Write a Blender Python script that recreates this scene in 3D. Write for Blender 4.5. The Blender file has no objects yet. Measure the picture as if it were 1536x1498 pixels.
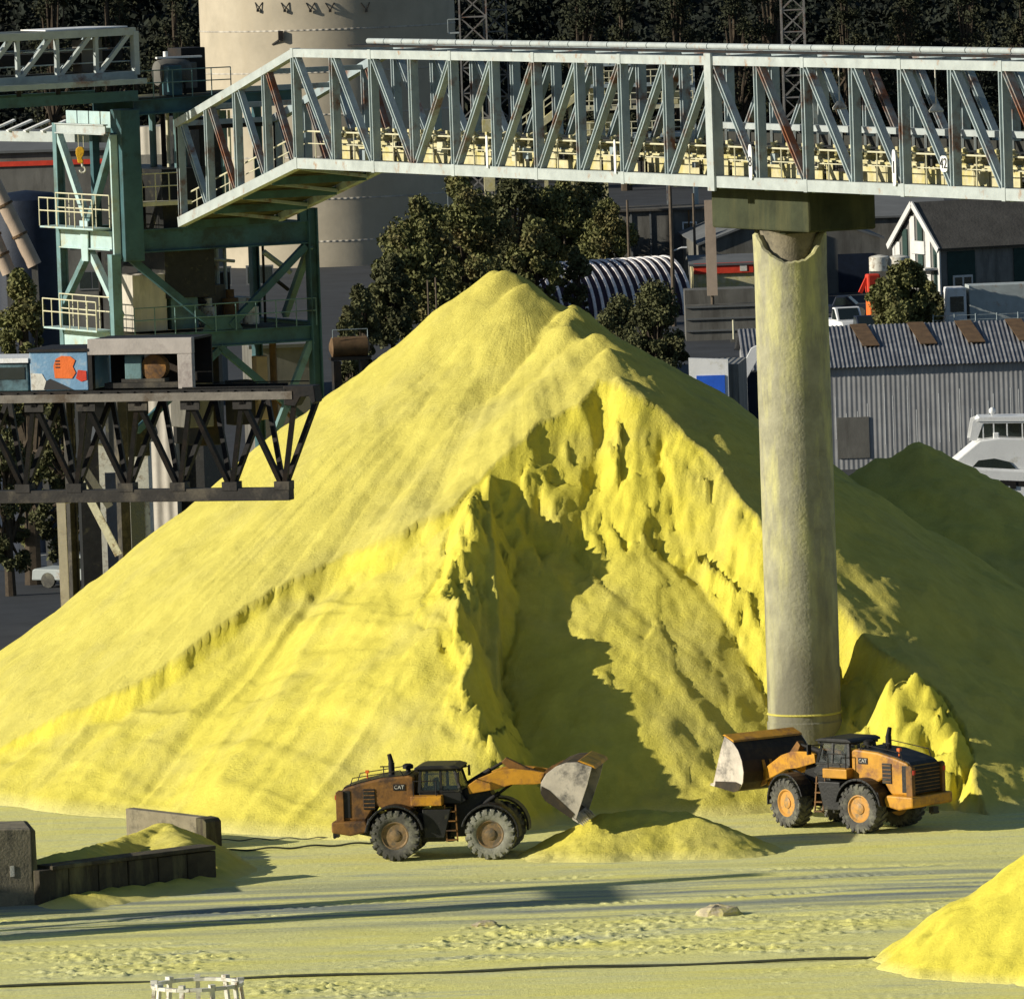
import bpy, math, random
import numpy as np
from mathutils import Vector, Matrix
random.seed(7)
rng = np.random.default_rng(7)
R = math.radians
C = bpy.context.scene.collection
SC = bpy.context.scene

# ------------------------------------------------------------------ camera
F_PX, DIST, HC = 13393.0, 300.0, 34.9
PITCH, ROLL = R(4.345), R(1.95)
CAM = Vector((0, -DIST, HC))
_F = Vector((0, math.cos(PITCH), -math.sin(PITCH)))
_R0 = Vector((1, 0, 0)); _U0 = Vector((0, math.sin(PITCH), math.cos(PITCH)))
_RT = math.cos(ROLL)*_R0 - math.sin(ROLL)*_U0
_UP = math.sin(ROLL)*_R0 + math.cos(ROLL)*_U0
def ray(px, py):
    return _F + _RT*((px-768)/F_PX) + _UP*((749-py)/F_PX)
def P(px, py, Y):
    d = ray(px, py); t = (Y+DIST)/d.y
    return CAM + d*t
def G(px, py, z=0.0):
    d = ray(px, py); t = (z-HC)/d.z
    return CAM + d*t
cam_d = bpy.data.cameras.new('camera'); cam = bpy.data.objects.new('camera', cam_d); C.objects.link(cam)
cam_d.sensor_fit = 'HORIZONTAL'; cam_d.sensor_width = 36; cam_d.lens = F_PX/1536*36
cam_d.clip_start = 5; cam_d.clip_end = 6000
m = Matrix((( _RT.x, _UP.x, -_F.x, CAM.x), (_RT.y, _UP.y, -_F.y, CAM.y), (_RT.z, _UP.z, -_F.z, CAM.z), (0,0,0,1)))
cam.matrix_world = m
SC.camera = cam

# ------------------------------------------------------------------ light
SUN_E, SUN_A = R(19.5), R(14)      # elevation; azimuth: left and this much towards the camera
S = Vector((-math.cos(SUN_E)*math.cos(SUN_A), -math.cos(SUN_E)*math.sin(SUN_A), math.sin(SUN_E)))
sun_d = bpy.data.lights.new('sun', 'SUN'); sun = bpy.data.objects.new('sun', sun_d); C.objects.link(sun)
sun_d.energy = 4.9; sun_d.angle = R(0.5); sun_d.color = (1.0, 0.935, 0.80)
sun.rotation_euler = (-S).to_track_quat('-Z', 'Y').to_euler()
sun.location = (-60, -40, 60)
w = bpy.data.worlds.new('World'); SC.world = w; w.use_nodes = True
nt = w.node_tree
sky = nt.nodes.new('ShaderNodeTexSky'); sky.sky_type = 'NISHITA'; sky.sun_disc = False; sky.dust_density = 0.3; sky.ozone_density = 2.5
sky.sun_elevation = SUN_E; sky.sun_rotation = math.atan2(S.x, S.y)
bg = nt.nodes['Background']; bg.inputs[1].default_value = 0.06
nt.links.new(sky.outputs[0], bg.inputs[0])
SC.view_settings.view_transform = 'Standard'; SC.view_settings.look = 'None'
SC.view_settings.exposure = 0.34; SC.view_settings.gamma = 1
SC.render.engine = 'CYCLES'
SC.cycles.max_bounces = 5; SC.cycles.diffuse_bounces = 3; SC.cycles.glossy_bounces = 2; SC.cycles.transmission_bounces = 3
SC.cycles.transparent_max_bounces = 6
SC.cycles.use_denoising = True

# ------------------------------------------------------------------ materials
def pm(name, col, rough=0.75, metal=0.0, var=0.22, scale=2.0, col2=None, amt=0.4, scale2=0.8, bump=0.15, bscale=12.0, spec=0.3, streak=0.0, stretch=(1,1,1)):
    """procedural surface: base colour broken up by noise, worn patches of a second colour, fine relief"""
    mt = bpy.data.materials.new(name); mt.use_nodes = True
    n = mt.node_tree.nodes; l = mt.node_tree.links
    b = n['Principled BSDF']; b.inputs['Roughness'].default_value = rough; b.inputs['Metallic'].default_value = metal
    b.inputs['Specular IOR Level'].default_value = spec
    tc = n.new('ShaderNodeTexCoord'); mp = n.new('ShaderNodeMapping'); mp.inputs['Scale'].default_value = stretch
    l.new(tc.outputs['Object'], mp.inputs[0])
    nz = n.new('ShaderNodeTexNoise'); nz.inputs['Scale'].default_value = scale; nz.inputs['Detail'].default_value = 6; nz.inputs['Roughness'].default_value = 0.65
    l.new(mp.outputs[0], nz.inputs['Vector'])
    mx = n.new('ShaderNodeMix'); mx.data_type = 'RGBA'
    mx.inputs['A'].default_value = tuple(c*(1-var) for c in col)+(1,)
    mx.inputs['B'].default_value = tuple(min(1, c*(1+var)) for c in col)+(1,)
    mr = n.new('ShaderNodeMapRange'); mr.inputs['From Min'].default_value = 0.3; mr.inputs['From Max'].default_value = 0.7
    l.new(nz.outputs['Fac'], mr.inputs['Value']); l.new(mr.outputs[0], mx.inputs['Factor'])
    out = mx.outputs['Result']
    if col2:
        n2 = n.new('ShaderNodeTexNoise'); n2.inputs['Scale'].default_value = scale2; n2.inputs['Detail'].default_value = 8; n2.inputs['Roughness'].default_value = 0.7
        mp2 = n.new('ShaderNodeMapping'); mp2.inputs['Scale'].default_value = (1, 1, 0.18) if streak else stretch
        l.new(tc.outputs['Object'], mp2.inputs[0]); l.new(mp2.outputs[0], n2.inputs['Vector'])
        r2 = n.new('ShaderNodeMapRange'); r2.inputs['From Min'].default_value = 0.62-amt*0.35; r2.inputs['From Max'].default_value = 0.72-amt*0.2
        l.new(n2.outputs['Fac'], r2.inputs['Value'])
        m2 = n.new('ShaderNodeMix'); m2.data_type = 'RGBA'; m2.inputs['B'].default_value = tuple(col2)+(1,)
        l.new(r2.outputs[0], m2.inputs['Factor']); l.new(out, m2.inputs['A']); out = m2.outputs['Result']
    l.new(out, b.inputs['Base Color'])
    if bump:
        n3 = n.new('ShaderNodeTexNoise'); n3.inputs['Scale'].default_value = bscale; n3.inputs['Detail'].default_value = 5
        l.new(mp.outputs[0], n3.inputs['Vector'])
        bp = n.new('ShaderNodeBump'); bp.inputs['Strength'].default_value = bump; bp.inputs['Distance'].default_value = 0.05
        l.new(n3.outputs['Fac'], bp.inputs['Height']); l.new(bp.outputs[0], b.inputs['Normal'])
    return mt

def sulphur(name, ground=False):
    mt = bpy.data.materials.new(name); mt.use_nodes = True
    n = mt.node_tree.nodes; l = mt.node_tree.links
    b = n['Principled BSDF']; b.inputs['Roughness'].default_value = 0.95; b.inputs['Specular IOR Level'].default_value = 0.08
    tc = n.new('ShaderNodeTexCoord')
    at = n.new('ShaderNodeAttribute'); at.attribute_name = 'fresh'
    at2 = n.new('ShaderNodeAttribute'); at2.attribute_name = 'dust'
    nz = n.new('ShaderNodeTexNoise'); nz.inputs['Scale'].default_value = 1.3; nz.inputs['Detail'].default_value = 9; nz.inputs['Roughness'].default_value = 0.7
    l.new(tc.outputs['Object'], nz.inputs['Vector'])
    m1 = n.new('ShaderNodeMix'); m1.data_type = 'RGBA'
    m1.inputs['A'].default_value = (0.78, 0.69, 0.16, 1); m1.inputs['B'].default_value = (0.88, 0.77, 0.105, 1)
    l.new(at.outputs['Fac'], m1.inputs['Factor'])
    m2 = n.new('ShaderNodeMix'); m2.data_type = 'RGBA'; m2.blend_type = 'MULTIPLY'; m2.inputs['Factor'].default_value = 1
    rp = n.new('ShaderNodeValToRGB'); rp.color_ramp.elements[0].position = 0.3; rp.color_ramp.elements[0].color = (0.8, 0.79, 0.72, 1)
    rp.color_ramp.elements[1].position = 0.72; rp.color_ramp.elements[1].color = (1.0, 1.0, 1.0, 1)
    l.new(nz.outputs['Fac'], rp.inputs['Fac']); l.new(m1.outputs['Result'], m2.inputs['A']); l.new(rp.outputs['Color'], m2.inputs['B'])
    # broad dirtier, paler bands where older dust lies
    nd = n.new('ShaderNodeTexNoise'); nd.inputs['Scale'].default_value = 0.22; nd.inputs['Detail'].default_value = 5; nd.inputs['Roughness'].default_value = 0.6; l.new(tc.outputs['Object'], nd.inputs['Vector'])
    rd_ = n.new('ShaderNodeMapRange'); rd_.inputs['From Min'].default_value = 0.48; rd_.inputs['From Max'].default_value = 0.68; rd_.inputs['To Max'].default_value = 0.55; l.new(nd.outputs['Fac'], rd_.inputs['Value'])
    md_ = n.new('ShaderNodeMix'); md_.data_type = 'RGBA'; md_.inputs['B'].default_value = (0.62, 0.56, 0.19, 1); l.new(rd_.outputs[0], md_.inputs['Factor']); l.new(m1.outputs['Result'], md_.inputs['A']); l.new(md_.outputs['Result'], m2.inputs['A'])
    # grey-green trampled dust near the yard
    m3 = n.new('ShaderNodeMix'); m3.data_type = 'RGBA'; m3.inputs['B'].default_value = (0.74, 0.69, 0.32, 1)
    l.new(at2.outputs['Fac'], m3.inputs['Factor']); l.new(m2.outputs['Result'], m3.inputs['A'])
    l.new(m3.outputs['Result'], b.inputs['Base Color'])
    n3 = n.new('ShaderNodeTexNoise'); n3.inputs['Scale'].default_value = 9.0; n3.inputs['Detail'].default_value = 10; n3.inputs['Roughness'].default_value = 0.75
    l.new(tc.outputs['Object'], n3.inputs['Vector'])
    # runnels: fine creases that follow the fall of the slope
    fu = n.new('ShaderNodeAttribute'); fu.attribute_name = 'fu'; fv = n.new('ShaderNodeAttribute'); fv.attribute_name = 'fv'
    cx = n.new('ShaderNodeCombineXYZ'); l.new(fu.outputs['Fac'], cx.inputs[0]); l.new(fv.outputs['Fac'], cx.inputs[1])
    n4 = n.new('ShaderNodeTexNoise'); n4.noise_type = 'RIDGED_MULTIFRACTAL'; n4.inputs['Scale'].default_value = 1.1; n4.inputs['Detail'].default_value = 7; n4.inputs['Roughness'].default_value = 0.6
    l.new(cx.outputs[0], n4.inputs['Vector'])
    ad = n.new('ShaderNodeMath'); ad.operation = 'MULTIPLY_ADD'; ad.inputs[1].default_value = -0.42; l.new(n4.outputs['Fac'], ad.inputs[0]); l.new(n3.outputs['Fac'], ad.inputs[2])
    bp = n.new('ShaderNodeBump'); bp.inputs['Strength'].default_value = 0.55; bp.inputs['Distance'].default_value = 0.16
    l.new(ad.outputs[0], bp.inputs['Height']); l.new(bp.outputs[0], b.inputs['Normal'])
    # grit and slide tracks show faintly in the colour
    r4 = n.new('ShaderNodeMapRange'); r4.inputs['From Min'].default_value = 0.3; r4.inputs['From Max'].default_value = 1.6; r4.inputs['To Min'].default_value = 0.86; r4.inputs['To Max'].default_value = 1.06; l.new(n4.outputs['Fac'], r4.inputs['Value'])
    m4 = n.new('ShaderNodeMix'); m4.data_type = 'RGBA'; m4.blend_type = 'MULTIPLY'; m4.inputs['Factor'].default_value = 1; l.new(m2.outputs['Result'], m4.inputs['A']); l.new(r4.outputs[0], m4.inputs['B']); l.new(m4.outputs['Result'], m3.inputs['A'])
    return mt

def glassy(name, col=(0.02, 0.03, 0.03), rough=0.08):
    mt = bpy.data.materials.new(name); mt.use_nodes = True
    b = mt.node_tree.nodes['Principled BSDF']; b.inputs['Base Color'].default_value = col+(1,)
    b.inputs['Roughness'].default_value = rough; b.inputs['Specular IOR Level'].default_value = 0.8
    n = mt.node_tree.nodes; l = mt.node_tree.links
    nz = n.new('ShaderNodeTexNoise'); nz.inputs['Scale'].default_value = 3; tc = n.new('ShaderNodeTexCoord'); l.new(tc.outputs['Object'], nz.inputs['Vector'])
    mr = n.new('ShaderNodeMapRange'); mr.inputs['To Min'].default_value = rough; mr.inputs['To Max'].default_value = rough+0.3
    l.new(nz.outputs['Fac'], mr.inputs['Value']); l.new(mr.outputs[0], b.inputs['Roughness'])
    return mt

def corrugated(name, col, col2, pitch=0.25, axis='X', amt=0.4, strength=0.6):
    mt = pm(name, col, rough=0.6, var=0.18, scale=0.7, col2=col2, amt=amt, scale2=1.2, bump=0, streak=1)
    n = mt.node_tree.nodes; l = mt.node_tree.links
    tc = n.new('ShaderNodeTexCoord'); wv = n.new('ShaderNodeTexWave'); wv.bands_direction = axis
    wv.inputs['Scale'].default_value = 0.31/pitch*1.0
    l.new(tc.outputs['Object'], wv.inputs['Vector'])
    bp = n.new('ShaderNodeBump'); bp.inputs['Strength'].default_value = strength; bp.inputs['Distance'].default_value = 0.08
    l.new(wv.outputs['Fac'], bp.inputs['Height']); l.new(bp.outputs[0], n['Principled BSDF'].inputs['Normal'])
    return mt

RUST = (0.16, 0.065, 0.03)
M = {}
M['sulphur'] = sulphur('sulphur')
def column_concrete():
    mt = pm('column concrete', (0.30, 0.285, 0.19), 0.9, var=0.22, scale=1.6, bump=0.5, bscale=7)
    n = mt.node_tree.nodes; l = mt.node_tree.links; b = n['Principled BSDF']; src = b.inputs['Base Color'].links[0].from_socket
    tc = n.new('ShaderNodeTexCoord'); mp = n.new('ShaderNodeMapping'); mp.inputs['Rotation'].default_value = (0, R(38), 0); mp.inputs['Scale'].default_value = (1.6, 0.8, 0.30)
    l.new(tc.outputs['Object'], mp.inputs[0])
    n1 = n.new('ShaderNodeTexNoise'); n1.inputs['Scale'].default_value = 0.9; n1.inputs['Detail'].default_value = 8; n1.inputs['Roughness'].default_value = 0.68; l.new(mp.outputs[0], n1.inputs['Vector'])
    r1 = n.new('ShaderNodeMapRange'); r1.inputs['From Min'].default_value = 0.45; r1.inputs['From Max'].default_value = 0.66; l.new(n1.outputs['Fac'], r1.inputs['Value'])
    sx = n.new('ShaderNodeSeparateXYZ'); l.new(tc.outputs['Object'], sx.inputs[0])
    rz = n.new('ShaderNodeMapRange'); rz.inputs['From Min'].default_value = 4.0; rz.inputs['From Max'].default_value = 11.0; rz.inputs['To Min'].default_value = 0.35; l.new(sx.outputs[2], rz.inputs['Value'])
    mu = n.new('ShaderNodeMath'); mu.operation = 'MULTIPLY'; l.new(r1.outputs[0], mu.inputs[0]); l.new(rz.outputs[0], mu.inputs[1])
    m1 = n.new('ShaderNodeMix'); m1.data_type = 'RGBA'; m1.inputs['B'].default_value = (0.54, 0.51, 0.22, 1); l.new(mu.outputs[0], m1.inputs['Factor']); l.new(src, m1.inputs['A'])
    n2 = n.new('ShaderNodeTexNoise'); n2.inputs['Scale'].default_value = 0.75; n2.inputs['Detail'].default_value = 7; mp2 = n.new('ShaderNodeMapping'); mp2.inputs['Scale'].default_value = (1.2, 1.2, 0.3); mp2.inputs['Location'].default_value = (7, 3, 1); l.new(tc.outputs['Object'], mp2.inputs[0]); l.new(mp2.outputs[0], n2.inputs['Vector'])
    rr = n.new('ShaderNodeMapRange'); rr.inputs['From Min'].default_value = 12.0; rr.inputs['From Max'].default_value = 2.5; rr.inputs['To Min'].default_value = -0.12; rr.inputs['To Max'].default_value = 0.24; l.new(sx.outputs[2], rr.inputs['Value'])
    ad = n.new('ShaderNodeMath'); ad.operation = 'ADD'; l.new(n2.outputs['Fac'], ad.inputs[0]); l.new(rr.outputs[0], ad.inputs[1])
    r2 = n.new('ShaderNodeMapRange'); r2.inputs['From Min'].default_value = 0.52; r2.inputs['From Max'].default_value = 0.68; r2.inputs['To Max'].default_value = 0.8; l.new(ad.outputs[0], r2.inputs['Value'])
    m2 = n.new('ShaderNodeMix'); m2.data_type = 'RGBA'; m2.inputs['B'].default_value = (0.15, 0.14, 0.10, 1); l.new(r2.outputs[0], m2.inputs['Factor']); l.new(m1.outputs['Result'], m2.inputs['A'])
    l.new(m2.outputs['Result'], b.inputs['Base Color'])
    return mt
M['concrete'] = column_concrete()
M['cap'] = pm('shaded cap concrete', (0.036, 0.042, 0.022), 0.95, var=0.35, scale=0.8, col2=(0.065, 0.066, 0.03), amt=0.4, scale2=0.6, streak=1)  # the gallery's shade on the cap is put into this dark olive
M['galv'] = pm('pale paint', (0.36, 0.395, 0.385), 0.6, var=0.16, scale=1.5, col2=(0.30, 0.20, 0.13), amt=0.12, scale2=1.6, bump=0.1)
M['galv_dull'] = pm('weathered paint', (0.29, 0.345, 0.355), 0.6, var=0.2, scale=1.3, col2=RUST, amt=0.28, scale2=0.7, bump=0.1)
M['galv_rust'] = pm('rusty paint', (0.23, 0.27, 0.27), 0.65, var=0.2, scale=1.3, col2=(0.19, 0.07, 0.03), amt=0.75, scale2=0.6, bump=0.1)
M['cream'] = pm('dusty cream paint', (0.50, 0.455, 0.27), 0.8, var=0.25, scale=2.5, col2=(0.46, 0.40, 0.14), amt=0.4, scale2=1.5)
M['belt'] = pm('rubber belt', (0.03, 0.03, 0.025), 0.8, var=0.3)
M['dark'] = pm('dark steel', (0.010, 0.009, 0.008), 0.7, var=0.5, scale=2, col2=(0.028, 0.018, 0.011), amt=0.3)
M['deck'] = pm('dark dusty deck', (0.05, 0.05, 0.03), 0.9, var=0.4, scale=1.5, col2=(0.14, 0.13, 0.05), amt=0.3)
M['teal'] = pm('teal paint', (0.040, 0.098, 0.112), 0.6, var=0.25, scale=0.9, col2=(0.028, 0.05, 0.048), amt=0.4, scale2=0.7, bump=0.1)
M['teal_lit'] = pm('sunlit teal paint', (0.36, 0.48, 0.47), 0.65, var=0.15, scale=1.2, col2=(0.36, 0.36, 0.25), amt=0.25, scale2=0.9)  # lit copy of the tower's teal, put on its sunny side
M['teal_mid'] = pm('mid teal paint', (0.12, 0.21, 0.215), 0.65, var=0.2, scale=1.0, col2=(0.09, 0.12, 0.10), amt=0.35)
M['rail'] = pm('cream railing', (0.55, 0.52, 0.36), 0.6, var=0.15, scale=3)
M['white'] = pm('white paint', (0.72, 0.72, 0.70), 0.5, var=0.07, scale=1.0, col2=(0.5, 0.47, 0.38), amt=0.15)
M['white_dirty'] = pm('dirty white steel', (0.60, 0.58, 0.50), 0.7, var=0.15, scale=4, col2=(0.22, 0.15, 0.09), amt=0.3, scale2=3)
M['ink'] = pm('dark lettering', (0.03, 0.03, 0.03), 0.6, var=0.1, bump=0)
M['yellow_hook'] = pm('yellow hook paint', (0.65, 0.36, 0.02), 0.5, var=0.2, scale=4, col2=(0.12, 0.06, 0.02), amt=0.25, scale2=3)
# loader
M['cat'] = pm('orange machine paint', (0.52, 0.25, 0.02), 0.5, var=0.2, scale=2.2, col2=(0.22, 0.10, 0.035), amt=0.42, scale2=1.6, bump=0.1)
M['cat_dirty_dark'] = pm('grimy shade-browned orange paint', (0.20, 0.094, 0.02), 0.65, var=0.3, scale=2.5, col2=(0.06, 0.034, 0.018), amt=0.5, scale2=1.5)  # grime, with the left loader's shade browned into the colour
M['black'] = pm('black machine paint', (0.013, 0.013, 0.012), 0.5, var=0.4, scale=3, col2=(0.06, 0.055, 0.03), amt=0.15, scale2=2)
M['tyre'] = pm('dusty tyre rubber', (0.075, 0.072, 0.062), 0.9, var=0.3, scale=3, col2=(0.17, 0.165, 0.12), amt=0.4, scale2=2.2, bump=0.3)
M['tyre_pale'] = pm('sulphur dusted tyre', (0.23, 0.225, 0.18), 0.92, var=0.25, scale=3, col2=(0.10, 0.10, 0.085), amt=0.3, scale2=2.2, bump=0.3)
M['bucket_worn'] = pm('worn bucket steel', (0.52, 0.46, 0.38), 0.5, metal=0.1, var=0.25, scale=1.5, col2=(0.10, 0.095, 0.09), amt=0.42, scale2=1.1)
M['bucket_in'] = pm('bucket back steel', (0.032, 0.024, 0.015), 0.7, var=0.4, scale=2, col2=(0.075, 0.05, 0.02), amt=0.4)
M['glass'] = glassy('tinted glass', (0.015, 0.022, 0.02))
M['cab_glass'] = glassy('cab glass', (0.02, 0.03, 0.028)); M['cab_glass'].node_tree.nodes['Principled BSDF'].inputs['Alpha'].default_value = 0.45
M['rim'] = pm('orange rim paint', (0.55, 0.27, 0.05), 0.55, var=0.2, scale=4, col2=(0.25, 0.17, 0.08), amt=0.4, scale2=4)
M['rim_dull'] = pm('muddy rim paint', (0.20, 0.13, 0.06), 0.75, var=0.3, scale=5, col2=(0.10, 0.085, 0.06), amt=0.45, scale2=4)
# yard and background
M['wallblock'] = pm('dark concrete', (0.060, 0.050, 0.033), 0.95, var=0.35, scale=1.2, col2=(0.16, 0.145, 0.075), amt=0.4, scale2=1.0, bump=0.4, streak=1)  # one dark tone, streaked paler, for wall blocks and end plates
M['wallpale'] = pm('pale concrete block', (0.22, 0.19, 0.13), 0.95, var=0.25, scale=1.0, col2=(0.07, 0.065, 0.05), amt=0.35, scale2=0.9, bump=0.4)
M['silo'] = pm('silo concrete', (0.42, 0.365, 0.27), 0.9, var=0.14, scale=0.35, col2=(0.42, 0.36, 0.26), amt=0.35, scale2=0.25, bump=0.2, bscale=2, streak=1)
M['asphalt'] = pm('asphalt', (0.035, 0.038, 0.042), 0.9, var=0.3, scale=0.3)
M['grey_wall'] = pm('grey render', (0.13, 0.125, 0.11), 0.9, var=0.2, scale=0.6, col2=(0.08, 0.075, 0.065), amt=0.4, streak=1)
M['dark_roof'] = pm('dark shingle roof', (0.085, 0.078, 0.066), 0.95, var=0.25, scale=0.8, bump=0.4, bscale=5)
M['grey_roof'] = pm('grey felt roof', (0.12, 0.125, 0.125), 0.9, var=0.15, scale=0.5)
M['green_door'] = pm('dark green boards', (0.018, 0.042, 0.035), 0.7, var=0.2)
M['siding'] = corrugated('grey siding', (0.17, 0.165, 0.15), (0.10, 0.10, 0.09), 0.3, 'X')
M['ware_wall'] = corrugated('corrugated wall', (0.285, 0.285, 0.285), (0.38, 0.38, 0.37), 0.26, 'X', amt=0.25, strength=0.25)
M['ware_roof'] = corrugated('corrugated roof', (0.125, 0.125, 0.13), (0.20, 0.20, 0.20), 0.5, 'X', amt=0.45, strength=0.6)
M['pale_clad'] = corrugated('pale cladding', (0.46, 0.42, 0.35), (0.30, 0.27, 0.22), 0.5, 'X')
M['rust_panel'] = pm('rusty brown panel', (0.11, 0.065, 0.03), 0.8, var=0.35, scale=2)
M['blue'] = pm('blue door paint', (0.02, 0.10, 0.52), 0.5, var=0.12)
M['ship_blue'] = pm('faded blue paint', (0.16, 0.30, 0.44), 0.6, var=0.18, scale=1.2, col2=(0.36, 0.42, 0.45), amt=0.25, scale2=1.2)
M['ship_teal'] = pm('faded teal panel', (0.12, 0.22, 0.25), 0.5, var=0.25, scale=1.2, col2=(0.03, 0.05, 0.055), amt=0.45, scale2=0.6)
M['orange'] = pm('orange paint', (0.72, 0.15, 0.025), 0.6, var=0.15)
M['red'] = pm('red paint', (0.55, 0.045, 0.02), 0.6, var=0.2)
M['boom_rail'] = pm('dusty beam', (0.19, 0.17, 0.14), 0.8, var=0.25, scale=2, col2=(0.10, 0.075, 0.05), amt=0.3)
M['boom_chord'] = pm('shaded chord', (0.03, 0.027, 0.023), 0.75, var=0.35, scale=2, col2=(0.10, 0.085, 0.06), amt=0.35)
M['portal'] = pm('pinkish grey paint', (0.40, 0.36, 0.32), 0.7, var=0.13, scale=1.5, col2=(0.26, 0.22, 0.2), amt=0.25)
M['purple'] = pm('dark tarpaulin', (0.035, 0.022, 0.034), 0.8, var=0.3)
M['trim'] = pm('greyed white trim', (0.56, 0.55, 0.52), 0.6, var=0.12, scale=1.2)
M['rubble'] = pm('sulphur dusted rubble', (0.42, 0.36, 0.24), 0.95, var=0.3, scale=3, col2=(0.55, 0.49, 0.16), amt=0.4, scale2=2, bump=0.4)
M['hoop'] = pm('greyed white hoops', (0.68, 0.64, 0.62), 0.6, var=0.2, scale=1.5)
M['navy'] = pm('navy tank paint', (0.008, 0.014, 0.028), 0.6, var=0.3)
M['pink_pipe'] = pm('buff pipe', (0.40, 0.31, 0.23), 0.75, var=0.15, scale=1)
M['wood'] = pm('weathered pole', (0.11, 0.085, 0.06), 0.9, var=0.3, scale=3)
M['bark'] = pm('bark', (0.06, 0.045, 0.03), 0.95, var=0.35, scale=4)
M['leaf_a'] = pm('olive leaves', (0.125, 0.128, 0.042), 0.8, var=0.5, scale=0.6, bump=0, col2=(0.155, 0.12, 0.045), amt=0.35, scale2=0.35)
M['leaf_b'] = pm('dark leaves', (0.085, 0.088, 0.035), 0.85, var=0.5, scale=0.5, bump=0, col2=(0.05, 0.042, 0.014), amt=0.3, scale2=0.3)
M['leaf_c'] = pm('dark edge leaves', (0.030, 0.034, 0.015), 0.85, var=0.5, scale=0.4, bump=0, col2=(0.055, 0.05, 0.02), amt=0.3, scale2=0.25)  # darker leaf tone for the hillside's front trees
M['leaf_far'] = pm('far forest leaves', (0.010, 0.014, 0.009), 0.9, var=0.6, scale=0.15, bump=0, col2=(0.028, 0.030, 0.012), amt=0.30, scale2=0.10)
M['soil'] = pm('dark hillside soil', (0.012, 0.014, 0.009), 0.95, var=0.4, scale=0.1)
M['shadeline'] = pm('dark shade line', (0.05, 0.055, 0.035), 0.8, var=0.3)
M['lattice'] = pm('grey lattice steel', (0.20, 0.19, 0.175), 0.7, var=0.2, col2=RUST, amt=0.2)

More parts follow.
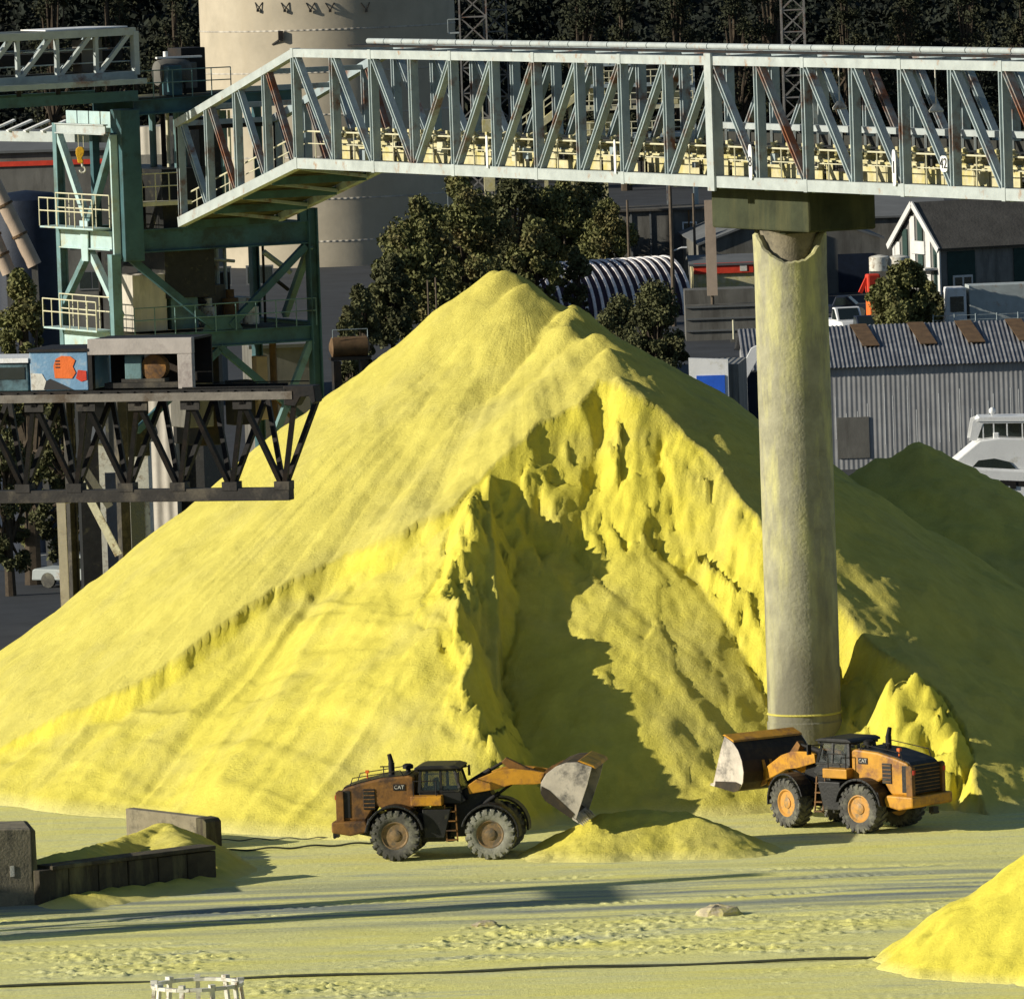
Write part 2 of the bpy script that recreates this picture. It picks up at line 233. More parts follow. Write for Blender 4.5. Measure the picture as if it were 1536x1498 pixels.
# ------------------------------------------------------------------ mesh builder
class MB:
    def __init__(s): s.v = []; s.f = []
    def add(s, vs, fs):
        o = len(s.v); s.v += [tuple(x) for x in vs]; s.f += [tuple(o+i for i in f) for f in fs]; return s
    def box(s, c, d, rz=0.0):
        c = Vector(c); hx, hy, hz = d[0]/2, d[1]/2, d[2]/2; ca, sa = math.cos(rz), math.sin(rz)
        vs = []
        for z in (-hz, hz):
            for x, y in ((-hx,-hy),(hx,-hy),(hx,hy),(-hx,hy)):
                vs.append((c.x+x*ca-y*sa, c.y+x*sa+y*ca, c.z+z))
        return s.add(vs, [(3,2,1,0),(4,5,6,7),(0,1,5,4),(1,2,6,5),(2,3,7,6),(3,0,4,7)])
    def bar(s, p, q, w, h=None, up=(0,0,1), w2=None):
        p, q = Vector(p), Vector(q); h = w if h is None else h
        d = (q-p).normalized(); u = Vector(up)
        if abs(d.dot(u)) > 0.98: u = Vector((0,1,0)) if abs(d.y) < 0.9 else Vector((1,0,0))
        r = d.cross(u).normalized(); u = r.cross(d).normalized()
        k = 1.0 if w2 is None else w2/w
        vs = [e+r*(a*w/2*kk)+u*(b*h/2*kk) for e, kk in ((p,1.0),(q,k)) for a, b in ((-1,-1),(1,-1),(1,1),(-1,1))]
        return s.add(vs, [(3,2,1,0),(4,5,6,7),(0,1,5,4),(1,2,6,5),(2,3,7,6),(3,0,4,7)])
    def ibeam(s, p, q, w, h, up=(0,0,1), t=0.05):
        """I section: two flanges and a web"""
        p, q = Vector(p), Vector(q); d = (q-p).normalized(); u = Vector(up)
        if abs(d.dot(u)) > 0.98: u = Vector((0,1,0))
        r = d.cross(u).normalized(); u = r.cross(d).normalized()
        o = u*(h/2-t/2)
        s.bar(p+o, q+o, w, t, up=u); s.bar(p-o, q-o, w, t, up=u); s.bar(p, q, t, h-2*t, up=u)
        return s
    def tube(s, p, q, r, n=8, r2=None, cap=True):
        p, q = Vector(p), Vector(q); r2 = r if r2 is None else r2
        d = (q-p).normalized(); u = Vector((0,0,1)) if abs(d.z) < 0.95 else Vector((1,0,0))
        a = d.cross(u).normalized(); b = d.cross(a).normalized()
        vs = []
        for e, rr in ((p,r),(q,r2)):
            for i in range(n):
                t = 2*math.pi*i/n; vs.append(e+a*(rr*math.cos(t))+b*(rr*math.sin(t)))
        fs = [(i,(i+1)%n,n+(i+1)%n,n+i) for i in range(n)]
        if cap: fs += [tuple(range(n-1,-1,-1)), tuple(range(n,2*n))]
        return s.add(vs, fs)
    def path(s, pts, r, n=6):
        for a, b in zip(pts[:-1], pts[1:]): s.tube(a, b, r, n)
        return s
    def lathe(s, prof, n=24, mat=None, cap=True):
        """prof: (radius, along) ; around local z, moved by mat"""
        mat = mat or Matrix.Identity(4); vs = []
        for r, z in prof:
            for i in range(n):
                t = 2*math.pi*i/n; vs.append(mat @ Vector((r*math.cos(t), r*math.sin(t), z)))
        fs = []
        for k in range(len(prof)-1):
            for i in range(n):
                fs.append((k*n+i, k*n+(i+1)%n, (k+1)*n+(i+1)%n, (k+1)*n+i))
        if cap:
            fs.append(tuple(range(n-1,-1,-1))); fs.append(tuple((len(prof)-1)*n+i for i in range(n)))
        return s.add(vs, fs)
    def prism(s, poly, y0, y1):
        """x-z outline pushed out along y"""
        n = len(poly); vs = [(x,y0,z) for x, z in poly]+[(x,y1,z) for x, z in poly]
        fs = [tuple(range(n)), tuple(range(2*n-1,n-1,-1))]+[(i,n+i,n+(i+1)%n,(i+1)%n) for i in range(n)]
        return s.add(vs, fs)
    def slab(s, pts, t, nrm):
        """polygon in space given a thickness t along nrm"""
        nrm = Vector(nrm).normalized()*t; n = len(pts); pts = [Vector(p) for p in pts]
        vs = pts+[p+nrm for p in pts]
        fs = [tuple(range(n)), tuple(range(2*n-1,n-1,-1))]+[(i,n+i,n+(i+1)%n,(i+1)%n) for i in range(n)]
        return s.add(vs, fs)
    def build(s, name, mat, parent=None, smooth=0, bevel=0.0, origin=None):
        me = bpy.data.meshes.new(name)
        vs = s.v
        if origin is not None:
            o = Vector(origin); vs = [(x-o.x, y-o.y, z-o.z) for x, y, z in s.v]
        me.from_pydata(vs, [], s.f); me.update()
        me.materials.append(mat if not isinstance(mat, str) else M[mat])
        ob = bpy.data.objects.new(name, me); C.objects.link(ob)
        import bmesh
        bm = bmesh.new(); bm.from_mesh(me); bmesh.ops.recalc_face_normals(bm, faces=bm.faces); bm.to_mesh(me); bm.free()
        if smooth:
            me.polygons.foreach_set('use_smooth', [True]*len(me.polygons)); me.set_sharp_from_angle(angle=R(smooth))
        if bevel:
            md = ob.modifiers.new('edges', 'BEVEL'); md.width = bevel; md.segments = 2; md.limit_method = 'ANGLE'
        if parent: ob.parent = parent
        if origin is not None: ob.location = origin
        return ob

def tag(o, label=None, cat=None, group=None, kind=None):
    if label: o['label'] = label
    if cat: o['category'] = cat
    if group: o['group'] = group
    if kind: o['kind'] = kind
    return o
def thing(name, label, cat, loc=(0,0,0), rz=0.0, group=None):
    o = bpy.data.objects.new(name, None); C.objects.link(o)
    o.location = loc; o.rotation_euler = (0,0,rz); o.empty_display_size = 0.5
    return tag(o, label, cat, group)
def rel(t, p):
    """a world point in the thing's own frame"""
    q = Vector(p)-Vector(t.location); a = -t.rotation_euler.z
    return Vector((q.x*math.cos(a)-q.y*math.sin(a), q.x*math.sin(a)+q.y*math.cos(a), q.z))
def copy_tree(o, parent=None):
    c = o.copy(); C.objects.link(c)
    if parent: c.parent = parent
    for ch in list(o.children): copy_tree(ch, c)
    return c
def text_part(txt, size, name, mat, parent, mw, depth=0.006):
    cu = bpy.data.curves.new('lettering', 'FONT'); cu.body = txt; cu.size = size; cu.align_x = 'CENTER'; cu.align_y = 'CENTER'; cu.extrude = depth
    tmp = bpy.data.objects.new('lettering', cu); C.objects.link(tmp)
    dg = bpy.context.evaluated_depsgraph_get(); me = bpy.data.meshes.new_from_object(tmp.evaluated_get(dg))
    bpy.data.objects.remove(tmp); bpy.data.curves.remove(cu)
    me.transform(mw); me.materials.clear(); me.materials.append(M[mat])
    ob = bpy.data.objects.new(name, me); C.objects.link(ob); ob.parent = parent
    return ob

# ------------------------------------------------------------------ numeric noise
def _hash(ix, iy, seed):
    h = (ix.astype(np.int64)*374761393 + iy.astype(np.int64)*668265263 + seed*974634777) & 0xffffffff
    h = ((h ^ (h >> 13))*1274126177) & 0xffffffff
    return ((h ^ (h >> 16)) & 0xffff)/65535.0
def vnoise(x, y, seed=0):
    ix, iy = np.floor(x), np.floor(y); fx, fy = x-ix, y-iy
    fx = fx*fx*fx*(fx*(fx*6-15)+10); fy = fy*fy*fy*(fy*(fy*6-15)+10)
    ix = ix.astype(np.int64); iy = iy.astype(np.int64)
    a = _hash(ix, iy, seed); b = _hash(ix+1, iy, seed); c = _hash(ix, iy+1, seed); d = _hash(ix+1, iy+1, seed)
    return (a*(1-fx)+b*fx)*(1-fy)+(c*(1-fx)+d*fx)*fy
def fbm(x, y, seed=0, oct=4, gain=0.5):
    t = 0; a = 1; n = 0
    for k in range(oct):
        t = t+a*(vnoise(x*2**k+k*17.3, y*2**k-k*9.1, seed+k)*2-1); n += a; a *= gain
    return t/n
def slabs(x, y, seed=0, tilt=0.5):
    """broken plates: every cell is a tilted flat piece with its own height"""
    ix, iy = np.floor(x).astype(np.int64), np.floor(y).astype(np.int64); best = np.full(x.shape, 1e9); out = np.zeros(x.shape)
    for dx in (-1, 0, 1):
        for dy in (-1, 0, 1):
            cx, cy = ix+dx, iy+dy; px = cx+_hash(cx, cy, seed); py = cy+_hash(cx, cy, seed+1)
            d = (x-px)**2+(y-py)**2; v = (_hash(cx, cy, seed+2)-0.5)+tilt*((_hash(cx, cy, seed+3)-0.5)*2*(x-px)+(_hash(cx, cy, seed+4)-0.5)*2*(y-py))
            up = d < best; best = np.where(up, d, best); out = np.where(up, v, out)
    return out
def grid_mesh(name, xs, ys, Z, mat, attrs=None):
    nx, ny = len(xs), len(ys)
    X, Y = np.meshgrid(xs, ys)
    co = np.stack([X, Y, Z], -1).reshape(-1, 3).astype(np.float32)
    i = np.arange(nx*ny).reshape(ny, nx)
    q = np.stack([i[:-1,:-1], i[:-1,1:], i[1:,1:], i[1:,:-1]], -1).reshape(-1, 4)
    me = bpy.data.meshes.new(name); me.vertices.add(len(co)); me.vertices.foreach_set('co', co.ravel())
    me.loops.add(q.size); me.loops.foreach_set('vertex_index', q.ravel().astype(np.int32))
    me.polygons.add(len(q)); me.polygons.foreach_set('loop_start', (np.arange(len(q))*4).astype(np.int32))
    me.update(calc_edges=True); me.validate()
    me.polygons.foreach_set('use_smooth', [True]*len(me.polygons))
    for k, v in (attrs or {}).items():
        at = me.attributes.new(k, 'FLOAT', 'POINT'); at.data.foreach_set('value', v.ravel().astype(np.float32))
    me.materials.append(M[mat]); ob = bpy.data.objects.new(name, me); C.objects.link(ob)
    return ob
# ------------------------------------------------------------------ sulphur piles
SRC = [(738,405,40), (752,404,39.5), (782,424,38), (850,463,36), (862,487,33), (888,496,31), (903,520,29.6), (926,566,27.6)]
_src = []
for a, b in zip(SRC[:-1], SRC[1:]):
    for k in range(6):
        t = k/6; _q = P(a[0]+(b[0]-a[0])*t, a[1]+(b[1]-a[1])*t, a[2]+(b[2]-a[2])*t); _q.z -= 0.5*4*t*(1-t)*min(1, math.hypot(a[0]-b[0], a[1]-b[1])/50); _src.append(_q)
_src.append(P(*SRC[-1]))
_src.append(P(905,486,46)); _src.append(P(962,524,47)); _src.append(P(850,456,43))
def H0(X, Y):
    Z = np.full(np.shape(X), -5.0)
    for s in _src:
        dx, dy = X-s.x, Y-s.y
        sx = np.where(dx < 0, 0.735, 0.68); sy = np.where(dy < 0, 0.60, 0.66)
        r = np.sqrt((sx*dx)**2+(sy*dy)**2)
        Z = np.maximum(Z, s.z+0.12-np.sqrt(r*r+0.12**2))
    return Z
def hit(px, py):
    d = ray(px, py); Ys = np.arange(-5, 75, 0.05); t = (Ys+DIST)/d.y
    X = CAM.x+d.x*t; Z = CAM.z+d.z*t; h = np.maximum(H0(X, Ys), 0)
    k = np.argmax(Z <= h)
    return np.array([X[k], Ys[k], max(h[k], 0)])
RIM = [  # outline of the dug-out front: picture point on the slope, drop run, steepness
 (-150,1195,.12,1.2),(-60,1146,.12,1.2),(0,1116,.2,1.3),(100,1066,.45,1.6),(210,1024,.70,1.9),(300,968,.78,1.9),(410,888,.78,1.9),(440,870,.40,1.4),(520,826,1.0,1.15),
 (615,800,1.8,1.2),(680,757,2.4,1.25),(740,703,4.0,1.4),(800,642,5.0,1.4),(850,602,5.6,1.35),(884,568,6.0,1.35),(905,574,6.6,1.35),
 (928,580,6.3,1.38),(985,612,6.4,1.38),(1040,662,6.4,1.45),(1090,704,6.2,1.5),(1137,772,5.0,1.5),(1180,832,3.6,1.45),(1262,908,2.6,1.4),
 (1318,965,1.7,1.5),(1355,1000,1.4,1.6),(1400,1034,1.2,1.7),(1436,1082,1.0,1.7),(1452,1138,.8,1.7),(1460,1188,.5,1.6)]
_rim = []
for i, (a, b) in enumerate(zip(RIM[:-1], RIM[1:])):
    n = max(3, int(math.hypot(a[0]-b[0], a[1]-b[1])/7))
    for k in range(n):
        t = k/n; px, py = a[0]+(b[0]-a[0])*t, a[1]+(b[1]-a[1])*t
        j = i*1000+k*7.0
        jj = float(fbm(np.array([px*0.045+py*0.03]), np.array([3.1]), 5, 3)[0])
        p = hit(px+jj*(9 if px > 600 else 4), py+jj*(7 if px > 600 else 3))
        c = 0.5+0.5*float(fbm(np.array([px*0.016+py*0.011]), np.array([0.5]), 11, 3, 0.6)[0])*1.5; c = min(max(c, 0), 1)
        lf = 0.16 if px < 470 else (0.45 if px < 640 else 0.8)
        d0 = (a[2]+(b[2]-a[2])*t)*(1+lf*(0.8*c-0.4)); st = (a[3]+(b[3]-a[3])*t)*(1+lf*(0.35*c-0.15))
        _rim.append((p[0], p[1], p[2]-0.02, d0, st))
_rim = np.array(_rim)
_sp0 = hit(742, 700)
SPUR = [(742,700,_sp0[1])]
for _x, _y, _d in ((712,772,-.4),(690,830,-.9),(672,890,-1.2),(680,950,-1.2),(698,1010,-1.1),(724,1075,-.8),(752,1140,-.3)):
    SPUR.append((_x, _y, hit(_x, _y)[1]+_d))
_spur = []
for a, b in zip(SPUR[:-1], SPUR[1:]):
    for k in range(8):
        t = k/8; q = P(a[0]+(b[0]-a[0])*t, a[1]+(b[1]-a[1])*t, a[2]+(b[2]-a[2])*t)
        j = float(fbm(np.array([q.y*1.3]), np.array([7.7]), 3, 3)[0])
        _spur.append((q.x+j*0.7, q.y, q.z+j*0.35))
_spur = np.array(_spur)
def inside(X, Y, poly):
    r = np.zeros(X.shape, bool); n = len(poly)
    for i in range(n):
        x1, y1 = poly[i]; x2, y2 = poly[(i+1) % n]
        if y1 == y2: continue
        c = ((y1 > Y) != (y2 > Y)) & (X < (x2-x1)*(Y-y1)/(y2-y1)+x1)
        r ^= c
    return r
def pile_height(X, Y):
    # ragged edges come from warping the plan before the slopes are worked out
    lf = np.clip((X+7.5)/5.0, 0.25, 1.0)                     # the left ledge is calm, the right wall ragged
    wx = fbm(X*0.42, Y*0.30, 21, 2)*0.42*lf+fbm(X*2.4, Y*1.6, 23, 4)*0.06*lf; wy = fbm(X*0.42+50, Y*0.42, 22, 2)*0.42*lf+fbm(X*2.4, Y*1.6, 24, 4)*0.06*lf
    base = H0(X+wx, Y+wy)
    poly = [(p[0], p[1]) for p in _rim]+[(_rim[-1][0]+1.5, 4), (_rim[-1][0]+3, -30), (_rim[0][0]-2, -30), (_rim[0][0]-1, _rim[0][1]-2)]
    ins = inside(X+wx, Y+wy, poly)
    ang = np.arctan2(X-0.6, Y-38.0); rr = np.hypot(X-0.6, Y-38)
    amp = np.clip((rr-3)/8, 0, 1)
    flow = fbm(ang*9+wx*0.4, rr*0.05, 51, 2)*0.16*amp-np.abs(fbm(ang*26+wx*0.5, rr*0.07, 53, 3))*0.09*amp+fbm(X*0.28, Y*0.28, 55, 3)*0.30
    flow = flow*np.clip((base+0.5)/3, 0, 1)
    Xi, Yi = X[ins], Y[ins]; wxi, wyi = wx[ins], wy[ins]; Xw, Yw = Xi+wxi, Yi+wyi; li = lf[ins]
    cut = np.full(Xi.shape, -9.0); steep = np.zeros(Xi.shape); dmin = np.full(Xi.shape, 99.0)
    for x, y, z, d0, st in _rim:
        d = np.hypot(Xw-x, Yw-y); dmin = np.minimum(dmin, d)
        c = z-st*np.minimum(d, d0)-0.66*np.maximum(0, d-d0)
        up = c > cut; cut = np.where(up, c, cut); steep = np.where(up, np.clip((d0*1.15-d)/(0.3*d0)+0.5, 0, 1), steep)
    spu = np.full(Xi.shape, -9.0)
    for x, y, z in _spur:
        dx, dy = Xw-x, Yw-y; d = np.hypot(dx, dy)
        st = np.where(dx > 0, 1.7, 1.0); d0 = np.where(dx > 0, 2.8, 1.1)
        c = z-st*np.minimum(d, d0)-0.68*np.maximum(0, d-d0)
        spu = np.maximum(spu, c); up = c > cut; cut = np.where(up, c, cut); steep = np.where(up, np.where(d < d0, 0.8, 0), steep)
    # sharp broken relief, laid out up and across the face: slanting plates, creased ribs, cracks and chips
    Zc = cut
    pl = fbm(Xi*0.42-Zc*0.20+wxi, Zc*0.30+Xi*0.12+Yi*0.1, 35, 3)*2.6; plate = pl-np.floor(pl)
    pl2 = fbm(Xi*0.9+Zc*0.55, Zc*0.5-Xi*0.25, 36, 3)*2.2; plate2 = pl2-np.floor(pl2)
    rib = np.abs(fbm(Xi*0.75+Zc*0.25+wxi, Zc*0.22+Yi*0.05, 31, 3))+0.55*np.abs(fbm(Xi*1.7-Zc*0.45+wxi*2, Zc*0.30, 33, 2))
    crack = np.clip(0.10-np.abs(fbm(Xi*1.1+Zc*0.3, Zc*0.45, 41, 3)), 0, 1)*4
    chip = fbm(Xi*3.0, Zc*2.2+Yi*0.8, 43, 4)
    l2 = np.clip((li-0.3)/0.7, 0, 1)
    sa = slabs(Xi*0.75+Zc*0.35+wxi, Zc*0.42-Xi*0.22+Yi*0.05, 301, 0.9); sb = slabs(Xi*1.9-Zc*0.5, Zc*1.05+Xi*0.5, 311, 0.8)
    D = sa*0.40*l2+sb*0.15*(0.25+0.75*l2)-rib*0.36*l2+0.08-crack*0.08*l2+chip*0.05
    n = D*(0.18+0.92*steep)
    soft = fbm(Xi*0.30, Yi*0.18, 45, 2)*0.40-np.abs(fbm(Xi*0.55+Yi*0.4, Yi*0.08, 47, 3))*0.30-np.abs(fbm(Xi*0.4-Zc*0.25, Zc*0.3, 48, 2))*0.22
    soft = soft-np.abs(fbm((Xi-0.9*Zc)*0.75, Zc*0.07+Xi*0.02, 49, 3))*0.30*(1-l2)
    cutr = cut+(n+soft)*np.clip(cut/1.2, 0, 1)*np.clip(dmin/0.9, 0.0, 1)+flow[ins]*np.exp(-dmin/2.0)
    bi = base[ins]
    Z = base.copy(); fresh = np.zeros(X.shape); isf = cutr < np.where(spu > bi-0.3, 99, bi-0.04)
    fresh[ins] = np.where(isf, 1.0, 0.0)*(0.55+0.45*steep)
    Z = Z+flow
    zi = Z[ins]; Z[ins] = np.where(isf, np.where(spu > bi-0.3, cutr, np.minimum(cutr, zi)), zi)
    Z = Z+fbm(X*3.2, Y*3.2, 61, 3)*0.03
    fu = ang*24; fv = rr*0.16
    fu = np.where(fresh > 0, X*1.1+wx, fu); fv = np.where(fresh > 0, Z*0.22+Y*0.08, fv)
    return Z, fresh, fu, fv
xs = np.concatenate([np.arange(-40,-19,0.5), np.arange(-19,21,0.1), np.arange(21,46,0.45)])
ys = np.concatenate([np.arange(3,36,0.1), np.arange(36,50,0.25), np.arange(50,80,0.8)])
X, Y = np.meshgrid(xs, ys)
Z, fresh, fu, fv = pile_height(X, Y)
mound = P(1206,1118,13.5)   # slipped sulphur round the foot of the column
r = np.hypot((X-mound.x)*0.62, (Y-14.8)*0.75)
Z2 = mound.z-0.15-0.75*r+fbm(X*1.1, Y*1.1, 71, 4)*0.3
fresh = np.where(Z2 > Z, 1.0, fresh); Z = np.maximum(Z, Z2)
Z = np.where(Z < 0.0, np.maximum(-0.35, Z), Z)
# block of sulphur left standing by the right-hand machine
for (px, py) in ((1357,1003),(1372,1014),(1395,1030),(1416,1056),(1432,1085)):
    hh = hit(px, py); q = P(px, py, hh[1]-0.9); d = np.hypot((X-q.x)*1.0, (Y-q.y)*0.9)
    Zb = q.z-1.35*np.sqrt(d*d+0.02)+slabs(X*1.3+Y*0.4, Z*0.9+Y*0.5, 331, 0.9)*0.5+fbm(X*1.3, Y*1.0, 333, 3)*0.25
    fresh = np.where(Zb > Z, 1.0, fresh); Z = np.maximum(Z, Zb)
dust = np.clip(1-Z/0.45, 0, 1)*0.6
pile = grid_mesh('sulphur_pile', xs, ys, Z, 'sulphur', {'fresh': fresh, 'dust': dust, 'fu': fu, 'fv': fv})
tag(pile, 'huge bright yellow sulphur pile with a dug-out front behind the loaders', 'pile')

def small_heap(name, label, pts, sl, bounds, step, seed, rough=0.05, group=None, fr=0.7):
    xs = np.arange(bounds[0], bounds[1], step); ys = np.arange(bounds[2], bounds[3], step)
    X, Y = np.meshgrid(xs, ys)
    wx = fbm(X*0.8, Y*0.8, seed, 3)*0.3; wy = fbm(X*0.8+9, Y*0.8, seed+1, 3)*0.3
    Z = np.full(X.shape, -9.0)
    for a, b in zip(pts[:-1], pts[1:]):
        for k in range(7):
            t = k/6; q = [a[i]+(b[i]-a[i])*t for i in range(3)]
            d = np.hypot(X+wx-q[0], Y+wy-q[1]); Z = np.maximum(Z, q[2]+0.1-sl*np.sqrt(d*d+0.02))
    Z = Z+fbm(X*1.2, Y*1.2, seed+2, 4)*rough+fbm(X*4, Y*4, seed+3, 3)*rough*0.5
    Z = np.where(Z < 0, np.maximum(-0.3, Z), Z)
    o = grid_mesh(name, xs, ys, Z, 'sulphur', {'fresh': np.full(X.shape, fr), 'dust': np.clip(1-Z/0.3, 0, 1)*0.5})
    return tag(o, label, 'heap', group)
# heap between the two loaders
hp = [P(905,1221,0.4), P(950,1215,0.6), P(1030,1217,0.2), P(1075,1236,-0.6)]
small_heap('sulphur_heap', 'low yellow sulphur heap on the yard between the two loaders', [tuple(p) for p in hp], 0.49, (-2,12.5,-6,6), 0.08, 101, 0.07)
# pile cut by the right edge of the picture
cp = [P(1720,1180,-31), P(1640,1216,-31)]
small_heap('sulphur_mound', 'grainy golden sulphur mound in the near right corner', [tuple(p) for p in cp], 0.66, (6,26,-44,-16), 0.09, 131, 0.05, fr=1.0)
# dark shaded pile beyond the right slope
bp_ = [P(1296,706,48.6), P(1318,690,48.9), P(1345,692,49.2), P(1382,664,49.4), P(1398,674,49.8)]
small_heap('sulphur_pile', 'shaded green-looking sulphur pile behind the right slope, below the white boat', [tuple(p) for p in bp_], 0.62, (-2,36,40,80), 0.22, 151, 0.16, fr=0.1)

# ------------------------------------------------------------------ yard and ground
xs = np.concatenate([np.arange(-60,-20,0.6), np.arange(-20,20,0.085), np.arange(20,60,0.6)])
ys = np.concatenate([np.arange(-60,-38,0.5), np.arange(-38,10,0.085), np.arange(10,60,0.7)])
X, Y = np.meshgrid(xs, ys)
near = np.clip((-8-Y)/8, 0, 1)
lump = np.clip(fbm(X*2.2, Y*2.4, 203, 4)-0.05, 0, 1)
bandm = np.clip(fbm(X*0.12, Y*0.5, 207, 3)+0.5, 0, 1)
lump = np.clip(fbm(X*4.2, Y*4.0, 203, 4)-0.02, 0, 1)
patch = np.clip(fbm(X*0.16+4, Y*0.30, 211, 3)*2.6-0.05, 0, 1)
Z = fbm(X*0.10, Y*0.18, 201, 3)*0.06+fbm(X*0.5, Y*1.0, 202, 3)*0.015+lump*0.15*np.clip((-15-Y)/4, 0, 1)*patch+lump*0.012
trk = np.zeros(X.shape)
for (a, b, c, wd) in ((-17.5,0.10,-12.2,0.35),(-17.5,0.10,-14.6,0.35),(-17.5,0.36,-25.0,0.3),(-17.5,0.36,-27.4,0.3),(-17.5,-0.02,-6.2,0.3),(-17.5,0.06,-20.0,0.3),(-17.5,0.05,-22.2,0.3)):
    yy = c+(X-a)*b+np.sin(X*0.13+c)*0.8
    trk = np.maximum(trk, np.exp(-((Y-yy)/wd)**2))
Z = Z-trk*np.clip(fbm(X*0.25, Y*0.5, 213, 3)*2.2+0.35, 0, 1)*(0.05+0.022*np.sign(np.sin((X+0.4*Y+fbm(X*0.6, Y*0.6, 215, 2))*2*np.pi/0.42))+0.03*fbm(X*3.3, Y*3.3, 216, 2))
Z = np.maximum(Z, -0.2)
yard = grid_mesh('yard', xs, ys, Z, 'sulphur', {'fresh': np.zeros(X.shape), 'dust': np.zeros(X.shape)})
yard['kind'] = 'structure'
ym = bpy.data.materials.new('sulphur dusted yard'); ym.use_nodes = True
n = ym.node_tree.nodes; l = ym.node_tree.links; b = n['Principled BSDF']; b.inputs['Roughness'].default_value = 0.92; b.inputs['Specular IOR Level'].default_value = 0.15
tc = n.new('ShaderNodeTexCoord'); mp = n.new('ShaderNodeMapping'); mp.inputs['Scale'].default_value = (0.12, 0.55, 1); l.new(tc.outputs['Object'], mp.inputs[0])
n1 = n.new('ShaderNodeTexNoise'); n1.inputs['Scale'].default_value = 1.0; n1.inputs['Detail'].default_value = 8; n1.inputs['Roughness'].default_value = 0.62; l.new(mp.outputs[0], n1.inputs['Vector'])
rp = n.new('ShaderNodeValToRGB'); e = rp.color_ramp.elements
e[0].position = 0.30; e[0].color = (0.50, 0.52, 0.34, 1); e[1].position = 0.66; e[1].color = (0.86, 0.80, 0.22, 1)
x = e.new(0.44); x.color = (0.80, 0.77, 0.32, 1)
l.new(n1.outputs['Fac'], rp.inputs['Fac'])
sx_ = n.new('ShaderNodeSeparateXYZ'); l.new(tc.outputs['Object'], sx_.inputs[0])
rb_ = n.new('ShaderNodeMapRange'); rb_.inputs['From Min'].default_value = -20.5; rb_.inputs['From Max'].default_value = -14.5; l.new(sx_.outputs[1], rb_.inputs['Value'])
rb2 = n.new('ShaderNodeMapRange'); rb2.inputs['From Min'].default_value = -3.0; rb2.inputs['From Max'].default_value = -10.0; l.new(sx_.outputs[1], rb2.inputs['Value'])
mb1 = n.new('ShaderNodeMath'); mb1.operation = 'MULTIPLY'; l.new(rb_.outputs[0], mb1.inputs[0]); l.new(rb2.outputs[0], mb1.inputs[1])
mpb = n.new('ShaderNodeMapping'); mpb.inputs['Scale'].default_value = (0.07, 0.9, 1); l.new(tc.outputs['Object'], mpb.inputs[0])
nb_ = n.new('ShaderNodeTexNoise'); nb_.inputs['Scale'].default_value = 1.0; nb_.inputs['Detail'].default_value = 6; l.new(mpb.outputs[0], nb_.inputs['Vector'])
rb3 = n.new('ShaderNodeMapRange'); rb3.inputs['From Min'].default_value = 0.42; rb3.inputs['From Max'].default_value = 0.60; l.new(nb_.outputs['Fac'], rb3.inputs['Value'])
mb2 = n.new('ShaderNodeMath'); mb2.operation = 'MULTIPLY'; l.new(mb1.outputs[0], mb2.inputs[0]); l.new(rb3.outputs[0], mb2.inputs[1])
mxb = n.new('ShaderNodeMix'); mxb.data_type = 'RGBA'; mxb.inputs['B'].default_value = (0.27, 0.30, 0.26, 1); l.new(mb2.outputs[0], mxb.inputs['Factor']); l.new(rp.outputs['Color'], mxb.inputs['A'])  # grey packed ground, banded so its colour also deepens the yard's shade
n2 = n.new('ShaderNodeTexNoise'); n2.inputs['Scale'].default_value = 7; n2.inputs['Detail'].default_value = 8; n2.inputs['Roughness'].default_value = 0.75; l.new(tc.outputs['Object'], n2.inputs['Vector'])
r2 = n.new('ShaderNodeMapRange'); r2.inputs['From Min'].default_value = 0.3; r2.inputs['From Max'].default_value = 0.7; r2.inputs['To Min'].default_value = 0.72; r2.inputs['To Max'].default_value = 1.12; l.new(n2.outputs['Fac'], r2.inputs['Value'])
mm = n.new('ShaderNodeMix'); mm.data_type = 'RGBA'; mm.blend_type = 'MULTIPLY'; mm.inputs['Factor'].default_value = 1
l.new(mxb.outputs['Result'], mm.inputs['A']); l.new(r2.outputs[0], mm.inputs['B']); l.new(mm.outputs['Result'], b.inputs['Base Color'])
bp = n.new('ShaderNodeBump'); bp.inputs['Strength'].default_value = 0.5; bp.inputs['Distance'].default_value = 0.1; l.new(n2.outputs['Fac'], bp.inputs['Height']); l.new(bp.outputs[0], b.inputs['Normal'])
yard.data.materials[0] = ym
g = MB(); g.add([(-900,-320,-0.42),(900,-320,-0.42),(900,3000,-0.42),(-900,3000,-0.42)], [(0,1,2,3)])
tag(g.build('ground', 'asphalt'), kind='structure')
